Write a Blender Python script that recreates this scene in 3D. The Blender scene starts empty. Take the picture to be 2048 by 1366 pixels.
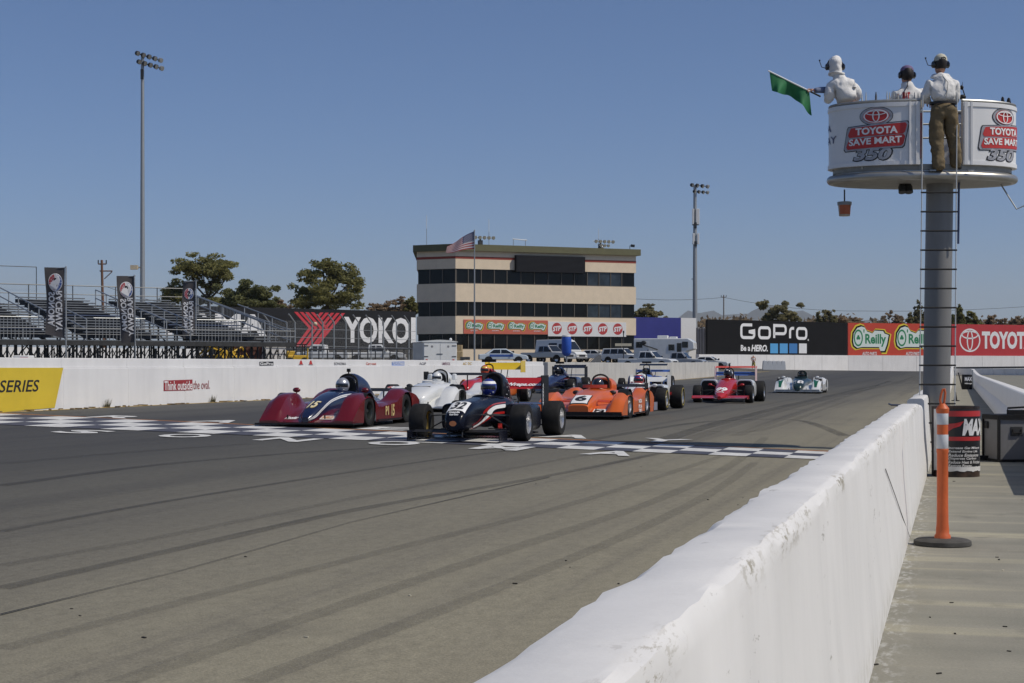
import bpy, bmesh, math, random
from math import sin, cos, pi, atan, sqrt, radians
from mathutils import Vector, Matrix
random.seed(11)
SC = bpy.context.scene
COL = SC.collection

# ------------------------------------------------------------------ camera, sky, sun, exposure
F, CX, HY, VPX, EYE = 3200.0, 1024.0, 735.0, 1915.0, 1.2
TH = atan((VPX - CX) / F)
cd = bpy.data.cameras.new('camera')
cd.sensor_width = 36.0
cd.lens = F / 2048 * 36
cd.shift_y = (HY - 683) / 2048
cd.clip_start = 0.2
cd.clip_end = 60000
cam = bpy.data.objects.new('camera', cd)
COL.objects.link(cam)
cam.location = (0, 0, EYE)
cam.rotation_euler = (pi / 2, 0, TH)
SC.camera = cam

SUN_AZ, SUN_EL = radians(95), radians(51)          # clockwise from +Y
w = bpy.data.worlds.new('World')
SC.world = w
w.use_nodes = True
nt = w.node_tree
sky = nt.nodes.new('ShaderNodeTexSky')
sky.sky_type = 'NISHITA'
sky.sun_disc = False
sky.sun_elevation = SUN_EL
sky.sun_rotation = SUN_AZ
sky.altitude = 0
sky.air_density = 0.66
sky.dust_density = 0.9
sky.ozone_density = 9.5
bg = nt.nodes['Background']
nt.links.new(sky.outputs[0], bg.inputs[0])
bg.inputs[1].default_value = 0.094
sd = bpy.data.lights.new('sun', 'SUN')
sd.energy = 3.25
sd.angle = radians(0.53)
sd.color = (1.0, 0.925, 0.80)
sun = bpy.data.objects.new('sun', sd)
COL.objects.link(sun)
sdir = Vector((sin(SUN_AZ) * cos(SUN_EL), cos(SUN_AZ) * cos(SUN_EL), sin(SUN_EL)))
sun.rotation_euler = sdir.to_track_quat('Z', 'Y').to_euler()
sun.location = sdir * 60
SC.view_settings.view_transform = 'Standard'
SC.view_settings.look = 'None'
SC.view_settings.gamma = 1
SC.view_settings.exposure = 0.0
SC.cycles.max_bounces = 6
SC.cycles.transparent_max_bounces = 24
SC.cycles.volume_bounces = 0

# ------------------------------------------------------------------ places
CT, ST = cos(TH), sin(TH)
def sst(a, b, x):
    t = max(0.0, min(1.0, (x - a) / (b - a)))
    return t * t * (3 - 2 * t)
def lerp(a, b, t): return a + (b - a) * t
def cam2w(xc, zc, z): return Vector((xc * CT - zc * ST, xc * ST + zc * CT, z))
def w2px(p):
    xc = p[0] * CT + p[1] * ST
    zc = -p[0] * ST + p[1] * CT
    return CX + F * xc / zc, HY - F * (p[2] - EYE) / zc, zc
def ray(px):
    k = (px - CX) / F
    return k * CT - ST, k * ST + CT
def at(px, zc, py=None, z=None):
    if z is None: z = EYE + (HY - py) * zc / F
    return cam2w((px - CX) * zc / F, zc, z)
WALLX = -20.05
def H(x, y):
    if x > -0.5: return -0.1
    c = 0.012 * max(0.0, min(24.0, -x - 0.7))
    h = c + 0.66 * sst(95, 200, y) * sst(-0.5, -3, x)
    if x < WALLX - 0.6: h += 1.0 * sst(WALLX - 0.6, WALLX - 24, x)
    return h
def gpt(px, py):
    dx, dy = ray(px)
    def f(zc): return HY + F * (EYE - H(dx * zc, dy * zc)) / zc - py
    a = 3.0
    while f(a * 1.02) > 0 and a < 3000: a *= 1.02
    b = a * 1.02
    for _ in range(40):
        m = (a + b) / 2
        if f(m) > 0: a = m
        else: b = m
    return Vector((dx * a, dy * a, H(dx * a, dy * a)))

# ------------------------------------------------------------------ materials
def lin(c): return tuple((v / 12.92 if v <= 0.04045 else ((v + 0.055) / 1.055) ** 2.4) for v in c)
MATS = {}
def mat(name, col, rough=0.6, metal=0.0, var=0.12, scale=6.0, bump=0.0, bscale=40.0, coat=0.0, spec=0.5, coord='Object', stretch=(1, 1, 1), hi=None, emis=None):
    if name in MATS: return MATS[name]
    m = bpy.data.materials.new(name)
    m.use_nodes = True
    n, l = m.node_tree.nodes, m.node_tree.links
    b = n['Principled BSDF']
    b.inputs['Roughness'].default_value = rough
    b.inputs['Metallic'].default_value = metal
    b.inputs['Coat Weight'].default_value = coat
    b.inputs['Coat Roughness'].default_value = 0.06
    b.inputs['Specular IOR Level'].default_value = spec
    tc = n.new('ShaderNodeTexCoord')
    mp = n.new('ShaderNodeMapping')
    mp.inputs['Scale'].default_value = stretch
    l.new(tc.outputs[coord], mp.inputs[0])
    if var > 0 or hi:
        nz = n.new('ShaderNodeTexNoise')
        nz.inputs['Scale'].default_value = scale
        nz.inputs['Detail'].default_value = 5
        nz.inputs['Roughness'].default_value = 0.62
        l.new(mp.outputs[0], nz.inputs[0])
        r = n.new('ShaderNodeValToRGB')
        r.color_ramp.elements[0].position = 0.3
        r.color_ramp.elements[1].position = 0.72
        lo = tuple(v * (1 - var) for v in col)
        hh = hi or tuple(min(1, v * (1 + var)) for v in col)
        r.color_ramp.elements[0].color = (*lo, 1)
        r.color_ramp.elements[1].color = (*hh, 1)
        l.new(nz.outputs[0], r.inputs[0])
        l.new(r.outputs[0], b.inputs['Base Color'])
    else:
        b.inputs['Base Color'].default_value = (*col, 1)
    if bump > 0:
        nb = n.new('ShaderNodeTexNoise')
        nb.inputs['Scale'].default_value = bscale
        nb.inputs['Detail'].default_value = 4
        l.new(mp.outputs[0], nb.inputs[0])
        bp = n.new('ShaderNodeBump')
        bp.inputs['Strength'].default_value = bump
        bp.inputs['Distance'].default_value = 0.02
        l.new(nb.outputs[0], bp.inputs['Height'])
        l.new(bp.outputs[0], b.inputs['Normal'])
    MATS[name] = m
    return m

def paint(name, col, rough=0.28, coat=0.6, var=0.05): return mat(name, col, rough, 0, var, 3.0, coat=coat)
black = mat('black_matte', (0.012, 0.012, 0.013), 0.6, var=0.3, scale=9, spec=0.25)
blackgloss = mat('black_gloss', (0.008, 0.008, 0.01), 0.2, coat=0.5, var=0.2)
rubber = mat('tyre_rubber', (0.014, 0.0135, 0.013), 0.72, var=0.35, scale=14, bump=0.1, bscale=60, spec=0.3)
alloy = mat('alloy', (0.62, 0.62, 0.62), 0.3, 0.85, var=0.12)
steel = mat('steel', (0.33, 0.34, 0.34), 0.42, 0.7, var=0.18, scale=9)
galv = mat('galvanised', (0.36, 0.375, 0.38), 0.5, 0.55, var=0.15, scale=12)
darksteel = mat('dark_steel', (0.05, 0.052, 0.055), 0.5, 0.4, var=0.2)
white = mat('white_paint', (0.74, 0.74, 0.73), 0.5, var=0.04)
whitegloss = paint('white_gloss', (0.74, 0.75, 0.74), 0.3)
letterwhite = mat('letter_white', (0.78, 0.78, 0.78), 0.55, var=0.03)
letterblack = mat('letter_black', (0.015, 0.015, 0.017), 0.5, var=0.1)
signred = mat('sign_red', (0.50, 0.035, 0.03), 0.5, var=0.06)
carglass = mat('car_glass', (0.012, 0.015, 0.018), 0.08, var=0.0, spec=0.6)
visor = mat('visor_smoke', (0.01, 0.01, 0.012), 0.06, var=0.0, coat=0.5)

# ------------------------------------------------------------------ objects
def link(o, parent=None):
    COL.objects.link(o)
    if parent is not None: o.parent = parent
    return o
def thing(name, label, cat, loc=(0, 0, 0), rz=0.0, group=None, kind=None, scale=None):
    o = bpy.data.objects.new(name, None)
    o.empty_display_size = 0.2
    o.location = loc
    o.rotation_euler = (0, 0, rz)
    if scale: o.scale = (scale,) * 3
    tag(o, label, cat, group, kind)
    return link(o)
def tag(o, label=None, cat=None, group=None, kind=None):
    if label: o['label'] = label
    if cat: o['category'] = cat
    if group: o['group'] = group
    if kind: o['kind'] = kind
    return o

class MB:
    def __init__(s): s.v, s.f, s.mi, s.cur = [], [], [], 0
    def add(s, vs, fs):
        o = len(s.v)
        s.v += [tuple(v) for v in vs]
        for f in fs:
            s.f.append(tuple(i + o for i in f)); s.mi.append(s.cur)
        return s
    def box(s, c, d, rz=0.0, rx=0.0, taper=1.0):
        hx, hy, hz = d[0] / 2, d[1] / 2, d[2] / 2
        M = Matrix.Rotation(rz, 3, 'Z') @ Matrix.Rotation(rx, 3, 'X')
        vs = []
        for z in (-hz, hz):
            k = taper if z > 0 else 1
            for x, y in ((-hx, -hy), (hx, -hy), (hx, hy), (-hx, hy)):
                vs.append(M @ Vector((x * k, y * k, z)) + Vector(c))
        return s.add(vs, [(3, 2, 1, 0), (4, 5, 6, 7), (0, 1, 5, 4), (1, 2, 6, 5), (2, 3, 7, 6), (3, 0, 4, 7)])
    def quad(s, a, b, c, d): return s.add([a, b, c, d], [(0, 1, 2, 3)])
    def prism(s, pts, off):
        n = len(pts); off = Vector(off)
        vs = [Vector(p) for p in pts] + [Vector(p) + off for p in pts]
        return s.add(vs, [tuple(range(n))[::-1], tuple(range(n, 2 * n))] + [(i, (i + 1) % n, n + (i + 1) % n, n + i) for i in range(n)])
    def rings(s, rs, cap=True, closed=True):
        n = len(rs[0])
        vs = [p for r in rs for p in r]
        fs = []
        for k in range(len(rs) - 1):
            for i in range(n if closed else n - 1):
                j = (i + 1) % n
                fs.append((k * n + i, k * n + j, (k + 1) * n + j, (k + 1) * n + i))
        if cap:
            fs.append(tuple(range(n))[::-1]); fs.append(tuple(range((len(rs) - 1) * n, len(rs) * n)))
        return s.add(vs, fs)
    def tube(s, pts, r, n=8, cap=True):
        pts = [Vector(p) for p in pts]
        rr = r if isinstance(r, (list, tuple)) else [r] * len(pts)
        rs = []
        prev = None
        for i, p in enumerate(pts):
            d = (pts[min(i + 1, len(pts) - 1)] - pts[max(i - 1, 0)]).normalized()
            if prev is None:
                u = d.cross(Vector((0, 0, 1)))
                if u.length < 1e-3: u = Vector((1, 0, 0))
                u.normalize()
            else:
                u = prev - d * prev.dot(d)
                if u.length < 1e-4: u = d.cross(Vector((0, 1, 0.1)))
                u.normalize()
            prev = u
            v = d.cross(u)
            rs.append([p + (u * cos(2 * pi * k / n) + v * sin(2 * pi * k / n)) * rr[i] for k in range(n)])
        return s.rings(rs, cap)
    def lathe(s, prof, n=20, axis='Z', c=(0, 0, 0), cap=False):
        rs = []
        for r, h in prof:
            ring = []
            for k in range(n):
                a = 2 * pi * k / n
                if axis == 'Z': p = (r * cos(a), r * sin(a), h)
                elif axis == 'X': p = (h, r * cos(a), r * sin(a))
                else: p = (r * sin(a), h, r * cos(a))
                ring.append(Vector(p) + Vector(c))
            rs.append(ring)
        return s.rings(rs, cap)
    def ball(s, c, r, n=14, m=9, sq=(1, 1, 1)):
        prof = []
        rs = []
        for j in range(m + 1):
            t = pi * j / m
            rs.append([Vector((c[0] + r * sq[0] * max(sin(t), 1e-3) * cos(2 * pi * k / n), c[1] + r * sq[1] * max(sin(t), 1e-3) * sin(2 * pi * k / n), c[2] - r * sq[2] * cos(t))) for k in range(n)])
        return s.rings(rs, True)
    def build(s, name, m, parent=None, smooth=True, angle=35, bevel=0.0):
        me = bpy.data.meshes.new(name)
        me.from_pydata(s.v, [], s.f)
        ms = m if isinstance(m, (list, tuple)) else [m]
        for q in ms: me.materials.append(q)
        if len(ms) > 1: me.polygons.foreach_set('material_index', s.mi)
        if smooth:
            me.polygons.foreach_set('use_smooth', [True] * len(me.polygons))
            me.set_sharp_from_angle(angle=radians(angle))
        me.update()
        o = bpy.data.objects.new(name, me)
        if bevel > 0:
            b = o.modifiers.new('bevel', 'BEVEL'); b.width = bevel; b.segments = 2; b.limit_method = 'ANGLE'; b.angle_limit = radians(40)
        return link(o, parent)

def dup(o, parent=None, loc=None, rz=None):
    c = o.copy()
    link(c, parent)
    if loc is not None: c.location = loc
    if rz is not None: c.rotation_euler = (0, 0, rz)
    return c
def copy_tree(o, parent=None):
    c = o.copy(); link(c, parent)
    if parent is not None: c.matrix_parent_inverse = o.matrix_parent_inverse
    for ch in list(KIDS.get(o.name, o.children)): copy_tree(ch, c)
    return c
KIDS = {}

# text: a flat mesh stretched to w x h about O, along R (reading direction) and U (up)
TXT = {}
def tmesh(s, bold, shear, space=1.0):
    k = (s, bold, shear, space)
    if k not in TXT:
        cu = bpy.data.curves.new('lettering', 'FONT')
        cu.body = s; cu.size = 1; cu.offset = bold; cu.shear = shear; cu.resolution_u = 3; cu.space_character = space
        ob = bpy.data.objects.new('lettering', cu)
        me = ob.to_mesh()
        vs = [v.co.copy() for v in me.vertices]
        fs = [tuple(p.vertices) for p in me.polygons]
        ob.to_mesh_clear(); bpy.data.objects.remove(ob); bpy.data.curves.remove(cu)
        x0, x1 = min(v.x for v in vs), max(v.x for v in vs)
        y0, y1 = min(v.y for v in vs), max(v.y for v in vs)
        TXT[k] = ([((v.x - x0) / (x1 - x0) - 0.5, (v.y - y0) / (y1 - y0) - 0.5) for v in vs], fs)
    return TXT[k]
def text(parent, s, wd, ht, O, R, U, m, bold=0.02, shear=0.0, fn=None, name='lettering', mb=None, space=1.0):
    vs, fs = tmesh(s, bold, shear, space)
    O, R, U = Vector(O), Vector(R).normalized(), Vector(U).normalized()
    if fn: pts = [fn(x * wd, y * ht) for x, y in vs]
    else: pts = [O + R * (x * wd) + U * (y * ht) for x, y in vs]
    t = mb or MB()
    t.add(pts, fs)
    if mb: return mb
    return t.build(name, m, parent, smooth=False)
def decal(parent, name, pts2, O, R, U, m, fn=None, mb=None):
    O, R, U = Vector(O), Vector(R).normalized(), Vector(U).normalized()
    t = mb or MB()
    t.add([fn(x, y) if fn else O + R * x + U * y for x, y in pts2], [tuple(range(len(pts2)))])
    return mb or t.build(name, m, parent, smooth=False)
def ell(rx, ry, n=28, cx=0, cy=0): return [(cx + rx * cos(2 * pi * k / n), cy + ry * sin(2 * pi * k / n)) for k in range(n)]
def ringdecal(parent, name, rx, ry, tx, ty, O, R, U, m, cx=0, cy=0, fn=None, n=32):
    O, R, U = Vector(O), Vector(R).normalized(), Vector(U).normalized()
    t = MB()
    P = []
    for k in range(n):
        a = 2 * pi * k / n
        for q in (1, 0):
            x = cx + (rx - tx * (1 - q)) * cos(a); y = cy + (ry - ty * (1 - q)) * sin(a)
            P.append(fn(x, y) if fn else O + R * x + U * y)
    t.add(P, [(2 * k, 2 * ((k + 1) % n), 2 * ((k + 1) % n) + 1, 2 * k + 1) for k in range(n)])
    return t.build(name, m, parent, smooth=False)
# ------------------------------------------------------------------ surface materials with their own nodes
def nodes(name):
    m = bpy.data.materials.new(name); m.use_nodes = True
    n, l = m.node_tree.nodes, m.node_tree.links
    return m, n, l, n['Principled BSDF']
def nmath(n, l, op, a, b=None, clamp=False):
    q = n.new('ShaderNodeMath'); q.operation = op; q.use_clamp = clamp
    for i, v in enumerate((a, b)):
        if v is None: continue
        if isinstance(v, (int, float)): q.inputs[i].default_value = v
        else: l.new(v, q.inputs[i])
    return q.outputs[0]
def nnoise(n, l, co, scale, detail=4, stretch=(1, 1, 1), rough=0.6):
    mp = n.new('ShaderNodeMapping'); mp.inputs['Scale'].default_value = stretch
    l.new(co, mp.inputs[0])
    z = n.new('ShaderNodeTexNoise'); z.inputs['Scale'].default_value = scale; z.inputs['Detail'].default_value = detail; z.inputs['Roughness'].default_value = rough
    l.new(mp.outputs[0], z.inputs[0])
    return z.outputs[0]
def nramp(n, l, v, stops):
    r = n.new('ShaderNodeValToRGB')
    e = r.color_ramp.elements
    while len(e) < len(stops): e.new(0.5)
    for k, (p, c) in enumerate(stops):
        e[k].position = p
        e[k].color = (*c, 1) if isinstance(c, tuple) else (c, c, c, 1)
    l.new(v, r.inputs[0])
    return r.outputs[0]
def nmix(n, l, f, a, b, mode='MIX'):
    q = n.new('ShaderNodeMix'); q.data_type = 'RGBA'; q.blend_type = mode
    if isinstance(f, (int, float)): q.inputs[0].default_value = f
    else: l.new(f, q.inputs[0])
    for i, v in ((6, a), (7, b)):
        if isinstance(v, tuple): q.inputs[i].default_value = (*v, 1)
        else: l.new(v, q.inputs[i])
    return q.outputs[2]
def nbump(n, l, b, v, strength, dist=0.01):
    bp = n.new('ShaderNodeBump'); bp.inputs['Strength'].default_value = strength; bp.inputs['Distance'].default_value = dist
    l.new(v, bp.inputs['Height']); l.new(bp.outputs[0], b.inputs['Normal'])

def asphalt_mat():
    m, n, l, b = nodes('track_asphalt')
    g = n.new('ShaderNodeTexCoord').outputs['Object']
    s = n.new('ShaderNodeSeparateXYZ'); l.new(g, s.inputs[0])
    wob = nnoise(n, l, g, 0.11, 3, (1, 0.25, 1))
    x = nmath(n, l, 'ADD', s.outputs[0], nmath(n, l, 'MULTIPLY', nmath(n, l, 'SUBTRACT', wob, 0.5), 3.0))
    # rubbered-in groove drifts to the right farther down the straight
    drift = nmath(n, l, 'MULTIPLY', nmath(n, l, 'SUBTRACT', s.outputs[1], 30.0), 0.030)
    xn = nmath(n, l, 'DIVIDE', nmath(n, l, 'ADD', nmath(n, l, 'SUBTRACT', x, drift), 22.0), 22.0, True)
    old = (0.225, 0.208, 0.158)
    lane = nramp(n, l, xn, [(0.0, (0.115, 0.113, 0.104)), (0.16, (0.095, 0.094, 0.089)), (0.34, (0.066, 0.066, 0.067)), (0.55, (0.072, 0.071, 0.068)), (0.70, (0.105, 0.101, 0.088)), (0.79, (0.150, 0.141, 0.116)), (0.88, old), (1.0, (0.275, 0.252, 0.188))])
    st = nnoise(n, l, g, 1.0, 5, (1.7, 0.018, 1), 0.65)
    stk = nramp(n, l, st, [(0.34, (0.70, 0.70, 0.74)), (0.48, (0.97, 0.97, 0.97)), (0.68, (1.07, 1.07, 1.05))])
    c = nmix(n, l, 0.85, lane, stk, 'MULTIPLY')
    pt = nramp(n, l, nnoise(n, l, g, 0.35, 5, (1, 0.35, 1)), [(0.3, (0.86, 0.86, 0.87)), (0.7, (1.1, 1.1, 1.07))])
    c = nmix(n, l, 0.8, c, pt, 'MULTIPLY')
    gr = nnoise(n, l, g, 85, 2)
    c = nmix(n, l, 0.75, c, nramp(n, l, gr, [(0.30, 0.72), (0.5, 0.98), (0.72, 1.27)]), 'MULTIPLY')
    md = nnoise(n, l, g, 17, 4, (1, 0.55, 1), 0.7)
    c = nmix(n, l, 0.8, c, nramp(n, l, md, [(0.28, 0.80), (0.5, 1.0), (0.74, 1.16)]), 'MULTIPLY')
    st2 = nramp(n, l, nnoise(n, l, g, 0.55, 4), [(0.58, 0.0), (0.75, 0.35)])
    c = nmix(n, l, st2, c, (0.075, 0.072, 0.064))
    v = n.new('ShaderNodeTexVoronoi'); v.inputs['Scale'].default_value = 7.0; l.new(g, v.inputs[0])
    speck = nramp(n, l, v.outputs['Distance'], [(0.035, 1.0), (0.06, 0.0)])
    pick = nramp(n, l, nnoise(n, l, g, 3.1, 1), [(0.60, 0.0), (0.66, 0.6)])
    c = nmix(n, l, nmath(n, l, 'MULTIPLY', speck, pick), c, (0.33, 0.32, 0.28))
    l.new(c, b.inputs['Base Color'])
    b.inputs['Roughness'].default_value = 0.86
    b.inputs['Specular IOR Level'].default_value = 0.28
    nbump(n, l, b, gr, 0.5, 0.006)
    return m
def ground_mat():
    m, n, l, b = nodes('dry_ground')
    g = n.new('ShaderNodeTexCoord').outputs['Object']
    c = nramp(n, l, nnoise(n, l, g, 0.08, 6), [(0.3, (0.10, 0.095, 0.078)), (0.55, (0.15, 0.135, 0.10)), (0.75, (0.19, 0.165, 0.11))])
    c = nmix(n, l, 0.5, c, nramp(n, l, nnoise(n, l, g, 14, 3), [(0.3, 0.75), (0.7, 1.2)]), 'MULTIPLY')
    l.new(c, b.inputs['Base Color']); b.inputs['Roughness'].default_value = 0.95
    return m
def concrete_walk_mat():
    m, n, l, b = nodes('walkway_concrete')
    g = n.new('ShaderNodeTexCoord').outputs['Object']
    band = nnoise(n, l, g, 1.0, 4, (0.12, 1.9, 1), 0.55)  # light and shade bands across the walkway, painted into the concrete colour
    c = nramp(n, l, band, [(0.36, (0.205, 0.198, 0.162)), (0.54, (0.245, 0.233, 0.19)), (0.64, (0.33, 0.308, 0.228)), (0.76, (0.40, 0.37, 0.265))])
    c = nmix(n, l, 0.7, c, nramp(n, l, nnoise(n, l, g, 2.2, 6, (1, 0.5, 1)), [(0.3, 0.84), (0.7, 1.13)]), 'MULTIPLY')
    c = nmix(n, l, 0.5, c, nramp(n, l, nnoise(n, l, g, 70, 2), [(0.3, 0.75), (0.7, 1.2)]), 'MULTIPLY')
    s = n.new('ShaderNodeSeparateXYZ'); l.new(g, s.inputs[0])
    oil = nramp(n, l, nnoise(n, l, g, 1.7, 4), [(0.60, 0.0), (0.72, 0.55)])
    c = nmix(n, l, oil, c, (0.10, 0.095, 0.08))
    # overspray of white paint along the foot of the wall
    sp = nmath(n, l, 'MULTIPLY', nmath(n, l, 'SUBTRACT', -0.20, s.outputs[0]), 9.0, True)
    spn = nramp(n, l, nnoise(n, l, g, 22, 3, (1, 0.4, 1)), [(0.50, 0.0), (0.66, 0.45)])
    c = nmix(n, l, nmath(n, l, 'MULTIPLY', sp, spn), c, (0.55, 0.55, 0.53))
    l.new(c, b.inputs['Base Color']); b.inputs['Roughness'].default_value = 0.9
    nbump(n, l, b, nnoise(n, l, g, 60, 3), 0.35, 0.006)
    return m
def wallpaint_mat():
    m, n, l, b = nodes('thick_white_wall_paint')
    g = n.new('ShaderNodeTexCoord').outputs['Object']
    s = n.new('ShaderNodeSeparateXYZ'); l.new(g, s.inputs[0])
    c = nramp(n, l, nnoise(n, l, g, 2.4, 6, (1, 1, 0.35), 0.65), [(0.28, (0.66, 0.652, 0.635)), (0.5, (0.715, 0.705, 0.685)), (0.72, (0.75, 0.74, 0.72))])
    drip = nramp(n, l, nnoise(n, l, g, 9, 4, (1, 1, 0.12)), [(0.34, 0.975), (0.5, 1.0)])
    c = nmix(n, l, 0.6, c, drip, 'MULTIPLY')
    # chips where the paint is knocked off the top inner edge
    ez = nmath(n, l, 'MULTIPLY', nmath(n, l, 'SUBTRACT', s.outputs[2], 0.735), 26.0, True)
    ex = nmath(n, l, 'MULTIPLY', nmath(n, l, 'ADD', s.outputs[0], 0.450), 26.0, True)
    cl = nramp(n, l, nnoise(n, l, g, 1.1, 3), [(0.49, 0.0), (0.60, 1.0)])
    fine = nramp(n, l, nnoise(n, l, g, 38, 5, (1.4, 0.35, 1), 0.75), [(0.515, 0.0), (0.58, 0.9)])
    chip = nmath(n, l, 'MULTIPLY', nmath(n, l, 'MULTIPLY', nmath(n, l, 'MULTIPLY', ez, ex), cl), fine)
    c = nmix(n, l, chip, c, (0.28, 0.25, 0.18))
    scr = nramp(n, l, nnoise(n, l, g, 7, 5, (1, 0.55, 2.2), 0.75), [(0.625, 0.0), (0.66, 0.8)])
    scr2 = nramp(n, l, nnoise(n, l, g, 1.3, 2), [(0.5, 0.0), (0.62, 1.0)])
    c = nmix(n, l, nmath(n, l, 'MULTIPLY', scr, scr2), c, (0.27, 0.25, 0.22))
    low = nmath(n, l, 'MULTIPLY', nmath(n, l, 'SUBTRACT', 0.10, s.outputs[2]), 4.0, True)
    dirt = nramp(n, l, nnoise(n, l, g, 12, 5), [(0.42, 0.0), (0.62, 0.8)])
    c = nmix(n, l, nmath(n, l, 'MULTIPLY', low, dirt), c, (0.42, 0.40, 0.34))
    l.new(c, b.inputs['Base Color']); b.inputs['Roughness'].default_value = 0.6
    nbump(n, l, b, nnoise(n, l, g, 24, 6, (1, 1, 0.6)), 0.14, 0.010)
    return m
def oldwall_mat(name, lo, hi, stain=0.75):
    m, n, l, b = nodes(name)
    g = n.new('ShaderNodeTexCoord').outputs['Object']
    c = nramp(n, l, nnoise(n, l, g, 0.6, 6, (1, 1, 1)), [(0.3, lo), (0.7, hi)])
    c = nmix(n, l, 0.5, c, nramp(n, l, nnoise(n, l, g, 3, 5, (1, 1, 0.15)), [(0.3, stain), (0.55, 1.0)]), 'MULTIPLY')
    l.new(c, b.inputs['Base Color']); b.inputs['Roughness'].default_value = 0.75
    nbump(n, l, b, nnoise(n, l, g, 30, 4), 0.2, 0.01)
    return m
asphalt = asphalt_mat(); groundm = ground_mat(); walkm = concrete_walk_mat(); wallwhite = wallpaint_mat()
wallleft = oldwall_mat('left_wall_paint', (0.66, 0.66, 0.665), (0.745, 0.745, 0.745), 0.88)
wallgrey = oldwall_mat('bare_concrete', (0.44, 0.43, 0.41), (0.54, 0.53, 0.50))
wallfar = oldwall_mat('far_wall_paint', (0.70, 0.69, 0.68), (0.78, 0.77, 0.76), 0.85)
linewhite = mat('road_white', (0.60, 0.60, 0.585), 0.8, var=0.24, scale=4)
linenavy = mat('road_navy', (0.062, 0.065, 0.088), 0.8, var=0.4, scale=5)
lineorange = mat('road_orange', (0.36, 0.15, 0.045), 0.8, var=0.3, scale=3)
lineyellow = mat('road_yellow', (0.50, 0.34, 0.09), 0.8, var=0.25, scale=3)

def H(x, y):
    p = -0.1 + 0.76 * sst(100, 205, y)
    if x > -0.5: return p
    c = 0.012 * max(0.0, min(24.0, -x - 0.7)) * (1 - sst(205, 260, y))
    h = lerp(c + 0.66 * sst(95, 205, y), p, sst(-0.6, -0.5, x))
    if x < WALLX - 0.6: h += 1.0 * sst(WALLX - 0.6, WALLX - 24, x) * (1 - sst(600, 2000, abs(x) + abs(y)))
    return h
def sheet(name, xs, ys, dz, m, xf=None):
    t = MB(); vs = []
    for y in ys:
        for x in xs:
            X = xf(x, y) if xf else x
            vs.append((X, y, H(X, y) + dz))
    n = len(xs)
    t.add(vs, [(j * n + i, j * n + i + 1, (j + 1) * n + i + 1, (j + 1) * n + i) for j in range(len(ys) - 1) for i in range(n - 1)])
    o = t.build(name, m, None, True, 30)
    o['kind'] = 'structure'
    return o
GX = [-15000, -7000, -3000, -1200, -500, -220, -120, -90, -70, -60, -54, -50] + [-48 + 1.5 * k for k in range(18)] + [-20.65] + [-20 + k for k in range(20)] + [-0.6, -0.55, -0.5, -0.2, 1, 4, 12, 40, 120, 500, 2000, 7000, 15000]
GY = [-2000, -300, -60] + [-20 + 5 * k for k in range(58)] + [300, 400, 700, 1500, 4000, 9000, 16000]
sheet('ground', GX, GY, -0.008, groundm)
def trackx(u, y):
    xl = -19.98 if y < 181 else -19.98 - 2.6 * (y - 181)
    return lerp(xl, -0.61, u)
sheet('racetrack', [k / 40 for k in range(41)], [-25 + 4 * k for k in range(60)], 0.0, asphalt, trackx)
sheet('walkway', [-0.45, 0.0, 0.5, 1.12], [-20 + 5 * k for k in range(37)], 0.0, walkm)
pitm = oldwall_mat('pit_lane_asphalt', (0.18, 0.172, 0.138), (0.24, 0.228, 0.182))
sheet('pit_road', [1.16, 3, 6, 12, 25, 45], [-20 + 5 * k for k in range(41)], 0.0, pitm)

def strip(name, pts, wd, m, dz=0.006, vary=0.0, kind='structure'):
    t = MB(); L = []
    pts = [Vector(p) for p in pts]
    for i, p in enumerate(pts):
        d = (pts[min(i + 1, len(pts) - 1)] - pts[max(i - 1, 0)]); d.z = 0; d.normalize()
        nrm = Vector((d.y, -d.x, 0)); q = wd * (1 + random.uniform(-vary, vary)) / 2
        for s_ in (-1, 1):
            v = p + nrm * q * s_; L.append((v.x, v.y, H(v.x, v.y) + dz))
    t.add(L, [(2 * i, 2 * i + 1, 2 * i + 3, 2 * i + 2) for i in range(len(pts) - 1)])
    o = t.build(name, m, None, False)
    if kind: o['kind'] = kind
    return o
strip('yellow_edge_line', [(-19.80, y, 0) for y in range(-20, 180, 4)], 0.16, lineyellow, vary=0.12)
strip('white_edge_line', [(lerp(-60, -14, k / 12), lerp(196, 203, k / 12), 0) for k in range(13)] + [(lerp(-13, -1.5, k / 6), 203.5 + k * .4, 0) for k in range(7)], 0.30, linewhite)

# skid marks: worn rubber, see-through at the edges
def skid_mat(name, strength):
    m, n, l, b = nodes(name)
    g = n.new('ShaderNodeTexCoord').outputs['Object']
    b.inputs['Base Color'].default_value = (0.035, 0.034, 0.036, 1); b.inputs['Roughness'].default_value = 0.8
    a = nnoise(n, l, g, 2.0, 6, (2.5, 0.15, 1), 0.7)
    f = nnoise(n, l, g, 60, 3)
    al = nmath(n, l, 'MULTIPLY', nramp(n, l, a, [(0.30, 0.15), (0.62, strength)]), nramp(n, l, f, [(0.35, 0.55), (0.6, 1.0)]))
    l.new(al, b.inputs['Alpha'])
    return m
skid1, skid2 = skid_mat('skid_rubber', 0.40), skid_mat('skid_rubber_faint', 0.15)
def skid(pxs, wd, m):
    P = [gpt(*p) for p in pxs]
    out = []
    for i in range(len(P) - 1):
        for k in range(8): out.append(P[i].lerp(P[i + 1], k / 8))
    out.append(P[-1])
    # smooth the corners
    for _ in range(10): out = [out[0]] + [(out[i - 1] + out[i] * 2 + out[i + 1]) / 4 for i in range(1, len(out) - 1)] + [out[-1]]
    strip('skid_mark', out, wd, m, 0.004, 0.1)
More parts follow.
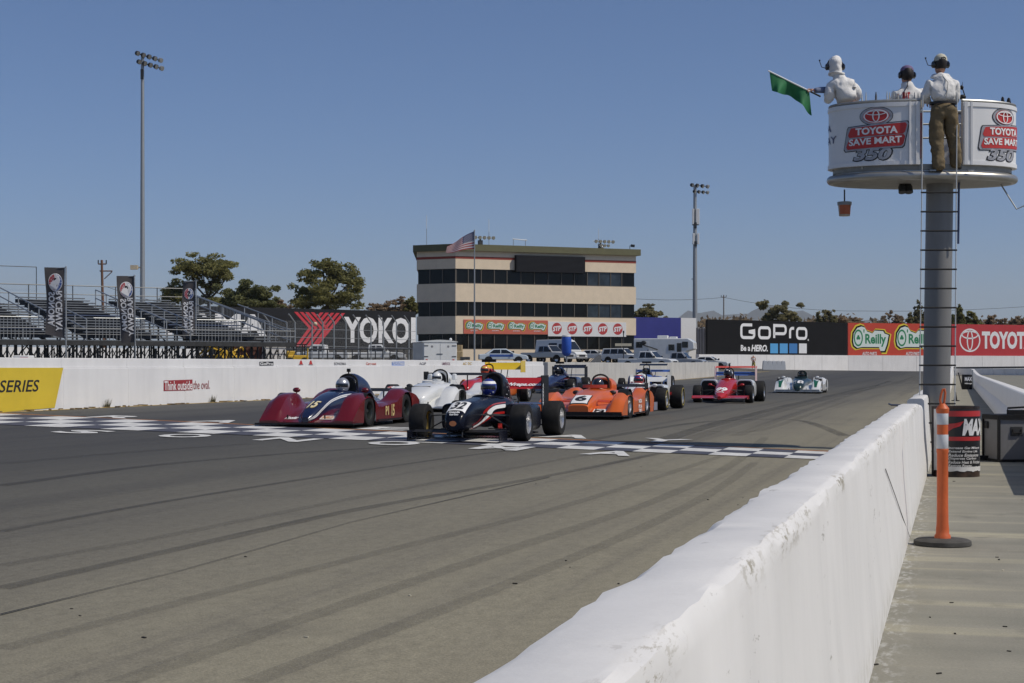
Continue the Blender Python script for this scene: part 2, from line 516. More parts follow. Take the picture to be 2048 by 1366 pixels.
for pxs, wd, m_ in [
    ([(0, 1178), (350, 1100), (700, 1020), (1050, 962), (1330, 905)], 0.13, skid1),
    ([(0, 1132), (300, 1080), (640, 1010), (900, 960), (1200, 905)], 0.12, skid2),
    ([(0, 1064), (300, 1008), (600, 960), (900, 915), (1200, 880)], 0.09, skid1),
    ([(0, 972), (300, 930), (600, 905), (800, 893)], 0.16, skid1),
    ([(0, 928), (250, 905), (500, 888)], 0.25, skid2),
    ([(0, 1300), (420, 1190), (800, 1095), (1150, 1010), (1480, 900)], 0.12, skid2),
    ([(240, 1366), (600, 1240), (1000, 1105), (1300, 1010), (1470, 930), (1530, 875)], 0.14, skid2),
    ([(500, 1366), (900, 1215), (1250, 1075), (1430, 985), (1510, 925)], 0.12, skid2),
    ([(1180, 880), (1400, 842), (1600, 836), (1690, 872)], 0.22, skid1),
    ([(1350, 858), (1500, 868), (1560, 850), (1700, 800)], 0.18, skid2),
    ([(1250, 905), (1420, 850), (1600, 805), (1780, 762)], 0.35, skid1),
    ([(1330, 895), (1500, 838), (1680, 790), (1830, 752)], 0.3, skid2),
    ([(1470, 872), (1640, 810), (1760, 770)], 0.25, skid2),
]: skid(pxs, wd, m_)
crack = strip('asphalt_joint', [gpt(x, y).lerp(gpt(x, y), 1) for x, y in [(0, 1231), (180, 1187), (350, 1146), (520, 1098), (700, 1046), (900, 1000), (1100, 955)]], 0.013, mat('crack_tar', (0.02, 0.019, 0.018), 0.8, var=0.2), 0.007, 0.6)

# the chequered finish line with its painted letters
def line_pts(px0, y0, px1, y1, n):
    A, B = gpt(px0, y0), gpt(px1, y1)
    return [A.lerp(B, k / n) for k in range(n + 1)]
def ynear(x): return 850 + x * .0425
def yfar(x): return 827.5 + x * .0465
nearL, farL, xk = [], [], -560.0
while xk < 1665:
    y0_ = ynear(xk); xf = xk
    for _ in range(30): xf = xk + (VPX - xk) * (y0_ - yfar(xf)) / (y0_ - HY)
    nearL.append(gpt(xk, y0_)); farL.append(gpt(xf, yfar(xf))); xk += 76
NC = len(nearL) - 1
def surf(v, dz): return Vector((v.x, v.y, H(v.x, v.y) + dz))
for colour, m_ in ((0, linewhite), (1, linenavy)):
    t = MB()
    for i in range(NC):
        for r in range(3):
            if (i + r) % 2 != colour: continue
            q = []
            for a, b_ in ((i, r), (i + 1, r), (i + 1, r + 1), (i, r + 1)):
                q.append(surf(nearL[a].lerp(farL[a], b_ / 3), 0.008))
            t.quad(*q)
    tag(t.build('finish_line_checks', m_, None, False), kind='structure')
strip('finish_line_orange_stripe', [p + Vector((0, 0.12, 0)) for p in farL], 0.14, lineorange, 0.009, 0.3)
ldir = (nearL[-1] - nearL[0]).normalized()
def road_letter(ch, px, py, wpx, hgt, m_):
    hgt *= .6
    c = gpt(px, py)
    zc = w2px(c)[2]
    wd = wpx * zc / F * 1.25
    def fn(x, y):
        v = c + ldir * x + Vector((0, 1, 0)) * y
        return surf(v, 0.011)
    o = text(None, ch, wd, hgt, c, ldir, (0, 1, 0), m_, 0.035, fn=fn, name='road_lettering')
    o['kind'] = 'structure'
for ch, px, py in zip('SONOMA', (168, 370, 577, 788, 1005, 1225), (864.5, 872.5, 880, 887.5, 897, 907.5)): road_letter(ch, px, py, 88, 1.75, linewhite)
for ch, px in zip('RACEWAY', (240, 440, 610, 780, 950, 1140, 1325)): road_letter(ch, px, 824.3 + px * 0.0433, 86, 1.9, linewhite)

# ------------------------------------------------------------------ barriers
def barrier(o_name, label, y0, y1, prof, m, step=0.22, jit=0.008, jr=None, taper_end=0.0):
    t = MB(); rs = []
    n = int((y1 - y0) / step)
    ph = [random.uniform(0, 6) for _ in prof]
    for k in range(n + 1):
        y = y0 + (y1 - y0) * k / n
        near = 1.0 if y < 26 else 0.4
        dz = H(0, y) + 0.1
        ring = []
        for i, (x, z) in enumerate(prof):
            j = (jr[i] if jr else 1) * near
            jx = j * ((random.gauss(0, jit * .4) if 2 < i < 10 else 0) + jit * 1.0 * sin(y * 2.1 + ph[i]) * sin(y * .83 + ph[i] * 2) + jit * .6 * sin(y * 7.3 + ph[i] * 3))
            jz = j * random.gauss(0, jit * 0.5) if z > 0.3 else 0
            end = taper_end * max(0, 1 - (y1 - y) / 2.2) if z > 0.3 else 0
            ring.append((x + jx, y, z + dz + jz - end))
        rs.append(ring)
    t.rings(rs)
    o = t.build(o_name, m, None, True, 27)
    tag(o, label, 'barrier')
    return o
nearprof = [(-0.72, -0.1), (-0.70, 0.08), (-0.615, 0.40), (-0.606, 0.778), (-0.596, 0.800), (-0.565, 0.811), (-0.440, 0.812), (-0.424, 0.809), (-0.411, 0.799), (-0.404, 0.782), (-0.401, 0.755), (-0.383, 0.40), (-0.355, 0.05), (-0.352, -0.1)]
nearjit = [0, 0, 0.3, 1.0, 1.4, 0.6, 0.5, 0.8, 0.8, 0.6, 0.35, 0.1, 0.1, 0.1]
barrier('pit_wall', 'thick white concrete wall in the foreground with chipped top edge', -4, 19.9, nearprof, wallwhite, 0.09, 0.0045, nearjit, 0.07)
barrier('pit_wall', 'white concrete wall running on beyond the flag tower beside the track', 20.6, 178, nearprof, wallwhite, 0.7, 0.008, nearjit)
rprof = [(1.0, -0.1), (1.02, 0.05), (1.16, 0.26), (1.19, 0.69), (1.22, 0.71), (1.44, 0.71), (1.47, 0.69), (1.50, 0.26), (1.64, 0.05), (1.66, -0.1)]
barrier('pit_lane_wall', 'white barrier with shaded face on the right side of the walkway', 17, 150, rprof, wallwhite, 0.7, 0.004)

# left wall: ten foot panels with a set-back cap
def wz(table, y):
    for (a, va), (b, vb) in zip(table, table[1:]):
        if y <= b: return lerp(va, vb, max(0, (y - a) / (b - a)))
    return table[-1][1]
PT = [(0, 1.14), (38, 1.20), (60, 1.285), (100, 1.34), (140, 1.5), (180, 1.62)]
CTOP = [(0, 1.36), (38, 1.43), (60, 1.49), (100, 1.49)]
def wallpt(px, py, X=WALLX):
    dx, dy = ray(px); zc = X / dx
    return dy * zc, EYE - (py - HY) * zc / F, zc
yend1 = wallpt(1088, 740)[0]
LW = thing('track_wall', 'long white panel wall with a cap along the far side of the track', 'wall', (WALLX, 0, 0))
y = -8.0
pan = 3.05
y = 36.1 - 15 * 3.05
k = 0
while y < yend1:
    y2 = min(y + pan, yend1)
    t = MB(); g = H(WALLX, y) - 0.05
    zt = wz(PT, y + 1.5)
    t.box((-0.13 + random.uniform(-.006, .004), (y + y2) / 2, (g + zt) / 2), (0.26, y2 - y - 0.035, zt - g))
    t.build('wall_panel', wallleft, LW, False, bevel=0.015)
    t = MB(); t.box((-0.16, y2, (g + zt) / 2 + 0.006), (0.30, 0.05, zt - g - 0.02)); t.build('panel_joint', white, LW, False)
    z2 = wz(CTOP, y + 1.5)
    t = MB(); t.box((-0.165, (y + y2) / 2, (zt + z2) / 2 + 0.001), (0.25, y2 - y - 0.004, z2 - zt)); t.build('wall_cap', wallleft, LW, False, bevel=0.012)
    y = y2
def lwtext(s, pxa, pxb, pya, pyb, m_, bold=0.02, shear=0.0, off=0.012):
    ya, yb = wallpt(pxa, 735)[0], wallpt(pxb, 735)[0]
    zm = wallpt((pxa + pxb) / 2, 735)[2]
    za, zb = EYE - (pya - HY) * zm / F, EYE - (pyb - HY) * zm / F
    return text(LW, s, yb - ya, abs(za - zb), (off, (ya + yb) / 2, (za + zb) / 2), (0, 1, 0), (0, 0, 1), m_, bold, shear)
def lwquad(name, corners, m_, off=0.008):
    return MB().add([(off, wallpt(px, py)[0], wallpt(px, py)[1]) for px, py in corners], [(0, 1, 2, 3)]).build(name, m_, LW, False)
yellowp = mat('panel_yellow', (0.62, 0.46, 0.035), 0.55, var=0.07, scale=1.2)
lwquad('painted_panel', [(-160, 838), (109, 815.5), (126, 735.5), (-160, 735.5)], yellowp)
lwtext('SERIES', -3, 78, 760, 784, letterblack, 0.012, 0.22)
lwquad('painted_panel', [(327, 782), (384.5, 780.5), (384.5, 759), (327, 761)], mat('panel_maroon', (0.30, 0.03, 0.035), 0.55, var=0.1))
lwtext('Think outside', 328, 383.5, 762, 780, letterwhite, 0.012)
lwtext('the oval.', 386, 419, 761, 778, mat('oval_text', (0.30, 0.07, 0.07), 0.6), 0.0)
def capdecal(px, wpx, s, fg, bgm=None):
    if bgm: lwquad('sponsor_plate', [(px - wpx / 2, 731.5), (px + wpx / 2, 731.0), (px + wpx / 2, 723), (px - wpx / 2, 723.5)], bgm, -0.034)
    lwtext(s, px - wpx * .46, px + wpx * .46, 724.5, 730, fg, 0.02, off=-0.030)
greyt = mat('faded_grey_text', (0.25, 0.25, 0.27), 0.6); redt = mat('faded_red_text', (0.55, 0.16, 0.12), 0.6)
capdecal(535, 28, 'GoPro', letterwhite, letterblack)
capdecal(682, 26, 'SONOMA', greyt)
capdecal(744, 22, 'Cart west', redt)
capdecal(798, 25, 'TOYOTIRES', letterwhite, mat('faded_blue', (0.15, 0.25, 0.55), 0.6))
capdecal(847, 15, 'AGIP', greyt); capdecal(894, 18, 'LIMEROCK', mat('faded_plum', (0.28, 0.18, 0.22), 0.6))
capdecal(931, 8, 'AC', lineyellow); capdecal(941, 8, 'DC', lineyellow)
capdecal(1008, 24, 'FALKEN', mat('faded_violet', (0.35, 0.33, 0.48), 0.6)); capdecal(1034, 10, 'NGK', lineyellow)
for px in (604, 623.5):
    lwquad('painted_cone', [(px - 3.6, 728.8), (px + 3.6, 728.8), (px + 1.2, 720.9), (px - 1.2, 720.9)], signred, -0.032)
    lwquad('painted_cone', [(px - 4.8, 730.2), (px + 4.8, 730.2), (px + 4.8, 728.9), (px - 4.8, 728.9)], greyt, -0.032)
# debris and weeds at the foot of the wall
weedm = mat('dry_weed', (0.10, 0.095, 0.045), 0.9, var=0.3)
for i, (px, py) in enumerate(((208, 808), (420, 796))):
    yy, zz, _ = wallpt(px, py)
    t = MB()
    for q in range(60):
        a = random.uniform(0, 6.28); r = random.uniform(0, .10); h = random.uniform(.06, .24)
        b0 = Vector((0.03 + abs(r * cos(a)), r * sin(a), 0)); tip = b0 + Vector((random.uniform(0, .07), random.uniform(-.1, .1), h))
        t.add([b0 - Vector((0, .012, 0)), b0 + Vector((0, .012, 0)), tip], [(0, 1, 2)])
    o = t.build('weed', weedm, None, False); o.location = (WALLX + .02, yy, H(WALLX + .05, yy))
    tag(o, ('larger', 'smaller')[i] + ' dry weed tuft at the white wall foot ' + ('by the yellow panel', 'right of the red slogan')[i], 'weed', 'weeds along the wall')
t = MB()
for q in range(260):
    yy = random.uniform(30, 100); xx = WALLX + random.choice((random.uniform(.06, .5), random.uniform(.1, .3)))
    s_ = random.uniform(.015, .06); z_ = H(xx, yy) + .01
    t.box((xx, yy, z_ + s_ * .2), (s_, s_ * random.uniform(1, 4), s_ * .5), random.uniform(0, 3))
tag(t.build('wall_debris', mat('debris', (0.17, 0.12, 0.06), 0.9, var=0.4), None, False), 'scattered dry leaves and grit along the base of the long white wall', 'debris', kind='stuff')

y1_, y2_ = wallpt(1096, 740)[0], wallpt(1437, 740)[0]
GW = thing('concrete_wall', 'bare grey concrete wall beyond the race cars ending at the far bend', 'wall', (WALLX, 0, 0))
y = y1_
while y < y2_ - 0.5:
    yb = min(y + 6.1, y2_)
    g = H(WALLX, y) - 0.1; zt = wz(PT, y + 3) + 0.16
    t = MB(); t.box((-0.15, (y + yb) / 2, (g + zt) / 2), (0.30, yb - y - 0.05, zt - g)); t.build('wall_panel', wallgrey, GW, False, bevel=0.02)
    y = yb
# ------------------------------------------------------------------ facade frame: an Empty whose x runs along the wall and -y faces us
def frame(name, label, cat, A, B, group=None):
    A, B = Vector(A), Vector(B)
    d = B - A
    o = thing(name, label, cat, (A.x, A.y, 0), math.atan2(d.y, d.x), group)
    return o, Vector((d.x, d.y)).length
def onfac(A, B, px):
    "distance along A-B where the ray through px meets it, and its depth"
    dx, dy = ray(px); ax, ay = A.x, A.y; ex, ey = (B - A).x, (B - A).y
    det = dx * (-ey) + ex * dy
    zc = (ax * (-ey) + ex * ay) / det
    s = (dx * ay - dy * ax) / det
    return s * Vector((ex, ey)).length, zc
def fz(py, zc): return EYE + (HY - py) * zc / F
def px_quad(par, name, A, B, x0, x1, yt, yb, m, off, th=0.04):
    "panel on the facade given by its pixel edges at its middle depth"
    s0, z0 = onfac(A, B, x0); s1, z1 = onfac(A, B, x1); zc = (z0 + z1) / 2
    a, b = fz(yt, zc), fz(yb, zc)
    t = MB(); t.box(((s0 + s1) / 2, off - th / 2, (a + b) / 2), (s1 - s0, th, a - b))
    return t.build(name, m, par, False), ((s0 + s1) / 2, (a + b) / 2, s1 - s0, a - b)
XA, ZA = (1, 0, 0), (0, 0, 1)
def wtext(par, s, box, off, m, wk=1.0, hk=1.0, dx=0, dz=0, bold=0.02, shear=0.0):
    return text(par, s, box[2] * wk, box[3] * hk, (box[0] + dx * box[2], off, box[1] + dz * box[3]), XA, ZA, m, bold, shear)
green = mat('sign_green', (0.02, 0.22, 0.09), 0.5, var=0.05)
signyellow = mat('sign_yellow', (0.72, 0.56, 0.04), 0.5, var=0.05)
signblack = mat('sign_black', (0.012, 0.012, 0.013), 0.7, var=0.12, scale=0.6, spec=0.12)
signpale = mat('sign_pale', (0.66, 0.74, 0.70), 0.5, var=0.04)

def oreilly(par, x, z, wd, ht, off, back=True):
    "green O'Reilly lettering on a pale cloud with black and yellow outline"
    pts = [(-.5, -.1), (-.48, .22), (-.38, .44), (-.26, .50), (-.17, .46), (-.10, .30), (0.05, .22), (.12, .34), (.36, .32), (.40, .22), (.52, .16), (.47, -.22), (.40, -.50), (.28, -.50), (.24, -.34), (-.24, -.34), (-.38, -.38), (-.47, -.28)]
    for k, (m_, g) in enumerate(((signyellow, 1.12), (signblack, 1.05), (signpale, 0.97))):
        decal(par, 'emblem_plate', [(p[0] * wd * g, p[1] * ht * (1 + (g - 1) * 1.6)) for p in pts], (x, off - 0.006 * (k + 1), z), XA, ZA, m_)
    ringdecal(par, 'emblem_ring', wd * .125, ht * .33, wd * .032, ht * .07, (x - wd * .34, off - .026, z + ht * .03), XA, ZA, green)
    sh = MB()
    for q in range(3):
        a = pi / 2 + q * 2 * pi / 3
        decal(par, 'shamrock', ell(wd * .03, ht * .055, 10, wd * .027 * cos(a), ht * .05 * sin(a)), (x - wd * .34, off - .028, z + ht * .04), XA, ZA, green, mb=sh)
    sh.build('shamrock', green, par, False)
    text(par, "'", wd * .03, ht * .13, (x - wd * .185, off - .027, z + ht * .30), XA, ZA, green)
    text(par, 'Reilly', wd * .58, ht * .50, (x + wd * .14, off - .027, z - ht * .06), XA, ZA, green, 0.03)
    text(par, 'AUTO PARTS', wd * .40, ht * .13, (x - wd * .03, off - .027, z - ht * .58), XA, ZA, letterwhite, 0.02, .1)
def toyota_mark(par, rx, ry, m, O=None, fn=None, off=0.0):
    R, U = XA, ZA
    O = O or (0, 0, 0)
    ringdecal(par, 'emblem', rx, ry, rx * .12, ry * .13, O, R, U, m, fn=fn)
    ringdecal(par, 'emblem', rx * .80, ry * .36, rx * .11, ry * .12, O, R, U, m, cy=ry * .46, fn=fn)
    ringdecal(par, 'emblem', rx * .30, ry * .86, rx * .11, ry * .10, O, R, U, m, cy=0.0, fn=fn)

# ------------------------------------------------------------------ far billboards on their white wall
P1, P2, P3 = at(1416, 205, 735), at(1697, 221, 735), at(2330, 243, 735)
ZB, ZT = EYE + 1.70, EYE + 6.18
FW = thing('far_wall', 'white concrete wall under the far billboards at the end of the straight', 'wall', (0, 0, 0))
P0 = at(1398, 204, 735)
pts = [P0, P1, P2, P3]
for a, b in zip(pts, pts[1:]):
    d = (b - a); L = d.length; n_ = Vector((-d.y, d.x, 0)).normalized(); k = max(1, int(L / 5.2))
    for i in range(k):
        p, q = a.lerp(b, i / k), a.lerp(b, (i + .992) / k)
        zb = 0.2
        MB().prism([(p.x, p.y, zb), (q.x, q.y, zb), (q.x, q.y, ZB - .02), (p.x, p.y, ZB - .02)], n_ * 0.6 + Vector((0, 0, 0))).build('wall_panel', wallfar, FW, False)
def board(label, A, B, px0, px1, m, name='billboard'):
    s0, _ = onfac(A, B, px0); s1, _ = onfac(A, B, px1)
    d = (B - A).normalized()
    o, L = frame(name, label, 'billboard', A + d * s0, A + d * s1)
    t = MB(); t.box((L / 2, 0.25, (ZB + ZT) / 2), (L - .05, .22, ZT - ZB)); t.build('board', m, o, False)
    for k in range(int(L / 4) + 1): MB().box((0.3 + k * 4.0, .55, ZT / 2 + .2), (.16, .3, ZT - .6)).build('support_post', darksteel, o, False)
    return o, A + d * s0, A + d * s1, L
o, A, B, L = board('black billboard with white lettering above four squares, blue to white', P1, P2, 1416, 1696, signblack)
def bx(x0, x1, yt, yb):
    s0, z0 = onfac(A, B, x0); s1, z1 = onfac(A, B, x1); zc = (z0 + z1) / 2
    return ((s0 + s1) / 2, (fz(yt, zc) + fz(yb, zc)) / 2, s1 - s0, fz(yt, zc) - fz(yb, zc))
# letters drawn as rounded strokes, open forms
def stroke(par, pts, wd, O, m, closed=False):
    t = MB(); P = [Vector((x, 0, z)) for x, z in pts]; n = len(P)
    V = []
    for i, p in enumerate(P):
        a = P[(i - 1) % n] if closed or i else p; b = P[(i + 1) % n] if closed or i < n - 1 else p
        d = (b - a).normalized(); nn = Vector((-d.z, 0, d.x))
        d1 = (p - a).normalized() if a != p else d
        k = 1 / max(.5, abs(nn.dot(Vector((-d1.z, 0, d1.x)))))
        V += [p + nn * wd / 2 * k, p - nn * wd / 2 * k]
    m_ = n if closed else n - 1
    t.add([v + Vector(O) for v in V], [(2 * i, 2 * i + 1, 2 * ((i + 1) % n) + 1, 2 * ((i + 1) % n)) for i in range(m_)])
    return t.build('lettering', m, par, False)
def rr(x0, x1, z0, z1, r, corners='1111'):
    out = []
    for k, (cx, cz, a0) in enumerate(((x1 - r, z1 - r, 0), (x0 + r, z1 - r, 90), (x0 + r, z0 + r, 180), (x1 - r, z0 + r, 270))):
        for j in range(5):
            a = radians(a0 + j * 22.5); out.append((cx + r * cos(a), cz + r * sin(a)))
    return out
q = bx(1482, 1618, 648, 680.5); X0, Z0, Wd, Ht = q[0] - q[2] / 2, q[1] - q[3] / 2, q[2], q[3]
sw = Wd * .030; off = (0, 0.13, 0)
def U(x0, x1): return X0 + Wd * x0 + sw / 2, X0 + Wd * x1 - sw / 2
def arc(cx, cz, r, a0, a1): return [(cx + r * cos(radians(lerp(a0, a1, j / 5))), cz + r * sin(radians(lerp(a0, a1, j / 5)))) for j in range(6)]
x0, x1 = U(0, .215); zt, zb = Z0 + Ht - sw / 2, Z0 + sw / 2 + Ht * .05; r = Ht * .2
stroke(o, [(x1 - r * .9, zt)] + arc(x0 + r, zt - r, r, 90, 180) + arc(x0 + r, zb + r, r, 180, 270) + arc(x1 - r, zb + r, r, 270, 350) + [(x1, zb + Ht * .36), (x1 - Wd * .08, zb + Ht * .36)], sw, off, letterwhite)
x0, x1 = U(.255, .44); stroke(o, rr(x0, x1, zb, zb + Ht * .62, r), sw, off, letterwhite, True)
x0, x1 = U(.475, .675); stroke(o, [(x0, zb), (x0, zt), (x1 - r, zt)] + arc(x1 - r, zt - r, r, 90, 0) + arc(x1 - r, zt - Ht * .5 + r, r, 0, -90) + [(x0, zt - Ht * .5)], sw, off, letterwhite)
x0, x1 = U(.71, .80); stroke(o, [(x0, zb)] + arc(x0 + r, zb + Ht * .62 - r, r, 180, 90) + [(x1, zb + Ht * .62)], sw, off, letterwhite)
x0, x1 = U(.815, .985); stroke(o, rr(x0, x1, zb, zb + Ht * .62, r), sw, off, letterwhite, True)
wtext(o, 'Be a', bx(1483, 1502, 690, 702), .13, letterwhite, bold=0.03); wtext(o, 'HERO.', bx(1504, 1537, 689.5, 703), .13, letterwhite, bold=0.04, shear=.2)
wtext(o, 'R', bx(1617, 1619.5, 678, 682), .13, letterwhite)
for (a_, b_), c in zip(((1542, 1557.5), (1561, 1577), (1580, 1596), (1599.5, 1615)), ((0.09, 0.35, 0.66), (0.09, 0.33, 0.64), (0.05, 0.19, 0.45), (0.72, 0.73, 0.74))):
    q = bx(a_, b_, 687, 706.5); decal(o, 'colour_square', [(-q[2] / 2, -q[3] / 2), (q[2] / 2, -q[3] / 2), (q[2] / 2, q[3] / 2), (-q[2] / 2, q[3] / 2)], (q[0], .13, q[1]), XA, ZA, mat('square_%d' % int(c[2] * 100), c, .5, var=.04))
orred = mat('sign_orange_red', (0.53, 0.055, 0.025), 0.5, var=0.05, scale=.7)
o, A, B, L = board('red billboard repeating a green lettered oval emblem, behind the tower column', P2, P3, 1697, 1903, orred)
for a_, b_ in ((1706, 1778), (1793, 1865)):
    q = bx(a_, b_, 652, 703); oreilly(o, q[0], q[1], q[2], q[3], .13)
o, A, B, L = board('crimson billboard with white oval emblem right of the tower column', P2, P3, 1904.5, 2180, mat('sign_crimson', (0.47, 0.035, 0.04), .5, var=.05, scale=.7))
q = bx(1920, 1962, 657, 704); toyota_mark(o, q[2] / 2, q[3] / 2, letterwhite, (q[0], .13, q[1]))
wtext(o, 'TOYOTA', bx(1965, 2068, 663, 698), .13, letterwhite, bold=.045)
# blue-and-white board and the corrugated end of the far stand
Pb0, Pb1 = at(1266, 215, 735), at(1388, 219, 735)
o, L = frame('billboard', 'plain blue and white board standing right of the beige building', 'billboard', Pb0, Pb1)
px_quad(o, 'blue_board', Pb0, Pb1, 1262, 1360, 635, 690, mat('board_blue', (0.03, 0.035, 0.22), .55, var=.12, scale=.5), 0, .2)
px_quad(o, 'white_board', Pb0, Pb1, 1360.5, 1391, 636, 722, white, 0, .2)
Pc0, Pc1 = at(1393, 214, 735), at(1417, 210, 735)
o, L = frame('corrugated_fence', 'ribbed grey fence panels beside the black billboard', 'fence', Pc0, Pc1)
for k in range(9):
    t = MB(); t.box((L * (k + .5) / 9, 0, 3.5), (L / 9 * .8, .16, 6.0 + .15 * sin(k * 1.7))); t.build('slat', wallgrey if k % 2 else mat('weathered_slat', (0.26, .25, .23), .8, var=.3), o, False)
t = MB(); t.box((L / 2, .2, 6.0), (L, .1, 1.2)); t.build('top_board', darksteel, o, False)

# ------------------------------------------------------------------ race control building
BA = at(911, 190, 735); BB = at(1272, 199.0, 735); BC = at(833.5, 192.3, 735)
bdir = (BB - BA).normalized(); bn = Vector((-bdir.y, bdir.x, 0))
BD = BB + bn * 12; BE = at(840, 208, 735); 
foot = [BA, BB, BD, BE, BC]
ctr = sum(foot, Vector()) / 5
def zA(py): return EYE + (HY - py) * 190 / F
BLD = thing('control_building', 'four storey beige building with dark window bands and a scoreboard', 'building', (BA.x, BA.y, 0), math.atan2(bdir.y, bdir.x))
MI = Matrix.Translation(BLD.location) @ Matrix.Rotation(BLD.rotation_euler.z, 4, 'Z'); MI = MI.inverted()
lf = [MI @ Vector((p.x, p.y, 0)) for p in foot]
def inset(d):
    out = []; n = len(lf)
    for i in range(n):
        a, b, c = lf[i - 1], lf[i], lf[(i + 1) % n]
        e1, e2 = (b - a).normalized(), (c - b).normalized()
        n1, n2 = Vector((-e1.y, e1.x, 0)), Vector((-e2.y, e2.x, 0))
        m_ = (n1 + n2); m_ /= max(.2, (1 + n1.dot(n2)))
        out.append(b + m_ * d)
    return out
beige = mat('beige_stucco', (0.76, 0.63, 0.465), 0.85, var=0.06, scale=1.2, bump=0.15, bscale=30)
stripe = mat('stripe_red', (0.30, 0.055, 0.035), 0.7, var=0.06)
olive = mat('olive_fascia', (0.13, 0.125, 0.065), 0.75, var=0.1, scale=1)
winglass = mat('dark_window_glass', (0.006, 0.007, 0.008), 0.05, var=0, spec=0.22)
skyglass = mat('painted_sky_glass', (0.030, 0.042, 0.055), 0.12, var=.5, scale=.7, spec=0.4)  # sky showing in the right-hand panes, painted as a paler glass colour
frameM = mat('window_frame', (0.12, 0.105, 0.085), 0.5, var=0.1)
def slab(name, d, z0, z1, m): return MB().prism([(p.x, p.y, z0) for p in inset(d)], (0, 0, z1 - z0)).build(name, m, BLD, False)
zs = {k: zA(v) for k, v in dict(top=488, fas=501, w3t=537, w3b=566.5, w2t=603, w2b=632, w1t=667.5, w1b=698.5).items()}
slab('eaves', -0.45, zs['fas'], zs['top'], olive)
for a_, b_ in (('w3t', 'fas'), ('w2t', 'w3b'), ('w1t', 'w2b')): slab('wall', 0, zs[a_], zs[b_], beige)
slab('wall', 0, .6, zs['w1b'], beige)
slab('painted_stripe', -0.012, zA(517), zA(512), stripe)
slab('core', .6, 1.4, zs['top'] - .3, black)
bays_front = [911 + (x - 388) / 4.267 for x in (390, 500, 610, 722, 830, 948, 1065, 1180, 1295, 1405, 1515, 1615, 1715, 1810, 1915)]
for a_, b_ in (('w3b', 'w3t'), ('w2b', 'w2t'), ('w1b', 'w1t')):
    z0, z1 = zs[a_], zs[b_]
    edges = [onfac(BA, BB, p)[0] for p in bays_front]
    edges[0], edges[-1] = 0.12, (BB - BA).length - 0.12
    for i in range(len(edges) - 1):
        t = MB(); dpt = .16 + random.uniform(-.004, .004)
        t.add([(edges[i] + .05, dpt, z0), (edges[i + 1] - .05, dpt + random.uniform(-.02, .02), z0), (edges[i + 1] - .05, dpt + random.uniform(-.02, .02), z1), (edges[i] + .05, dpt, z1)], [(0, 1, 2, 3)])
        t.build('window_pane', skyglass if (i > 9 and a_ != 'w1b' and i < 13) else winglass, BLD, False)
        t = MB(); t.box((edges[i], .12, (z0 + z1) / 2), (.09, .10, z1 - z0 + .002)); t.build('mullion', frameM, BLD, False)
    t = MB(); t.box(((BB - BA).length / 2, .13, z0 + .04), ((BB - BA).length - .2, .12, .08)); t.build('window_sill', frameM, BLD, False)
    c0, c1 = lf[4], lf[0]; cn = Vector((-(c1 - c0).y, (c1 - c0).x, 0)).normalized()
    for i in range(3):
        a, b = c0.lerp(c1, .02 + i * .33), c0.lerp(c1, .02 + (i + .97) * .33)
        a += cn * .16; b += cn * .16
        MB().add([(a.x, a.y, z0), (b.x, b.y, z0), (b.x, b.y, z1), (a.x, a.y, z1)], [(0, 1, 2, 3)]).build('window_pane', winglass, BLD, False)
        p_ = c0.lerp(c1, (i + 1) * .33) + cn * .1
        t = MB(); t.box((p_.x, p_.y, (z0 + z1) / 2), (.09, .09, z1 - z0)); t.build('mullion', frameM, BLD, False)
# scoreboard and sponsor panels
scr = mat('scoreboard_led', (0.010, 0.010, 0.013), 0.7, var=0.4, scale=5, spec=0.15)
s_, q = px_quad(BLD, 'scoreboard', BA, BB, 1029, 1166.5, 512.5, 545.5, scr, -.02, .55)
t = MB()
for k in range(14): t.box((q[0], -.575, q[1] - q[3] * .46 + q[3] * .92 * k / 13), (q[2] * .97, .012, .03))
t.build('louvre', darksteel, s_, False)
s_, q = px_quad(BLD, 'sponsor_panel', BA, BB, 927, 1095.3, 640, 668, mat('faded_orange', (0.56, 0.135, 0.085), .6, var=.06), -.01, .05)
for k in range(4): oreilly(BLD, q[0] - q[2] * .375 + k * q[2] * .25, q[1] + .12, q[2] * .20, q[3] * .60, -.065)
s_, q = px_quad(BLD, 'sponsor_panel', BA, BB, 1095.8, 1252, 644, 673, white, -.01, .05)
stpred = mat('stp_red', (0.46, 0.05, 0.05), .5, var=.05)
for k in range(5):
    cx_ = q[0] - q[2] * .39 + k * q[2] * .195
    decal(BLD, 'emblem_plate', ell(1.42 * .46, 1.42 * .50), (cx_, -.066, q[1] + .05), XA, ZA, stpred)
    text(BLD, 'STP', 1.1, .62, (cx_, -.074, q[1] + .05), (1, 0, .12), (0, 0, 1), letterwhite, .05, .15)
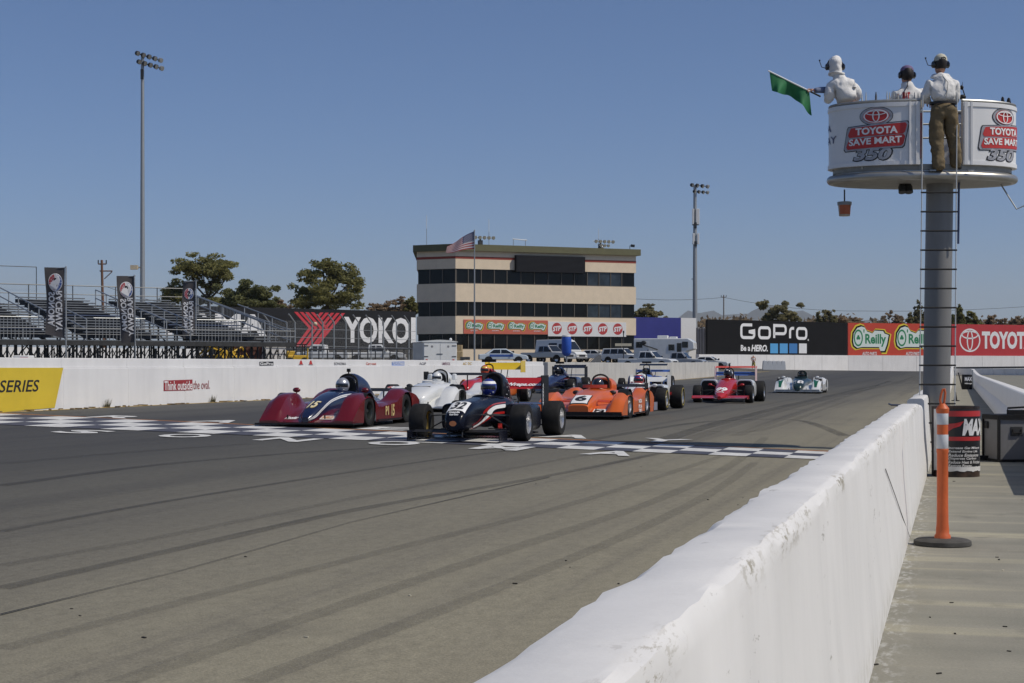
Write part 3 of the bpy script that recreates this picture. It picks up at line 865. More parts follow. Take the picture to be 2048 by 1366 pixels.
# gear on the roof
def floodlight_cluster(par, base, n, rows, sp, face=(0.2, -1, -.35)):
    f_ = Vector(face).normalized()
    for r_ in range(rows):
        z = base[2] + r_ * sp * 1.25
        MB().tube([(base[0] - sp * n / 2, base[1], z), (base[0] + sp * n / 2, base[1], z)], .05, 6).build('crossbar', galv, par)
        for k in range(n):
            c = Vector((base[0] + (k - (n - 1) / 2) * sp, base[1], z))
            t = MB(); R_ = sp * .40
            a = c + f_ * .05; t.tube([a - f_ * R_ * .7, a - f_ * R_ * .2, a + f_ * R_ * .55], [R_ * .35, R_ * .85, R_], 12); t.build('lamp_head', galv, par)
            t = MB(); t.tube([a + f_ * R_ * .56, a + f_ * R_ * .60], [R_ * .93, R_ * .9], 12); t.build('lamp_lens', mat('lamp_lens', (.5, .5, .48), .12, .6, var=.05), par)
def roofthing(name, label, cat, px, zoff=0.0, dy=2.0):
    s, zc = onfac(BA, BB, px); k = 1.5 + (s / (BB - BA).length)
    p = BA + bdir * s + bn * dy; rz = BLD.rotation_euler.z
    return thing(name, label, cat, (p.x, p.y, zs['top'] + zoff), rz)
for px, lab in ((978, 'left floodlight cluster on the building roof near the flagpole'), (1220, 'right floodlight cluster on the building roof with a ball below')):
    o = roofthing('floodlights', lab, 'floodlight', px); o['group'] = 'floodlights on the building roof'
    t = MB(); t.tube([(-.35, 0, 0), (-.35, 0, 1.05)], .12, 8); t.box((-.35, 0, .35), (.5, .4, .7)); t.build('mast', darksteel, o)
    floodlight_cluster(o, (0.05, -.2, 1.05), 5, 1, .58)
    if px > 1100:
        floodlight_cluster(o, (.1, -.15, .55), 3, 1, .5)
        MB().ball((-.2, -.1, .3), .24).build('ball_lens', mat('lamp_lens', (.5, .5, .48), .12, .6), o)
for px, h, lab in ((870, 3.6, 'tall thin whip aerial at the left end of the building roof'), (996, 3.4, 'thin whip aerial right of the left roof floodlights'), (1218, 2.7, 'slim white aerial above the right roof floodlights')):
    o = roofthing('roof_aerial', lab, 'aerial', px, dy=3.0)
    MB().tube([(0, 0, 0), (0, 0, h * .55)], .035, 6).build('mast', galv, o); MB().tube([(0, 0, h * .55), (0, 0, h)], .03, 6).build('whip', letterwhite, o)
o = roofthing('roof_rail', 'white pipe rail on two posts in the middle of the roof', 'rail', 1049, dy=1.5)
MB().tube([(-.85, 0, 0), (-.85, 0, .9)], .04).build('post', galv, o); MB().tube([(.75, 0, 0), (.75, 0, .9)], .04).build('post', galv, o); MB().tube([(-.95, 0, .95), (.95, 0, .85)], .05).build('rail', white, o)
o = roofthing('security_camera', 'small dark lamp at the right corner of the roof', 'lamp', 1264, dy=.6)
MB().tube([(0, 0, 0), (0, 0, .5), (.2, -.2, .55)], .04).build('bracket', darksteel, o); MB().tube([(.1, -.1, .52), (.45, -.4, .46)], .17, 10).build('lamp_head', darksteel, o)
# ------------------------------------------------------------------ flagpole with its flag
def cloth_grid(par, name, fn, nu, nv, m, mfun=None):
    t = MB(); t.v = [tuple(fn(i / nu, j / nv)) for j in range(nv + 1) for i in range(nu + 1)]
    for j in range(nv):
        for i in range(nu):
            t.f.append((j * (nu + 1) + i, j * (nu + 1) + i + 1, (j + 1) * (nu + 1) + i + 1, (j + 1) * (nu + 1) + i)); t.mi.append(mfun(i, j) if mfun else 0)
    return t.build(name, m, par, True, 80)
fp = at(949, 175, 718); fpz = EYE + (HY - 462) * 175 / F
o = thing('flagpole', 'tall slim pale flagpole in front of the beige building', 'flagpole', (fp.x, fp.y, 0), TH)
MB().tube([(0, 0, .8), (0, 0, 8), (0, 0, fpz)], [.10, .085, .05], 10).build('pole', galv, o); MB().ball((0, 0, fpz + .06), .09).build('finial', steel, o)
flr, flw, flb = mat('flag_red', (.40, .06, .07), .8, var=.08), mat('flag_white', (.66, .64, .64), .8, var=.06), mat('flag_blue', (.05, .06, .16), .8, var=.08)
o = thing('national_flag', 'striped red and white flag with blue canton blowing left from its pole', 'flag', (fp.x, fp.y, fpz), TH)
def fg(u, v):
    # u from pole to fly end, v from bottom to top
    dr = .85 * u + .42 * u * u
    rip = .16 * sin(u * 9 + v * 1.5) * (0.2 + u)
    ht = lerp(1.95, 1.45, u)
    return Vector((-3.15 * u * (1 - .05 * v), rip, -1.95 + v * ht - dr * (1 - .32 * (1 - v)) + .10 * sin(u * 7) * u + (1 - v) * .35 * u))
NU, NV = 40, 26
cloth_grid(o, 'flag_cloth', fg, NU, NV, [flr, flw, flb], lambda i, j: 2 if (i < NU * .42 and j >= 12) else (0 if (j // 2) % 2 == 0 else 1))
t = MB()
for r_ in range(7):
    for c_ in range(8):
        u, v = .03 + c_ * .047 + (r_ % 2) * .02, .50 + r_ * .068
        p = fg(u, v); q = Vector((.045, 0, 0)); z = Vector((0, 0, .045))
        for dy in (-.012, .012): t.add([p + Vector((0, dy, 0)) - q, p + Vector((0, dy, 0)) - z, p + Vector((0, dy, 0)) + q, p + Vector((0, dy, 0)) + z], [(0, 1, 2, 3)])
t.build('stars', flw, o, False)

# ------------------------------------------------------------------ dark banner wall left of the building
Y0, Y1 = at(380, 166, 735), at(831.5, 184, 735)
o, L = frame('banner_wall', 'charcoal banner wall with white lettering and red chevrons beyond the grandstand', 'billboard', Y0, Y1)
charcoal = mat('banner_charcoal', (0.020, 0.021, 0.024), .75, var=.18, scale=.5, spec=.15)
ztb = EYE + 6.42
t = MB(); t.box((L / 2, .15, (ztb + 2.6) / 2), (L, .3, ztb - 2.6)); t.build('banner', charcoal, o, False)
for k in range(12):
    t = MB(); t.box((k * L / 11, .45, ztb / 2 + .2), (.2, .3, ztb - .8)); t.build('support_post', darksteel, o, False)
def yb(x0, x1, yt, yb_):
    s0, z0 = onfac(Y0, Y1, x0); s1, z1 = onfac(Y0, Y1, x1); zc = (z0 + z1) / 2
    return ((s0 + s1) / 2, (fz(yt, zc) + fz(yb_, zc)) / 2, s1 - s0, fz(yt, zc) - fz(yb_, zc))
wtext(o, 'HAMA', yb(330, 533, 627, 671), -.012, letterwhite, bold=.05)
wtext(o, 'YOKO', yb(688, 819, 634.5, 686.5), -.012, letterwhite, bold=.035)
q = yb(822, 831.3, 635, 686); decal(o, 'lettering', [(-q[2] / 2, -q[3] / 2), (q[2] / 2, -q[3] / 2), (q[2] / 2, q[3] / 2), (-q[2] / 2, q[3] / 2)], (q[0], -.012, q[1]), XA, ZA, letterwhite)
chev = mat('chevron_red', (.55, .035, .05), .5, var=.05)
bxx = yb(588, 690, 625, 693)
cx0, cz0, cw, chh = bxx[0] - bxx[2] / 2, bxx[1] - bxx[3] / 2, bxx[2], bxx[3]
def pq(pts): decal(o, 'chevron', [(p[0] * cw, p[1] * chh) for p in pts], (cx0, -.012, cz0), XA, ZA, chev)
sw_ = .068
for k in range(4):
    d = k * .107
    pq([(d, 1), (d + sw_, 1), (.28 + d + sw_, .54), (.28 + d, .54)]); pq([(.28 + d, .54), (.28 + d + sw_, .54), (.02 + d + sw_, 0), (.02 + d, 0)])
for j, te in enumerate((1.0, .43, .34, .25, .155)):
    x0_ = 1 - .107 * j
    pq([(x0_ - sw_, 1), (x0_, 1), (x0_ - .55 * te, 1 - te), (x0_ - .55 * te - sw_, 1 - te)])
# tall mesh fence with bent posts in front of the banner
FA, FB = at(535, 112, 735), at(832, 150, 735)
o, L = frame('catch_fence', 'wire mesh fence on cranked steel posts in front of the charcoal banner', 'fence', FA, FB)
def mesh_mat(name, col, sc_, wd):
    m, n, l, b = nodes(name)
    g = n.new('ShaderNodeTexCoord').outputs['Object']
    s = n.new('ShaderNodeSeparateXYZ'); l.new(g, s.inputs[0])
    a = nmath(n, l, 'ADD', s.outputs[0], s.outputs[2]); c = nmath(n, l, 'SUBTRACT', s.outputs[0], s.outputs[2])
    fr = [nmath(n, l, 'LESS_THAN', nmath(n, l, 'FRACT', nmath(n, l, 'MULTIPLY', v, sc_)), wd) for v in (a, c)]
    l.new(nmath(n, l, 'MAXIMUM', fr[0], fr[1]), b.inputs['Alpha'])
    b.inputs['Base Color'].default_value = (*col, 1); b.inputs['Roughness'].default_value = .6
    return m
meshm = mesh_mat('chain_link', (.30, .30, .29), 9.0, .045)
for px in (539, 590, 624, 645.5, 668, 692, 717, 742, 767, 793, 818):
    s, zc = onfac(FA, FB, px); zt = fz(645, zc)
    t = MB(); t.tube([(s, 0, 1.2), (s, 0, zt), (s - .55, .3, zt + .62)], .055, 6); t.build('post', galv, o)
zt0, zt1 = fz(640, 112), fz(646, 150)
MB().add([(0, 0, 1.6), (L, 0, 1.6), (L, 0, zt1), (0, 0, zt0)], [(0, 1, 2, 3)]).build('wire_mesh', meshm, o, False)
for f_ in (.25, .5, .75):
    MB().tube([(0, .05, lerp(2.2, zt0, f_)), (L, .05, lerp(2.2, zt1, f_))], .02, 5).build('rail', galv, o)
s, zc = onfac(FA, FB, 628); MB().ball((s, -.1, fz(648, zc)), .16).build('lamp', mat('lamp_cream', (.6, .5, .35), .5), o)
# low dark fence behind the track wall
LA, LB = at(-30, 66, 735), at(835, 128, 735)
LA2 = at(395, 96, 735)
o, L = frame('low_fence', 'low black rail fence behind the track wall below the banner', 'fence', LA2, LB)
for k in range(26):
    t = MB(); s = k * L / 25; t.tube([(s, 0, .8), (s, 0, EYE + lerp(1.05, 1.5, k / 25))], .045, 6); t.build('post', darksteel, o)
t = MB(); t.tube([(0, 0, EYE + 1.05), (L, 0, EYE + 1.5)], .06, 6); t.build('rail', darksteel, o)
t = MB(); t.tube([(0, 0, EYE + .7), (L, 0, EYE + 1.1)], .03, 6); t.build('rail', darksteel, o)
o2, L2 = frame('windbreak', 'black cloth strip hung behind the parked vehicles under the banner', 'windbreak', at(430, 160, 735), at(831, 181, 735))
t = MB(); t.prism([(0, 0, .5), (L2, 0, .5), (L2, 0, EYE + 38 * 181 / F), (0, 0, EYE + 38 * 160 / F)], (0, .05, 0)); t.build('cloth_strip', mat('shade_cloth', (.045, .044, .042), .9, var=.25, scale=.8), o2, False)

# ------------------------------------------------------------------ grandstand
GA, GB = at(-330, 68.5, 735), at(590, 80.0, 735)
SG, LG = frame('grandstand', 'grey metal bleacher grandstand on scaffold legs along the left', 'grandstand', GA, GB)
DZ = 2.46                      # front deck level
boardm = mat('seat_board', (.21, .222, .235), .5, .45, var=.25, scale=2)
riserm = mat('riser_dark', (.06, .065, .072), .7, .2, var=.25)
blues = mat('seat_blue', (.075, .10, .17), .5, .2, var=.15)
NR, RUN, RISE = 14, 0.90, 0.160
secs = []
x = 1.0
while x < LG - 1:
    secs.append((x, min(x + 3.7, LG - .2))); x += 5.1
def row_end(y_, z_):
    x = LG - .2
    while x > 2:
        px, py, _ = w2px(SGM @ Vector((x, y_, z_)))
        lim = 400 if px < 300 else lerp(588, 620, (px - 300) / 100) if px < 400 else lerp(620, 660, (px - 400) / 97) if px < 497 else lerp(660, 681, (px - 497) / 93)
        if py >= lim: return x
        x -= .25
    return x
SGM = Matrix.Translation(SG.location) @ Matrix.Rotation(SG.rotation_euler.z, 4, 'Z')
for si, (xa, xb0) in enumerate(secs):
    rows = NR; xb = xb0
    for r_ in range(rows):
        xb = xb0
        yy, zz = 0.9 + r_ * RUN, DZ + .42 + r_ * RISE
        # a few rows are broken by tarps or missing boards
        xe = row_end(yy + .4, zz)
        if xe < xa + .5: continue
        xb = min(xb, xe)
        t = MB(); t.box(((xa + xb) / 2 + random.uniform(-.05, .05), yy + .40, zz), (xb - xa, .30, .05)); t.build('seat_board', blues if random.random() < .10 else boardm, SG, False)
        t = MB(); t.box(((xa + xb) / 2, yy + .02, zz - .40), (xb - xa, .34, .04)); t.build('foot_board', boardm, SG, False)
        t = MB(); t.box(((xa + xb) / 2, yy + .60, zz - .19), (xb - xa, .03, .20)); t.build('riser', riserm, SG, False)
    # stairway between sections with pipe rails
    xb = xb0
    if si < len(secs) - 1 or True:
        xs = xb + .7
        t = MB()
        NS = max(2, sum(1 for r_ in range(NR) if row_end(.9 + r_ * RUN, DZ + r_ * RISE) > xs))
        for r_ in range(NS):
            t.box((xs, .9 + r_ * RUN + .3, DZ + .02 + r_ * RISE), (1.2, RUN, .05))
        t.build('stair_treads', boardm, SG, False)
        for dx in (-.6, .6):
            t = MB(); top = min(NS, 7 if dx > 0 else 12)
            for hh in (.55, 1.0): t.tube([(xs + dx, .6, DZ + hh), (xs + dx, .6 + RUN * top, DZ + hh + RISE * top)], .032, 6)
            for k in range(0, top + 1, 2): t.tube([(xs + dx, .6 + RUN * k, DZ + RISE * k), (xs + dx, .6 + RUN * k, DZ + 1.0 + RISE * k)], .03, 6)
            t.build('handrail', galv, SG)
        t = MB()
        for k in range(14): t.tube([(xs + 1.0 + k * .17, .5, DZ), (xs + 1.0 + k * .17, .5, DZ + 1.05)], .017, 5)
        t.tube([(xs + .9, .5, DZ + 1.06), (xs + 3.4, .5, DZ + 1.06)], .028, 6)
        if xs + 3.4 < LG: t.build('picket_rail', galv, SG)
    # supports
    for xx in (xa + .4, (xa + xb) / 2, xb - .4):
        t = MB()
        NS = max(2, sum(1 for r_ in range(NR) if row_end(.9 + r_ * RUN, DZ + r_ * RISE) > xx))
        for r_ in range(0, NS, 3):
            yy = 1.0 + r_ * RUN; t.tube([(xx, yy, .6), (xx, yy, DZ + r_ * RISE)], .05, 6)
        t.tube([(xx, 1.0, DZ - .05), (xx, 1.0 + (NS - 1) * RUN, DZ - .05 + (NS - 1) * RISE)], .06, 6)
        t.tube([(xx, 1.0, .9), (xx, 1.0 + 6 * RUN, DZ + 3 * RISE)], .035, 5); t.tube([(xx, 1 + 9 * RUN, .9), (xx, 1.0 + 3 * RUN, DZ)], .035, 5)
        t.build('frame_leg', darksteel, SG)
t = MB(); t.box((LG / 2, .35, DZ - .12), (LG, .9, .22)); t.build('front_walkway', mat('walkway_edge', (.030, .031, .032), .7, var=.4, scale=3), SG, False)
for k in range(60):
    xx = .4 + k * (LG - .8) / 59
    t = MB(); t.tube([(xx, .45, .5), (xx + random.uniform(-.04, .04), .45, DZ - .35)], .032 if k % 4 else .06, 6)
    t.tube([(xx, .5, .7), (xx + .7, .5, DZ - .4)], .02, 5); t.tube([(xx + .7, .52, .6), (xx, .52, DZ - .4)], .02, 5)
    t.build('scaffold_leg', darksteel, SG)
    t = MB(); t.tube([(xx + .2, 2.6, .5), (xx + .2, 2.6, DZ)], .04, 5); t.build('rear_leg', darksteel, SG)
    t = MB(); t.tube([(xx - .2, 2.7, .7), (xx + .8, 2.7, DZ)], .022, 5); t.build('rear_brace', darksteel, SG)
# front railing
t = MB()
for k in range(int(LG / 2) + 1): t.tube([(k * 2.0, 0, DZ), (k * 2.0, 0, DZ + .55)], .022, 5)
t.tube([(0, 0, DZ + .55), (LG, 0, DZ + .55)], .025, 6); t.tube([(0, 0, DZ + .28), (LG, 0, DZ + .28)], .014, 6); t.build('front_rail', mat('rail_worn', (.22, .23, .24), .6, .3, var=.2), SG)
# end rails with mesh, back fence
yb_, zb_ = .9 + NR * RUN, DZ + NR * RISE
t = MB()
for k in range(0, NR + 1, 2):
    t.tube([(LG + .02, .6 + k * RUN, DZ - .3 + k * RISE), (LG + .02, .6 + k * RUN, DZ + .62 + k * RISE)], .022, 6)
for hh in (.1, .62): t.tube([(LG + .02, .6, DZ + hh), (LG + .02, yb_, zb_ + hh)], .03, 6)
t.build('end_rail', galv, SG)
t = MB()
for k in range(64):
    u = k / 63; yy = lerp(.6, yb_, u); t.tube([(LG + .02, yy, DZ + .1 + NR * RISE * u), (LG + .02, yy, DZ + .62 + NR * RISE * u)], .008, 4)
t.build('end_pickets', galv, SG)
t = MB()
for k in range(int(LG / 2.4) + 1): t.tube([(k * 2.4, yb_, zb_ - .5), (k * 2.4, yb_, zb_ + (1.0 if k * 2.4 > LG * .46 else 1.0))], .03, 6)
t.tube([(0, yb_, zb_ + .98), (LG, yb_, zb_ + .98)], .03, 6); t.tube([(0, yb_, zb_ + .5), (LG, yb_, zb_ + .5)], .024, 6)
t.build('back_rail', mat('rail_dark', (.12, .125, .13), .5, .5), SG)
# tall wire fence at the back left
bfA, bfB = GA.lerp(GB, .0), GA.lerp(GB, .0)
t = MB()
sx = LG
while sx > 0 and w2px(SGM @ Vector((sx, yb_, zb_ + 2)))[0] > 78: sx -= .1
for k in range(5): t.tube([(sx - k * 2.2, yb_ + .2, zb_ - .5), (sx - k * 2.2, yb_ + .2, zb_ + 1.95)], .022, 6)
t.tube([(sx - 9, yb_ + .2, zb_ + 1.95), (sx, yb_ + .2, zb_ + 1.95)], .022, 6); t.build('back_fence', darksteel, SG)
MB().add([(sx - 9, yb_ + .2, zb_ + .6), (sx, yb_ + .2, zb_ + .6), (sx, yb_ + .2, zb_ + 1.95), (sx - 9, yb_ + .2, zb_ + 1.95)], [(0, 1, 2, 3)]).build('wire_mesh', mesh_mat('fine_chain_link', (.36, .37, .38), 7.0, .055), SG, False)
# blue and red tarps lying on the seats, a few white boxes
for px_, r_, wd, m_, nm in ((180, 2, 3.0, mat('tarp_blue', (.19, .235, .29), .7, var=.15), 'pale blue'), (520, 1, 2.5, mat('tarp_blue', (.19, .235, .29), .7), 'dusty blue')): pass
# white sheeting seen between the scaffold legs
o, L = frame('white_hoarding', 'white hoarding seen between the scaffold legs under the grandstand', 'hoarding', at(-300, 88, 735), at(420, 106, 735))
t = MB(); t.box((L / 2, 0, 1.55), (L, .06, 1.75)); t.build('panel', mat('hoarding_white', (.72, .72, .72), .6, var=.1, scale=.4), o, False)

# ------------------------------------------------------------------ hanging race banners on poles
flgrey = mat('banner_grey', (.080, .075, .078), .85, var=.16, scale=2)
brd, brb = mat('emblem_red', (.42, .06, .07), .7, var=.05), mat('emblem_blue', (.07, .13, .36), .7, var=.05)
greyish = mat('banner_lettering', (.74, .74, .75), .75, var=.05)
for i, (xl, xr, yt, ybm, xtop, zc, lab) in enumerate(((92, 131, 535, 677, 131, 66, 'tall grey race banner with round emblem, leftmost of three on poles'), (233, 268, 552, 684, 264, 72, 'grey race banner with round emblem, middle of three on poles'), (367, 391, 562, 684, 391, 79, 'narrow folded grey race banner, rightmost of three before the trees'))):
    p = at(xr + (1 if i == 0 else 3 if i == 1 else 1), zc, 735)
    g = H(p.x, p.y)
    ztp, zbt = EYE + (HY - yt) * zc / F, EYE + (HY - ybm) * zc / F
    o = thing('race_banner', lab, 'banner', (p.x, p.y, 0), TH, 'race banners on poles by the grandstand')
    MB().tube([(0, 0, g), (-.05 if i == 1 else 0, 0, ztp + .05)], .030, 8).build('pole', galv, o)
    MB().tube([(0, 0, ztp), (-(xr - xl) * zc / F * .95, 0, ztp - .05)], .015, 6).build('arm', galv, o)
    WB, HB = (xr - xl) * zc / F, ztp - zbt
    sway = (-.02, -.10, 0.0)[i]
    def fb(u, v):   # u 0 at pole side .. 1 free side, v 0 bottom .. 1 top
        z = zbt + v * HB + (.18 * u * (1 - v) ** 4 if i == 0 else -.05 * u * (1 - v) ** 3)
        x = -.02 - u * WB * (1 + (.10 * sin(3.1 * (1 - v)) if i == 2 else 0)) * (1 - (.14 if i == 1 else .02) * (1 - v)) + (-.03 + sway * (1 - v) * .0)
        x += (.09 * (1 - v) if i == 1 else 0)
        y = .05 * sin(u * 4 + v * 7 + i) * (.4 + u) + .10 * sin(v * 4 + i * 2) * u
        return Vector((x, y, z))
    cloth_grid(o, 'cloth', fb, 10, 30, flgrey)
    def on(cx_, cz_):
        def fn(x, y):
            # x reads downwards, y to the left: the back of the print
            u, v = cx_ + y, cz_ - x
            return fb(u, v) + Vector((0, -.02, 0))
        return fn
    text(o, 'SONOMA', .50, .36, (0, 0, 0), XA, ZA, greyish, .03, fn=on(.70, .405))
    text(o, 'RACEWAY', .58, .36, (0, 0, 0), XA, ZA, greyish, .03, fn=on(.30, .38))
    def em(x, y): return fb(.48 - x, .79 + y) + Vector((0, -.022, 0))
    rx_, ry_ = .36, .36 * WB / HB
    rx_ = .37; ry_ = .37 * WB / HB * 1.25
    decal(o, 'emblem', [(rx_ * cos(a), ry_ * sin(a)) for a in [2 * pi * k / 28 for k in range(28)]], (0, 0, 0), XA, ZA, greyish, fn=em)
    def em2(x, y): return fb(.48 - x, .79 + y) + Vector((0, -.032, 0))
    for sgn, m_ in ((-1, brd), (1, brb)):
        t = MB()
        for a in range(6):
            for rr_ in range(2):
                a0 = -80 + a * 27; a1 = a0 + 23; r0, r1 = .34 + rr_ * .32, .62 + rr_ * .30
                pts_ = [(sgn * rx_ * r_ * cos(radians(q_)), ry_ * r_ * sin(radians(q_))) for r_, q_ in ((r0, a0), (r1, a0), (r1, a1), (r0, a1))]
                decal(o, 'emblem', pts_, (0, 0, 0), XA, ZA, m_, fn=em2, mb=t)
        t.build('emblem', m_, o, False)
    text(o, 'S', .20, ry_ * 1.0, (0, 0, 0), XA, ZA, letterblack, .05, fn=lambda x, y: fb(.48 + x, .79 + y) + Vector((0, -.04, 0)))

# ------------------------------------------------------------------ light poles, utility poles, wires
def light_pole(label, px, zc, ytop, rows, extra):
    p = at(px, zc, 735); zt = EYE + (HY - ytop) * zc / F
    o = thing('light_pole', label, 'light pole', (p.x, p.y, 0), TH)
    MB().tube([(0, 0, .8), (0, 0, zt)], [.26 * zc / 150, .15 * zc / 150], 12).build('pole', galv, o)
    return o, zt
o, zt = light_pole('very tall floodlight pole behind the grandstand with two rows of lamps', 285, 125, 107, 2, None)
def lamp_row(par, x0, x1, z0, z1, n, r_):
    MB().tube([(x0, 0, z0), (x1, 0, z1)], .05, 6).build('crossbar', darksteel, par)
    for k in range(n):
        u = k / (n - 1); c = Vector((lerp(x0, x1, u), -.15, lerp(z0, z1, u))); f_ = Vector((.75, -.5, -.35)).normalized()
        t = MB(); t.tube([c - f_ * r_ * .8, c - f_ * r_ * .3, c + f_ * r_ * .8], [r_ * .35, r_ * .9, r_], 12); t.build('lamp_head', darksteel if k < n - 1 else galv, par)
        t = MB(); t.tube([c + f_ * r_ * .81, c + f_ * r_ * .84], [r_ * .9, r_ * .88], 12); t.build('lamp_lens', mat('lamp_lens', (.5, .5, .48), .12, .6), par)
s = 125 / F
lamp_row(o, -10 * s, 36 * s, zt - 0 * s, zt - 14 * s, 5, 5.0 * s)
lamp_row(o, -7 * s, 38 * s, zt - 17 * s, zt - 30 * s, 5, 5.0 * s)
MB().box((0, -.06, zt - 42 * s), (.22, .3, 20 * s)).build('control_box', darksteel, o, False)
t = MB(); t.tube([(-.1, 0, EYE + 200 * s), (-.5, -.1, EYE + 200 * s)], .05); t.box((-.62, -.1, EYE + 200 * s), (.55, .35, .34)); t.build('side_lamp', mat('lamp_cream', (.6, .5, .35), .5), o, False)
o, zt = light_pole('light pole with two lamp rows and white cell antennas right of the building', 1390, 225, 372, 2, None)
s = 225 / F
lamp_row(o, -7 * s, 24 * s, zt + 2 * s, zt - 1 * s, 4, 4.0 * s); lamp_row(o, -2 * s, 24 * s, zt - 11 * s, zt - 13 * s, 4, 3.6 * s)
for x0, zt_, zb_2, wd in ((-4.5, 418, 449, 3.2), (5, 418, 449, 7), (-3.5, 467, 489, 4), (6, 467, 489, 4)):
    t = MB(); t.box((x0 * s, -.3, EYE + (HY - (zt_ + zb_2) / 2) * s), (wd * s, .25, (zb_2 - zt_) * s)); t.build('antenna_panel', white, o, False, bevel=.03)
t = MB(); t.tube([(-6 * s, -.2, EYE + 285 * s), (7 * s, -.2, EYE + 285 * s)], .06); t.tube([(-6 * s, -.2, EYE + 248 * s), (7 * s, -.2, EYE + 248 * s)], .06); t.box((.02, -.2, EYE + 284 * s), (.35, .5, .8)); t.box((.05, -.2, EYE + 247 * s), (.35, .5, .7)); t.tube([(0, 0, EYE + 177 * s), (-7 * s, 0, EYE + 177 * s)], .05); t.build('antenna_bracket', darksteel, o)
wood = mat('pole_wood', (.16, .085, .055), .9, var=.2)
def util_pole(label, px0, px1, zc, yt, m_, arms):
    p = at(px0, zc, 735); zt = EYE + (HY - yt) * zc / F; s = zc / F
    o = thing('utility_pole', label, 'utility pole', (p.x, p.y, 0), TH)
    MB().tube([(0, 0, .5), ((px1 - px0) * s, 0, zt)], [.17, .12], 8).build('pole', m_, o)
    for xa, za, xb, zb2, r_ in arms:
        MB().tube([((px1 - px0 + xa) * s, 0, zt - za * s), ((px1 - px0 + xb) * s, 0, zt - zb2 * s)], r_, 6).build('cross_arm', m_, o)
    t = MB()
    for xa, za, xb, zb2, r_ in arms[:1]:
        for u in (0, 1): t.tube([((px1 - px0 + lerp(xa, xb, u)) * s, 0, zt - za * s), ((px1 - px0 + lerp(xa, xb, u)) * s, 0, zt - za * s + .4)], .06, 6)
    t.build('insulator', darksteel, o)
    return Vector((p.x, p.y, zt))
u1 = util_pole('reddish wooden utility pole leaning slightly behind the grandstand', 209, 203.5, 160, 520, wood, [(-7, 8, 9, 8, .07), (-4, 22, 21, 22, .07), (5, 38, 21, 23, .05)])
u2 = util_pole('distant wooden utility pole between the blue board and the black billboard', 1447.5, 1447.5, 330, 590, mat('pole_grey_wood', (.22, .19, .17), .9, var=.2), [(-5, 4, 5, 4, .07)])
def wire(pts, label, r_=.03):
    t = MB(); t.tube(pts, r_, 5); tag(t.build('power_line', darksteel, None), label, 'power line')
def sag(a, b, n, d): return [a.lerp(b, k / n) - Vector((0, 0, d * 4 * (k / n) * (1 - k / n))) for k in range(n + 1)]
wire(sag(at(1200, 280, 592), u2 + Vector((0, 0, -.5)), 8, .6) + sag(u2 + Vector((0, 0, -.5)), at(1730, 330, 622), 8, .8)[1:], 'long sagging power line over the blue board and black billboard', .035)
wire(sag(at(1730, 330, 622), at(2120, 330, 608), 10, .5), 'sagging power line beyond the tower above the red billboards', .035)
wire(sag(u1 - Vector((0, 0, 2.6)), at(560, 175, 615), 10, 1.2), 'thin power line running from the reddish pole behind the trees', .02)

# ------------------------------------------------------------------ trees
barkm = mat('bark', (.10, .075, .055), .9, var=.3)
def leafm(name, c):
    m = mat(name, c, .75, var=.42, scale=.55, hi=(c[0] * 1.7, c[1] * 1.55, c[2] * 1.4))
    n, l = m.node_tree.nodes, m.node_tree.links
    b = n['Principled BSDF']; tr = n.new('ShaderNodeBsdfTranslucent'); mx = n.new('ShaderNodeMixShader'); mx.inputs[0].default_value = .52
    src = b.inputs['Base Color'].links[0].from_socket
    l.new(src, tr.inputs[0]); l.new(b.outputs[0], mx.inputs[1]); l.new(tr.outputs[0], mx.inputs[2]); l.new(mx.outputs[0], n['Material Output'].inputs[0])
    return m
ol = leafm('leaf_olive', (.21, .215, .085)); dk = leafm('leaf_dark', (.15, .168, .075)); br = leafm('leaf_brown', (.27, .215, .15)); gg = leafm('leaf_grey_green', (.215, .21, .115))
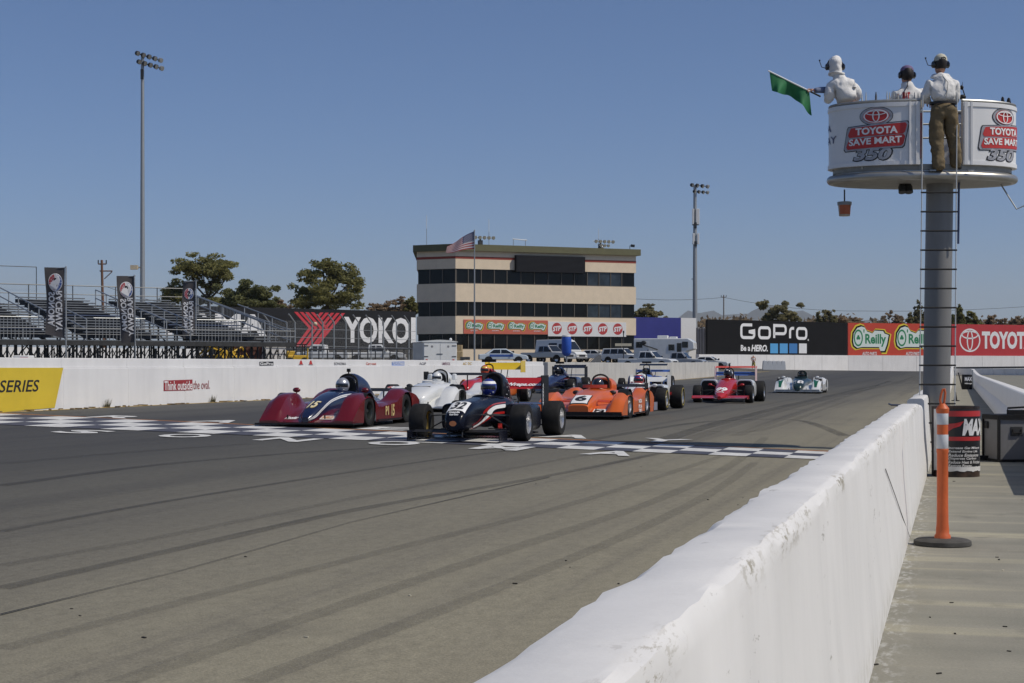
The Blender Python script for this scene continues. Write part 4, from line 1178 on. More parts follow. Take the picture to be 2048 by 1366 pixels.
def tree(label, px, zc, ytop, ybase, wpx, blobs, m, n, lf, name='tree', group=None, trunk=True, dens=1.0):
    "blobs: (x, z, rx, rz) as fractions of the crown box"
    s = zc / F; p = at(px, zc, 735); zt = EYE + (HY - ytop) * s; zb = EYE + (HY - ybase) * s
    g = max(0.3, H(p.x, p.y) - .2) if zc < 400 else .3
    o = thing(name, label, 'tree' if name == 'tree' else 'shrub', (p.x, p.y, 0), TH, group)
    Wd, Hh = wpx * s, zt - zb
    t = MB(); tr = MB()
    tot = sum(b[2] * b[3] for b in blobs)
    base = Vector((0, 0, g)); fork = Vector((random.uniform(-.1, .1) * Wd, 0, zb + Hh * .12))
    tr.tube([base, base.lerp(fork, .5) + Vector((Wd * .02, 0, 0)), fork], [Wd * .035, Wd * .028, Wd * .022], 8)
    for bx_, bz_, rx, rz in blobs:
        c = Vector((bx_ * Wd, random.uniform(-.12, .12) * Wd, zb + bz_ * Hh)); rx_, rz_ = rx * Wd, rz * Hh
        md = fork.lerp(c, .5) + Vector((random.uniform(-.05, .05) * Wd, random.uniform(-.05, .05) * Wd, -.03 * Hh))
        tr.tube([fork, md, c], [Wd * .016, Wd * .011, Wd * .005], 6)
        nb = int(n * rx * rz / tot)
        sub = [(c + Vector((random.gauss(0, .52) * rx_, random.gauss(0, .52) * rx_, random.gauss(0, .50) * rz_))) for _ in range(max(7, int(16 * dens)))]
        for q in sub:
            if random.random() < .3: tr.tube([md.lerp(c, .6), md.lerp(q, .5), md.lerp(q, .8)], [Wd * .006, Wd * .004, Wd * .002], 4)
        for _ in range(nb):
            q = random.choice(sub)
            d = Vector((random.gauss(0, 1), random.gauss(0, 1), random.gauss(0, 1))).normalized() * (random.random() ** .45)
            v = q + Vector((d.x * rx_ * .42, d.y * rx_ * .42, d.z * rz_ * .36))
            a = Vector((random.gauss(0, 1), random.gauss(0, 1), random.gauss(0, .6))).normalized(); b = a.cross(Vector((random.gauss(0, 1), random.gauss(0, 1), random.gauss(0, 1)))).normalized()
            k = lf * random.uniform(.5, 1.25)
            t.add([v - a * k, v + b * k * .55, v + a * k, v - b * k * .55], [(0, 1, 2, 3)])
    c_ = t.build('crown', m, o, False)
    if trunk: tr.build('trunk', barkm, o)
    return o
tree('broad spreading tree with an open flat-topped crown behind the grandstand', 412, 222, 513, 612, 150, [(-.02, .80, .30, .18), (.14, .80, .26, .17), (-.22, .72, .20, .16), (.30, .62, .18, .18), (-.36, .30, .22, .22), (-.46, .16, .16, .16), (.02, .45, .16, .16), (-.2, .12, .2, .14), (.18, .14, .2, .14)], ol, 12500, .23)
tree('dense rounded dark tree right of the flat-topped tree', 496, 214, 556, 615, 118, [(0, .52, .30, .36), (-.22, .34, .24, .34), (.22, .32, .26, .32), (.38, .16, .18, .2), (-.36, .15, .18, .2), (0, .14, .4, .2)], dk, 13500, .21)
tree('tall irregular tree rising behind the red chevrons', 655, 216, 518, 616, 150, [(-.08, .84, .17, .15), (.18, .74, .22, .20), (.02, .62, .24, .2), (.34, .52, .18, .22), (-.28, .60, .12, .14), (-.02, .30, .28, .24), (-.34, .22, .18, .22), (.2, .16, .22, .18), (-.14, .10, .3, .16), (.02, .94, .12, .06)], ol, 12500, .23)
low = 'low scrubby trees behind the walls'
for lab, px, zc, yt, yb_2, wp, m_, n_ in (
    ('brownish scrub left of the beige building behind the banner', 790, 226, 596, 625, 110, br, 2200),
    ('small leafy tree against the left corner of the beige building', 826, 224, 588, 626, 36, ol, 1100),
    ('thin bare scrub between the dark round tree and the tall tree', 563, 225, 598, 616, 50, br, 700),
    ('bushy tree just right of the beige building over the blue board', 1288, 260, 605, 640, 58, gg, 2200),
    ('pair of dense bushy trees above the black billboard', 1560, 270, 601, 646, 84, gg, 3600),
    ('thin dark tree above the right end of the black billboard', 1652, 275, 616, 648, 44, gg, 1100),
    ('low brown scrub over the join of the black and red billboards', 1690, 280, 630, 650, 70, br, 1100),
    ('wispy grey-brown tree over the first green emblem', 1784, 275, 618, 652, 46, br, 1000),
    ('tall wispy tree just left of the tower column', 1832, 275, 602, 652, 40, gg, 1300),
    ('leafy round-headed tree just right of the tower column', 1916, 272, 606, 652, 36, ol, 1300),
    ('bushy tree over the white oval emblem', 1944, 276, 618, 654, 42, ol, 1300),
    ('brown bush over the crimson billboard lettering', 1994, 280, 628, 654, 56, br, 1200),
    ('dark brown bush at the right edge over the crimson billboard', 2036, 280, 632, 655, 48, br, 1100)):
    bl = [(random.uniform(-.36, .36), random.uniform(.2, .5), random.uniform(.12, .22), random.uniform(.18, .30)) for _ in range(5)] + [(random.uniform(-.2, .2), .72, .16, .2), (-.3, .15, .2, .15), (.3, .15, .2, .15)]
    if 'pair' in lab: bl = [(-.22, .62, .22, .30), (.25, .52, .22, .32), (-.3, .2, .2, .2), (0, .2, .25, .2), (.34, .2, .18, .2)]
    tree(lab, px, zc, yt, yb_2, wp, bl, m_, int(n_ * 1.7), .27 if m_ is not br else .22, group=low, dens=.7)
# far tree line hidden mostly by the walls, seen in the gaps
t = MB()
for _ in range(5200):
    px = random.uniform(1380, 2150); zc = random.uniform(300, 420); p = at(px, zc, random.gauss(650, 5) - 4 * sin(px * .031) - 3 * sin(px * .09)); a = Vector((random.gauss(0, 1), random.gauss(0, 1), random.gauss(0, 1))).normalized(); b = a.cross(Vector((0, .3, 1))).normalized(); k = random.uniform(.3, .75)
    t.add([p - a * k, p + b * k * .6, p + a * k, p - b * k * .6], [(0, 1, 2, 3)])
tag(t.build('distant_scrub', leafm('leaf_far', (.20, .16, .11)), None, False), 'line of brownish scrub showing above the far billboards', 'scrub', kind='stuff')

# ------------------------------------------------------------------ far hills and the air in between
def hills(name, zc, prof, depth, m):
    t = MB(); rs = []
    n = 80
    x0, x1 = prof[0][0], prof[-1][0]
    top = []
    for k in range(n + 1):
        px = lerp(x0, x1, k / n)
        for (a, ya), (b, yb3) in zip(prof, prof[1:]):
            if a <= px <= b: yy = lerp(ya, yb3, sst(a, b, px)); break
        yy += random.gauss(0, .5)
        top.append((px, yy))
    for j in range(9):
        u = j / 8
        rs.append([at(px, zc + depth * (u - .5) * 2, z=max(0, (EYE + (HY - yy) * zc / F) * sin(pi * u) * (1 + .05 * sin(px * .11 + j * 2)) - 3)) for px, yy in top])
    t.rings(rs, False, False)
    o = t.build(name, m, None, True, 60); o['kind'] = 'structure'
    return o
hillm = mat('hill_scrub', (.05, .062, .060), .95, var=.3, scale=.002)
hills('mountains', 13500, [(560, 735), (900, 700), (1180, 668), (1335, 640), (1392, 620), (1440, 628), (1490, 632), (1516, 614), (1545, 608), (1580, 622), (1640, 628), (1720, 640), (1900, 655), (2200, 668), (2600, 700)], 2500, hillm)
hz = bpy.data.materials.new('haze'); hz.use_nodes = True
hn = hz.node_tree.nodes; hl = hz.node_tree.links
hn.remove(hn['Principled BSDF'])
pv = hn.new('ShaderNodeVolumePrincipled'); pv.inputs['Color'].default_value = (.86, .93, 1.0, 1); pv.inputs['Absorption Color'].default_value = (1, 1, 1, 1); pv.inputs['Density'].default_value = 0.00005; pv.inputs['Anisotropy'].default_value = 0.0
hl.new(pv.outputs[0], hn['Material Output'].inputs['Volume'])
t = MB(); t.box((0, 8500, 470), (36000, 24000, 943)); o = t.build('haze', hz, None, False)
tag(o, 'thin blue haze in front of the far mountains', 'haze', kind='stuff')
# ------------------------------------------------------------------ flag tower
TZ = 23.0; S = TZ / F
TB = cam2w((1877 - CX) * S, TZ, -0.1)
TW_ = thing('flag_tower', "starter's stand, white oval basket on a grey steel column with ladder", 'flag stand', (TB.x, TB.y, 0), TH)
def tx(px): return (px - 1877) * S
def tz(py): return EYE + (HY - py) * S
colm = mat('column_steel', (.21, .207, .20), .5, .25, var=.12, scale=2.5, stretch=(1, 1, .25))
t = MB(); t.tube([(-.045, 0, -.1), (.02, 0, tz(362))], .19, 28); t.build('column', colm, TW_)
t = MB(); t.box((-.05, .0, .02), (.62, .6, .26)); t.build('column_footing', mat('footing', (.30, .22, .16), .9, var=.25, scale=4), TW_, False, bevel=.03)
BXC, EA, EB = tx(1844), 186 * S, .64
def eang(x): return math.asin(max(-1, min(1, (x - BXC) / EA)))
def ept(phi, z, o=0.0, k=1.0): return Vector((BXC + (EA * k + o) * sin(phi), -(EB * k + o) * cos(phi), z))
TAB = [0.0]
for k in range(721):
    a = radians(-180 + k * .5); TAB.append(TAB[-1] + sqrt((EA * cos(a)) ** 2 + (EB * sin(a)) ** 2) * radians(.5))
def arc_at(phi): 
    q = (math.degrees(phi) + 180) / .5; i = int(q); return lerp(TAB[i], TAB[i + 1], q - i)
def phi_at(s):
    lo, hi_ = 0, 720
    while hi_ - lo > 1:
        m_ = (lo + hi_) // 2
        if TAB[m_] <= s: lo = m_
        else: hi_ = m_
    return radians(-180 + (lo + (s - TAB[lo]) / (TAB[hi_] - TAB[lo])) * .5)
ZR, ZP0, ZP1 = tz(361), tz(340), tz(217.5)
ringm = mat('ring_steel', (.40, .39, .36), .36, .75, var=.12, scale=4)
NE = 72
t = MB(); rs = []
for k in range(NE + 1):
    a = 2 * pi * k / NE
    c = ept(a, ZR, 0, .975); nn = Vector((sin(a) / EA, -cos(a) / EB, 0)).normalized()
    rs.append([c + nn * .062 * cos(b) + Vector((0, 0, .062 * sin(b))) for b in [2 * pi * j / 12 for j in range(12)]])
t.rings(rs, False); t.build('base_ring', ringm, TW_)
def eslab(name, k_, z0, z1, m, a0=0, a1=360):
    t = MB(); P = [ept(radians(a0 + (a1 - a0) * k / NE), z0, 0, k_) for k in range(NE)]
    t.prism(P, (0, 0, z1 - z0)); return t.build(name, m, TW_, True, 30)
eslab('underside_plate', .96, ZR - .055, ZR - .02, mat('plate_grey', (.30, .29, .265), .6, .3, var=.15))
eslab('floor_edge', .935, ZR - .01, ZP0 - .07, mat('floor_pale', (.62, .63, .64), .5, .1, var=.06))
eslab('toe_band', .955, ZP0 - .068, ZP0 + .01, mat('toe_steel', (.26, .25, .22), .5, .5, var=.2))
pwhite = mat('basket_white', (.74, .74, .735), .38, var=.03, scale=1.5)
def basket(a0, a1):
    n = max(6, int((a1 - a0) / 4)); t = MB(); rs = []
    for k in range(n + 1):
        a = radians(lerp(a0, a1, k / n))
        rs.append([ept(a, ZP0, 0), ept(a, ZP1, 0), ept(a, ZP1, -.05), ept(a, ZP0, -.05)])
    t.rings(rs); t.build('basket_panel', pwhite, TW_, True, 40)
    t = MB(); rs = []
    for k in range(n + 1):
        a = radians(lerp(a0, a1, k / n)); c = ept(a, ZP1 + .022, -.03); nn = Vector((sin(a) / EA, -cos(a) / EB, 0)).normalized()
        rs.append([c + nn * .035 * cos(b) + Vector((0, 0, .024 * sin(b))) for b in [2 * pi * j / 8 for j in range(8)]])
    t.rings(rs); t.build('top_rail', steel, TW_)
    for z_, hgt in ((ZP0 + .03, .055), (ZP1 - .035, .05)):
        t = MB(); rs = []
        for k in range(n + 1):
            a = radians(lerp(a0, a1, k / n)); rs.append([ept(a, z_ - hgt / 2, .014), ept(a, z_ + hgt / 2, .014), ept(a, z_ + hgt / 2, .001), ept(a, z_ - hgt / 2, .001)])
        t.rings(rs); t.build('trim_strip', pwhite, TW_, False)
def phipx(px):
    lo, hi_ = radians(-88), radians(88)
    for _ in range(40):
        m_ = (lo + hi_) / 2; p = ept(m_, 0); q = CX + F * (p.x + (1877 - CX) * S) / (TZ + p.y)
        lo, hi_ = (m_, hi_) if q < px else (lo, m_)
    return lo
pL, pR = math.degrees(phipx(1840.5)), math.degrees(phipx(1926))
basket(-165, pL); basket(pR, 165)
for a, dx in ((pL - 1.6, 1), (pL - 6, .5), (pR + 1.6, 1), (pR + 5.5, .5)):
    p = ept(radians(a), 0, .012); t = MB(); t.box((p.x, p.y, (ZP0 + ZP1) / 2), (.035 * dx + .01, .02, ZP1 - ZP0)); t.build('panel_edge', pwhite, TW_, False)
# emblem print
silver = mat('print_silver', (.36, .36, .38), .4, .2, var=.25, scale=9); pred = mat('print_red', (.50, .035, .03), .45, var=.05)
def logo(sc_):
    def at_(o):
        def fn(x, z): return ept(phi_at(sc_ + x), z, o)
        return fn
    def X(cx_): return (cx_ - 560) / 5.02 * S * 1.035
    def Z(cy_): return EYE + (HY - 180 - cy_ / 5.02) * (TZ - .5) / F 
    def band(pl, pr, o, m, nm):
        t = MB(); rs = []; n = 14
        for k in range(n + 1):
            u = k / n; rs.append([at_(o)(lerp(a[0], b[0], u), lerp(a[1], b[1], u)) for a, b in zip(pl, pr)])
        t.rings(rs, False, False); return t.build(nm, m, TW_, False)
    def plate(x0b, x0t, x1t, x1b, yt, yb_, gr, o, m, nm='print_plate'):
        yb0 = yb_ + gr[0]; 
        return band([(X(x0t + 12), Z(yt + 8 + gr[1])), (X(x0t), Z(yt + 30 + gr[1])), (X(x0b), Z(yb_ - 25)), (X(x0b + 15), Z(yb_))], [(X(x1t - 15), Z(yt - 12)), (X(x1t), Z(yt + 10)), (X(x1b), Z(yb_ - 40)), (X(x1b - 20), Z(yb_ - 20))], o, m, nm)
    def el(rx, ry, o, m): decal(TW_, 'print_oval', ell(X(560 + rx), ry / 5.02 * S, 40), (0, 0, 0), XA, ZA, m, fn=lambda x, y: at_(o)(X(566) + x, Z(264) + y))
    el(156, 93, .006, letterblack)
    plate(250, 284, 872, 828, 330, 612, (0, 20), .006, letterblack)
    el(150, 87, .010, silver); plate(258, 291, 864, 820, 337, 604, (0, 20), .010, silver)
    el(122, 70, .014, pred)
    plate(300, 318, 848, 830, 349, 470, (0, 18), .014, pred); plate(282, 302, 832, 815, 466, 588, (0, 12), .014, pred)
    fo = lambda x, y: at_(.019)(X(566) + x, Z(264) + y)
    toyota_mark(TW_, X(560 + 116), 66 / 5.02 * S, letterwhite, fn=fo)
    text(TW_, 'TOYOTA', X(765) - X(375), 72 / 5.02 * S, (0, 0, 0), XA, ZA, letterwhite, .04, fn=lambda x, y: at_(.019)(X(570) + x, Z(409) + y + x * .02))
    text(TW_, 'SAVE MART', X(800) - X(310), 66 / 5.02 * S, (0, 0, 0), XA, ZA, letterwhite, .03, fn=lambda x, y: at_(.019)(X(556) + x, Z(511) + y + x * .03))
    text(TW_, '350', X(722) - X(340), 138 / 5.02 * S, (0, 0, 0), XA, ZA, letterblack, .07, .25, fn=lambda x, y: at_(.006)(X(530) + x, Z(645) + y))
    text(TW_, '350', X(708) - X(352), 118 / 5.02 * S, (0, 0, 0), XA, ZA, silver, .035, .25, fn=lambda x, y: at_(.011)(X(530) + x, Z(644) + y))
logo(arc_at(phipx(1640 + 560 / 5.02)))
logo(arc_at(phipx(1955)) + 310 / 5.02 * S * 1.035)
sA = arc_at(phipx(1674))
navyprint = mat('print_navy', (.05, .06, .14), .5)
text(TW_, 'SONOMA', .95, .105, (0, 0, 0), XA, ZA, navyprint, .0, fn=lambda x, y: ept(phi_at(sA - .12 - .475 + x), tz(259) + y, .008))
text(TW_, 'RACEWAY', 1.05, .105, (0, 0, 0), XA, ZA, navyprint, .0, fn=lambda x, y: ept(phi_at(sA - .525 + x), tz(283) + y, .008))
# inside: back rail, cross bars seen through the opening
t = MB()
for z_ in (tz(214), tz(240), tz(268)): t.tube([(BXC - .9, EB * .62, z_), (BXC + 1.0, EB * .62, z_)], .016, 6)
t.build('inner_rail', galv, TW_)
eslab('deck', .90, ZP0 - .06, ZP0 - .045, mat('deck_grey', (.30, .31, .33), .6, .3, var=.2))
# ladder
LY = -EB - .075
def lx(px): return (px - CX) * (TZ + LY) / F - (1877 - CX) * S
def lz(py): return EYE + (HY - py) * (TZ + LY) / F
for i, pxs in enumerate(((1845.5, 1844, 1838), (1914, 1913, 1909))):
    y0 = -EB - .07
    MB().tube([(lx(pxs[0]), LY, tz(207)), (lx(pxs[1]), LY, ZR), (lx(pxs[2]), LY, -.1)], .0085, 8).build('ladder_rail', mat('rail_pale', (.58, .58, .56), .45, .3, var=.06), TW_)
rung = MB().tube([(-.255, 0, 0), (.255, 0, 0)], .012, 8).build('ladder_rung', black, TW_)
for k in range(14):
    py = 385 + 38.4 * k
    u = k / 13
    r_ = rung if k == 0 else dup(rung, TW_)
    r_.location = (lerp(lx(1878.5), lx(1873.5), u), LY, lz(py))
for px in (1840, 1915): MB().box((tx(px), -EB - .04, ZR + .06), (.09, .05, .018)).build('ladder_bracket', steel, TW_, False)
MB().tube([(tx(1908.5), -.24, tz(368)), (tx(1908), -.22, tz(490))], .016, 8).build('cable_pipe', mat('pipe_blue', (.05, .07, .15), .5), TW_)
# hanging things
o = thing('bucket', 'orange bucket with grey rim hanging on a rod under the basket', 'bucket', TW_.location + Vector((cos(TH) * tx(1689), sin(TH) * tx(1689), tz(432))), TH)
orangeb = mat('bucket_orange', (.42, .10, .035), .5, var=.15, scale=12); rimg = mat('bucket_rim', (.24, .25, .25), .6, var=.1)
hgt = (432 - 407) * S
MB().lathe([(.001, 0), (.078, 0), (.092, hgt * .9), (.075, hgt * .9)], 20).build('pail', mat('bucket_body', (.42, .33, .24), .6, var=.2), o)
t = MB(); n = 10
t.rings([[(.0905 * k_ * sin(a), -.0905 * k_ * cos(a), z_) for k_, z_ in ((.93, hgt * .12), (1.02, hgt * .85))] for a in [radians(-62 + 12.4 * k) for k in range(n + 1)]], False, False); t.build('label_patch', orangeb, o)
MB().lathe([(.088, hgt * .86), (.101, hgt * .86), (.103, hgt * 1.12), (.085, hgt * 1.14)], 20).build('rim', rimg, o)
MB().tube([(0, 0, hgt), (0, 0, hgt + .20)], .011, 6).build('hanger_rod', darksteel, o)
o = thing('tower_speaker', 'pair of dark round lamps fixed under the basket left of the column', 'lamp', TW_.location + Vector((cos(TH) * tx(1810), sin(TH) * tx(1810), tz(372))), TH)
for dx in (-.05, .045): MB().tube([(dx, 0, .03), (dx, -.03, -.02), (dx, -.06, -.10)], [.03, .055, .058], 12).build('lamp_shade', darksteel, o)
MB().box((0, 0, .03), (.06, .06, .06)).build('bracket', darksteel, o, False)
t = MB(); t.tube([(tx(2000), 0, tz(366)), (tx(2031), -.05, tz(419)), (tx(2062), -.1, tz(405))], .012, 6); t.build('side_arm', galv, TW_)

# ------------------------------------------------------------------ people
def skin(name, J, E, m, par, root=None, sub=2, gr=1.0, fold=0.0):
    me = bpy.data.meshes.new(name); ks = list(J)
    me.from_pydata([J[k][0] for k in ks], [(ks.index(a), ks.index(b)) for a, b in E], [])
    o = bpy.data.objects.new(name, me); link(o, par)
    md = o.modifiers.new('skin', 'SKIN'); md.use_smooth_shade = True; md.branch_smoothing = .6
    for i, k in enumerate(ks):
        r = J[k][1]; r = r if isinstance(r, tuple) else (r, r)
        me.skin_vertices[0].data[i].radius = (r[0] * gr, r[1] * gr)
        me.skin_vertices[0].data[i].use_root = (k == (root or ks[0]))
    sb = o.modifiers.new('sub', 'SUBSURF'); sb.levels = sub; sb.render_levels = sub
    me.materials.append(m)
    if fold:
        sb.levels = sb.render_levels = 3
        for sc_, st_ in ((.16, fold), (.07, fold * .55)):
            tx_ = bpy.data.textures.new('folds', 'CLOUDS'); tx_.noise_scale = sc_; tx_.noise_depth = 2
            dm = o.modifiers.new('folds', 'DISPLACE'); dm.texture = tx_; dm.strength = st_; dm.mid_level = .5; dm.texture_coords = 'LOCAL'
    return o
skinm = mat('skin', (.42, .22, .15), .55, var=.1, scale=20)
shirtw = mat('shirt_white', (.72, .71, .69), .8, var=.06, scale=9, bump=.9, bscale=9)
khaki = mat('trousers_khaki', (.155, .115, .06), .85, var=.16, scale=8, bump=.45, bscale=14)
darktr = mat('trousers_dark', (.05, .05, .055), .85, var=.2); hairm = mat('hair_dark', (.018, .012, .010), .6, var=.3, scale=30)
leather = mat('leather_dark', (.02, .018, .016), .5, var=.2)
def person(label, px, zc, zfoot, P, group='flag marshals on the stand'):
    b = cam2w((px - CX) * zc / F, zc, zfoot)
    return thing('person', label, 'person', b, TH, group)
def headset(par, c, rx, tiltv, boom=True):
    t = MB(); t.tube([c + Vector((rx * cos(a), 0, rx * 1.12 * sin(a))) for a in [pi * k / 10 for k in range(11)]], .014, 6)
    hs = t.build('headset', black, par)
    for s_ in (-1, 1):
        q = c + Vector((s_ * (rx + .005), 0, -.01)); t = MB(); t.tube([q - Vector((s_ * .03, 0, 0)), q + Vector((s_ * .012, 0, 0)), q + Vector((s_ * .028, 0, 0))], [.044, .05, .030], 14); t.build('ear_cup', blackgloss, hs)
    if boom:
        q = c + Vector((-rx - .02, 0, -.03)); t = MB(); t.tube([q, q + Vector((-.06, .02, .02)), q + Vector((-.085, .04, .11))], .006, 6); t.ball(q + Vector((-.085, .04, .12)), .013, 8, 6); t.build('microphone', black, hs)
def head(par, c, r, m_hair, face=1):
    "head seen from behind: skull, ears, jaw, nose side away from us (+y)"
    t = MB(); rs = []
    for z_, w_, d_, dy in ((-.125, .045, .05, .02), (-.105, .062, .075, .022), (-.06, .073, .095, .012), (0, .078, .100, .004), (.05, .076, .098, 0), (.09, .062, .080, -.002), (.115, .036, .048, 0), (.122, .006, .008, 0)):
        rs.append([c + Vector((w_ * cos(a), dy + d_ * sin(a), z_)) * 1.0 for a in [2 * pi * k / 18 for k in range(18)]])
    t.rings(rs)
    t.tube([c + Vector((0, .10, .02)), c + Vector((0, .125, -.025)), c + Vector((0, .10, -.04))], [.008, .017, .008], 8)
    for s_ in (-1, 1): t.ball(c + Vector((s_ * .081, .0, -.01)), .03, 10, 7, (.35, .7, 1))
    h = t.build('head', skinm, par)
    t = MB()
    for s_ in (-1, 1): t.ball(c + Vector((s_ * .032, .098, .012)), .012, 8, 6)
    t.build('eye', letterwhite, h)
    t = MB(); t.box(c + Vector((0, .103, -.072)), (.045, .01, .008)); t.build('mouth', mat('lips', (.30, .12, .10), .5), h, False)
    t = MB(); rs = []
    for z_, w_, d_ in ((-.075, .066, .07), (-.03, .081, .088), (.03, .083, .100), (.07, .077, .096), (.105, .052, .066), (.130, .008, .01)):
        rs.append([c + Vector((w_ * cos(a), -.012 + d_ * sin(a) * (1.06 if sin(a) < 0 else .55 + .3 * (z_ > .03)), z_)) for a in [2 * pi * k / 18 for k in range(18)]])
    t.rings(rs); t.build('hair', m_hair, h)
    return h
def hand(par, w, d, u, m, size=1.0, curl=.9):
    "palm with four unequal curled fingers and a thumb; d = finger direction, u = back-of-hand direction"
    d, u = Vector(d).normalized(), Vector(u).normalized(); s_ = d.cross(u).normalized(); w = Vector(w); k = size
    J = {'w': (w, .026 * k), 'p': (w + d * .045 * k, (.036 * k, .018 * k))}; E = [('w', 'p')]
    for i, (off, ln) in enumerate(((-.030, .075), (-.010, .084), (.010, .078), (.029, .062))):
        a = w + d * .085 * k + s_ * off * k; b = a + (d * cos(curl * .6) - u * sin(curl * .6)) * ln * .5 * k; c = b + (d * cos(curl * 1.9) - u * sin(curl * 1.9)) * ln * .5 * k
        J['a%d' % i], J['b%d' % i], J['c%d' % i] = (a, .0095 * k), (b, .009 * k), (c, .0075 * k); E += [('p', 'a%d' % i), ('a%d' % i, 'b%d' % i), ('b%d' % i, 'c%d' % i)]
    a = w + d * .025 * k - s_ * .038 * k; b = a + (d * .6 - s_ * .4 - u * .5).normalized() * .04 * k; c = b + (d * .5 + s_ * .3 - u * .7).normalized() * .03 * k
    J['t'], J['t1'], J['t2'] = (a, .012 * k), (b, .011 * k), (c, .009 * k); E += [('p', 't'), ('t', 't1'), ('t1', 't2')]
    return skin('hand', J, E, m, par, 'p', 1)

def px3(px, py, zc, base, dy=0.0):
    "pixel in the person's own frame"
    s_ = (zc + dy) / F
    return Vector(((px - CX) * s_ - (base[0] - CX) * zc / F, dy, EYE + (HY - py) * s_ - base[1]))
# --- man in khaki trousers on the step of the opening
zc = TZ - .66; zf = ZR + .045
M = thing('person', 'man in white shirt, khaki trousers and pale cap standing in the basket opening', 'person', cam2w((1886 - CX) * zc / F, zc, zf), TH, 'flag marshals on the stand')
Q = lambda px, py, dy=0: px3(px, py, zc, (1886, zf), dy)
J = {'pel': (Q(1887, 215), .12), 'ab': (Q(1886, 195), .11), 'ch': (Q(1884, 170, .02), (.16, .10)), 'nk': (Q(1881, 152, .04), .055), 'hd': (Q(1881, 140, .06), .05), 'sl': (Q(1864, 170, .03), .05), 'sr': (Q(1902, 170, .03), .05), 'el': (Q(1851, 198, .06), .042), 'er': (Q(1910, 200, .08), .042), 'wl': (Q(1860, 205, .27), .03), 'wr': (Q(1903, 207, .28), .03),
     'hl': (Q(1876, 225), .085), 'kl': (Q(1873, 280, .02), .058), 'al': (Q(1877, 333), .04), 'tl': (Q(1876, 340, .14), .035), 'hr': (Q(1899, 225), .085), 'kr': (Q(1906, 278, .04), .058), 'ar': (Q(1911, 330, .06), .04), 'tr': (Q(1914, 337, .20), .035)}
E = [('pel', 'ab'), ('ab', 'ch'), ('ch', 'nk'), ('nk', 'hd'), ('ch', 'sl'), ('ch', 'sr'), ('sl', 'el'), ('el', 'wl'), ('sr', 'er'), ('er', 'wr'), ('pel', 'hl'), ('hl', 'kl'), ('kl', 'al'), ('al', 'tl'), ('pel', 'hr'), ('hr', 'kr'), ('kr', 'ar'), ('ar', 'tr')]
skin('body', J, E, skinm, M, gr=.8)
Js = {k: J[k] for k in ('pel', 'ab', 'ch', 'nk', 'sl', 'sr', 'el', 'er')}
Js = {'pel': (Q(1886, 207), (.165, .118)), 'ab': (Q(1886, 193), (.182, .128)), 'ch': (Q(1883, 174, .02), (.195, .128)), 'nk': (Q(1881, 158, .03), (.115, .090)), 'cl': (Q(1881, 147, .04), .068), 'sl': (Q(1858, 166, .03), .078), 'sr': (Q(1908, 166, .03), .078), 'el': (Q(1850, 196, .06), .066), 'er': (Q(1910, 198, .08), .060), 'fl': (Q(1857, 203, .2), .050), 'fr': (Q(1905, 205, .2), .05)}
Es = [('pel', 'ab'), ('ab', 'ch'), ('ch', 'nk'), ('nk', 'cl'), ('ch', 'sl'), ('ch', 'sr'), ('sl', 'el'), ('sr', 'er'), ('el', 'fl'), ('er', 'fr')]
skin('shirt', Js, Es, shirtw, M, gr=1.18, fold=.055)
Jt = {'pel': (Q(1887, 214), (.172, .122)), 'hl': (Q(1875, 232), (.105, .115)), 'kl': (Q(1873, 280, .03), .083), 'cl': (Q(1876, 312, .0), .075), 'al': (Q(1878, 343, 0), .070), 'hr': (Q(1900, 232), (.105, .115)), 'kr': (Q(1906, 277, .05), .083), 'cr': (Q(1911, 308, .04), .076), 'ar': (Q(1912, 337, .06), .068), 'wst': (Q(1887, 198), (.155, .112))}
skin('trousers', Jt, [('wst', 'pel'), ('pel', 'hl'), ('hl', 'kl'), ('kl', 'cl'), ('cl', 'al'), ('pel', 'hr'), ('hr', 'kr'), ('kr', 'cr'), ('cr', 'ar')], khaki, M, 'pel', gr=1.2, fold=.045)
t = MB(); c = Q(1887, 206.5); t.lathe([(.186, -.018), (.190, -.016), (.190, .016), (.186, .018)], 28); t.v = [tuple(Vector((v[0], v[1] * .73, v[2])) + c) for v in t.v]; t.build('belt', leather, M)
for k in ('tl', 'tr'):
    c = J[k][0]; t = MB(); t.ball(c + Vector((0, -.03, -.0)), .06, 12, 8, (.85, 2.1, .75)); t.build('shoe', leather, M)
hc = Q(1881, 128, .05)
hd_ = head(M, hc, .1, hairm)
capm = mat('cap_cream', (.52, .50, .40), .75, var=.08)
t = MB(); rs = []
for z_, k_ in ((.035, 1.0), (.06, 1.02), (.095, .90), (.125, .62), (.142, .25), (.145, .02)): rs.append([hc + Vector((.090 * k_ * cos(a), -.004 + .108 * k_ * sin(a), z_)) for a in [2 * pi * j / 20 for j in range(20)]])
t.rings(rs); cp = t.build('cap', capm, M)
t = MB(); t.add([hc + Vector((.088 * cos(a) * (1 + e * .25), .09 + e * .09 * sin(a), .036 - e * .01)) for e in (0, 1) for a in [pi * k / 8 for k in range(9)]], [(k, k + 1, 10 + k, 9 + k) for k in range(8)]); t.build('peak', capm, cp)
t = MB(); t.add([hc + Vector((x * .9 + .015, -.113 + abs(x) * .25, .06 + .022 * sin(a))) for a, x in [(2 * pi * k / 12, .038 * cos(2 * pi * k / 12)) for k in range(12)]], [tuple(range(12))]); t.build('strap_gap', black, cp, False)
headset(M, hc, .093, 0)
for wn, el_, sgn in (('wl', 'el', -1), ('wr', 'er', 1)): hand(M, J[wn][0], J[wn][0] - J[el_][0], (0, 0, 1), skinm)
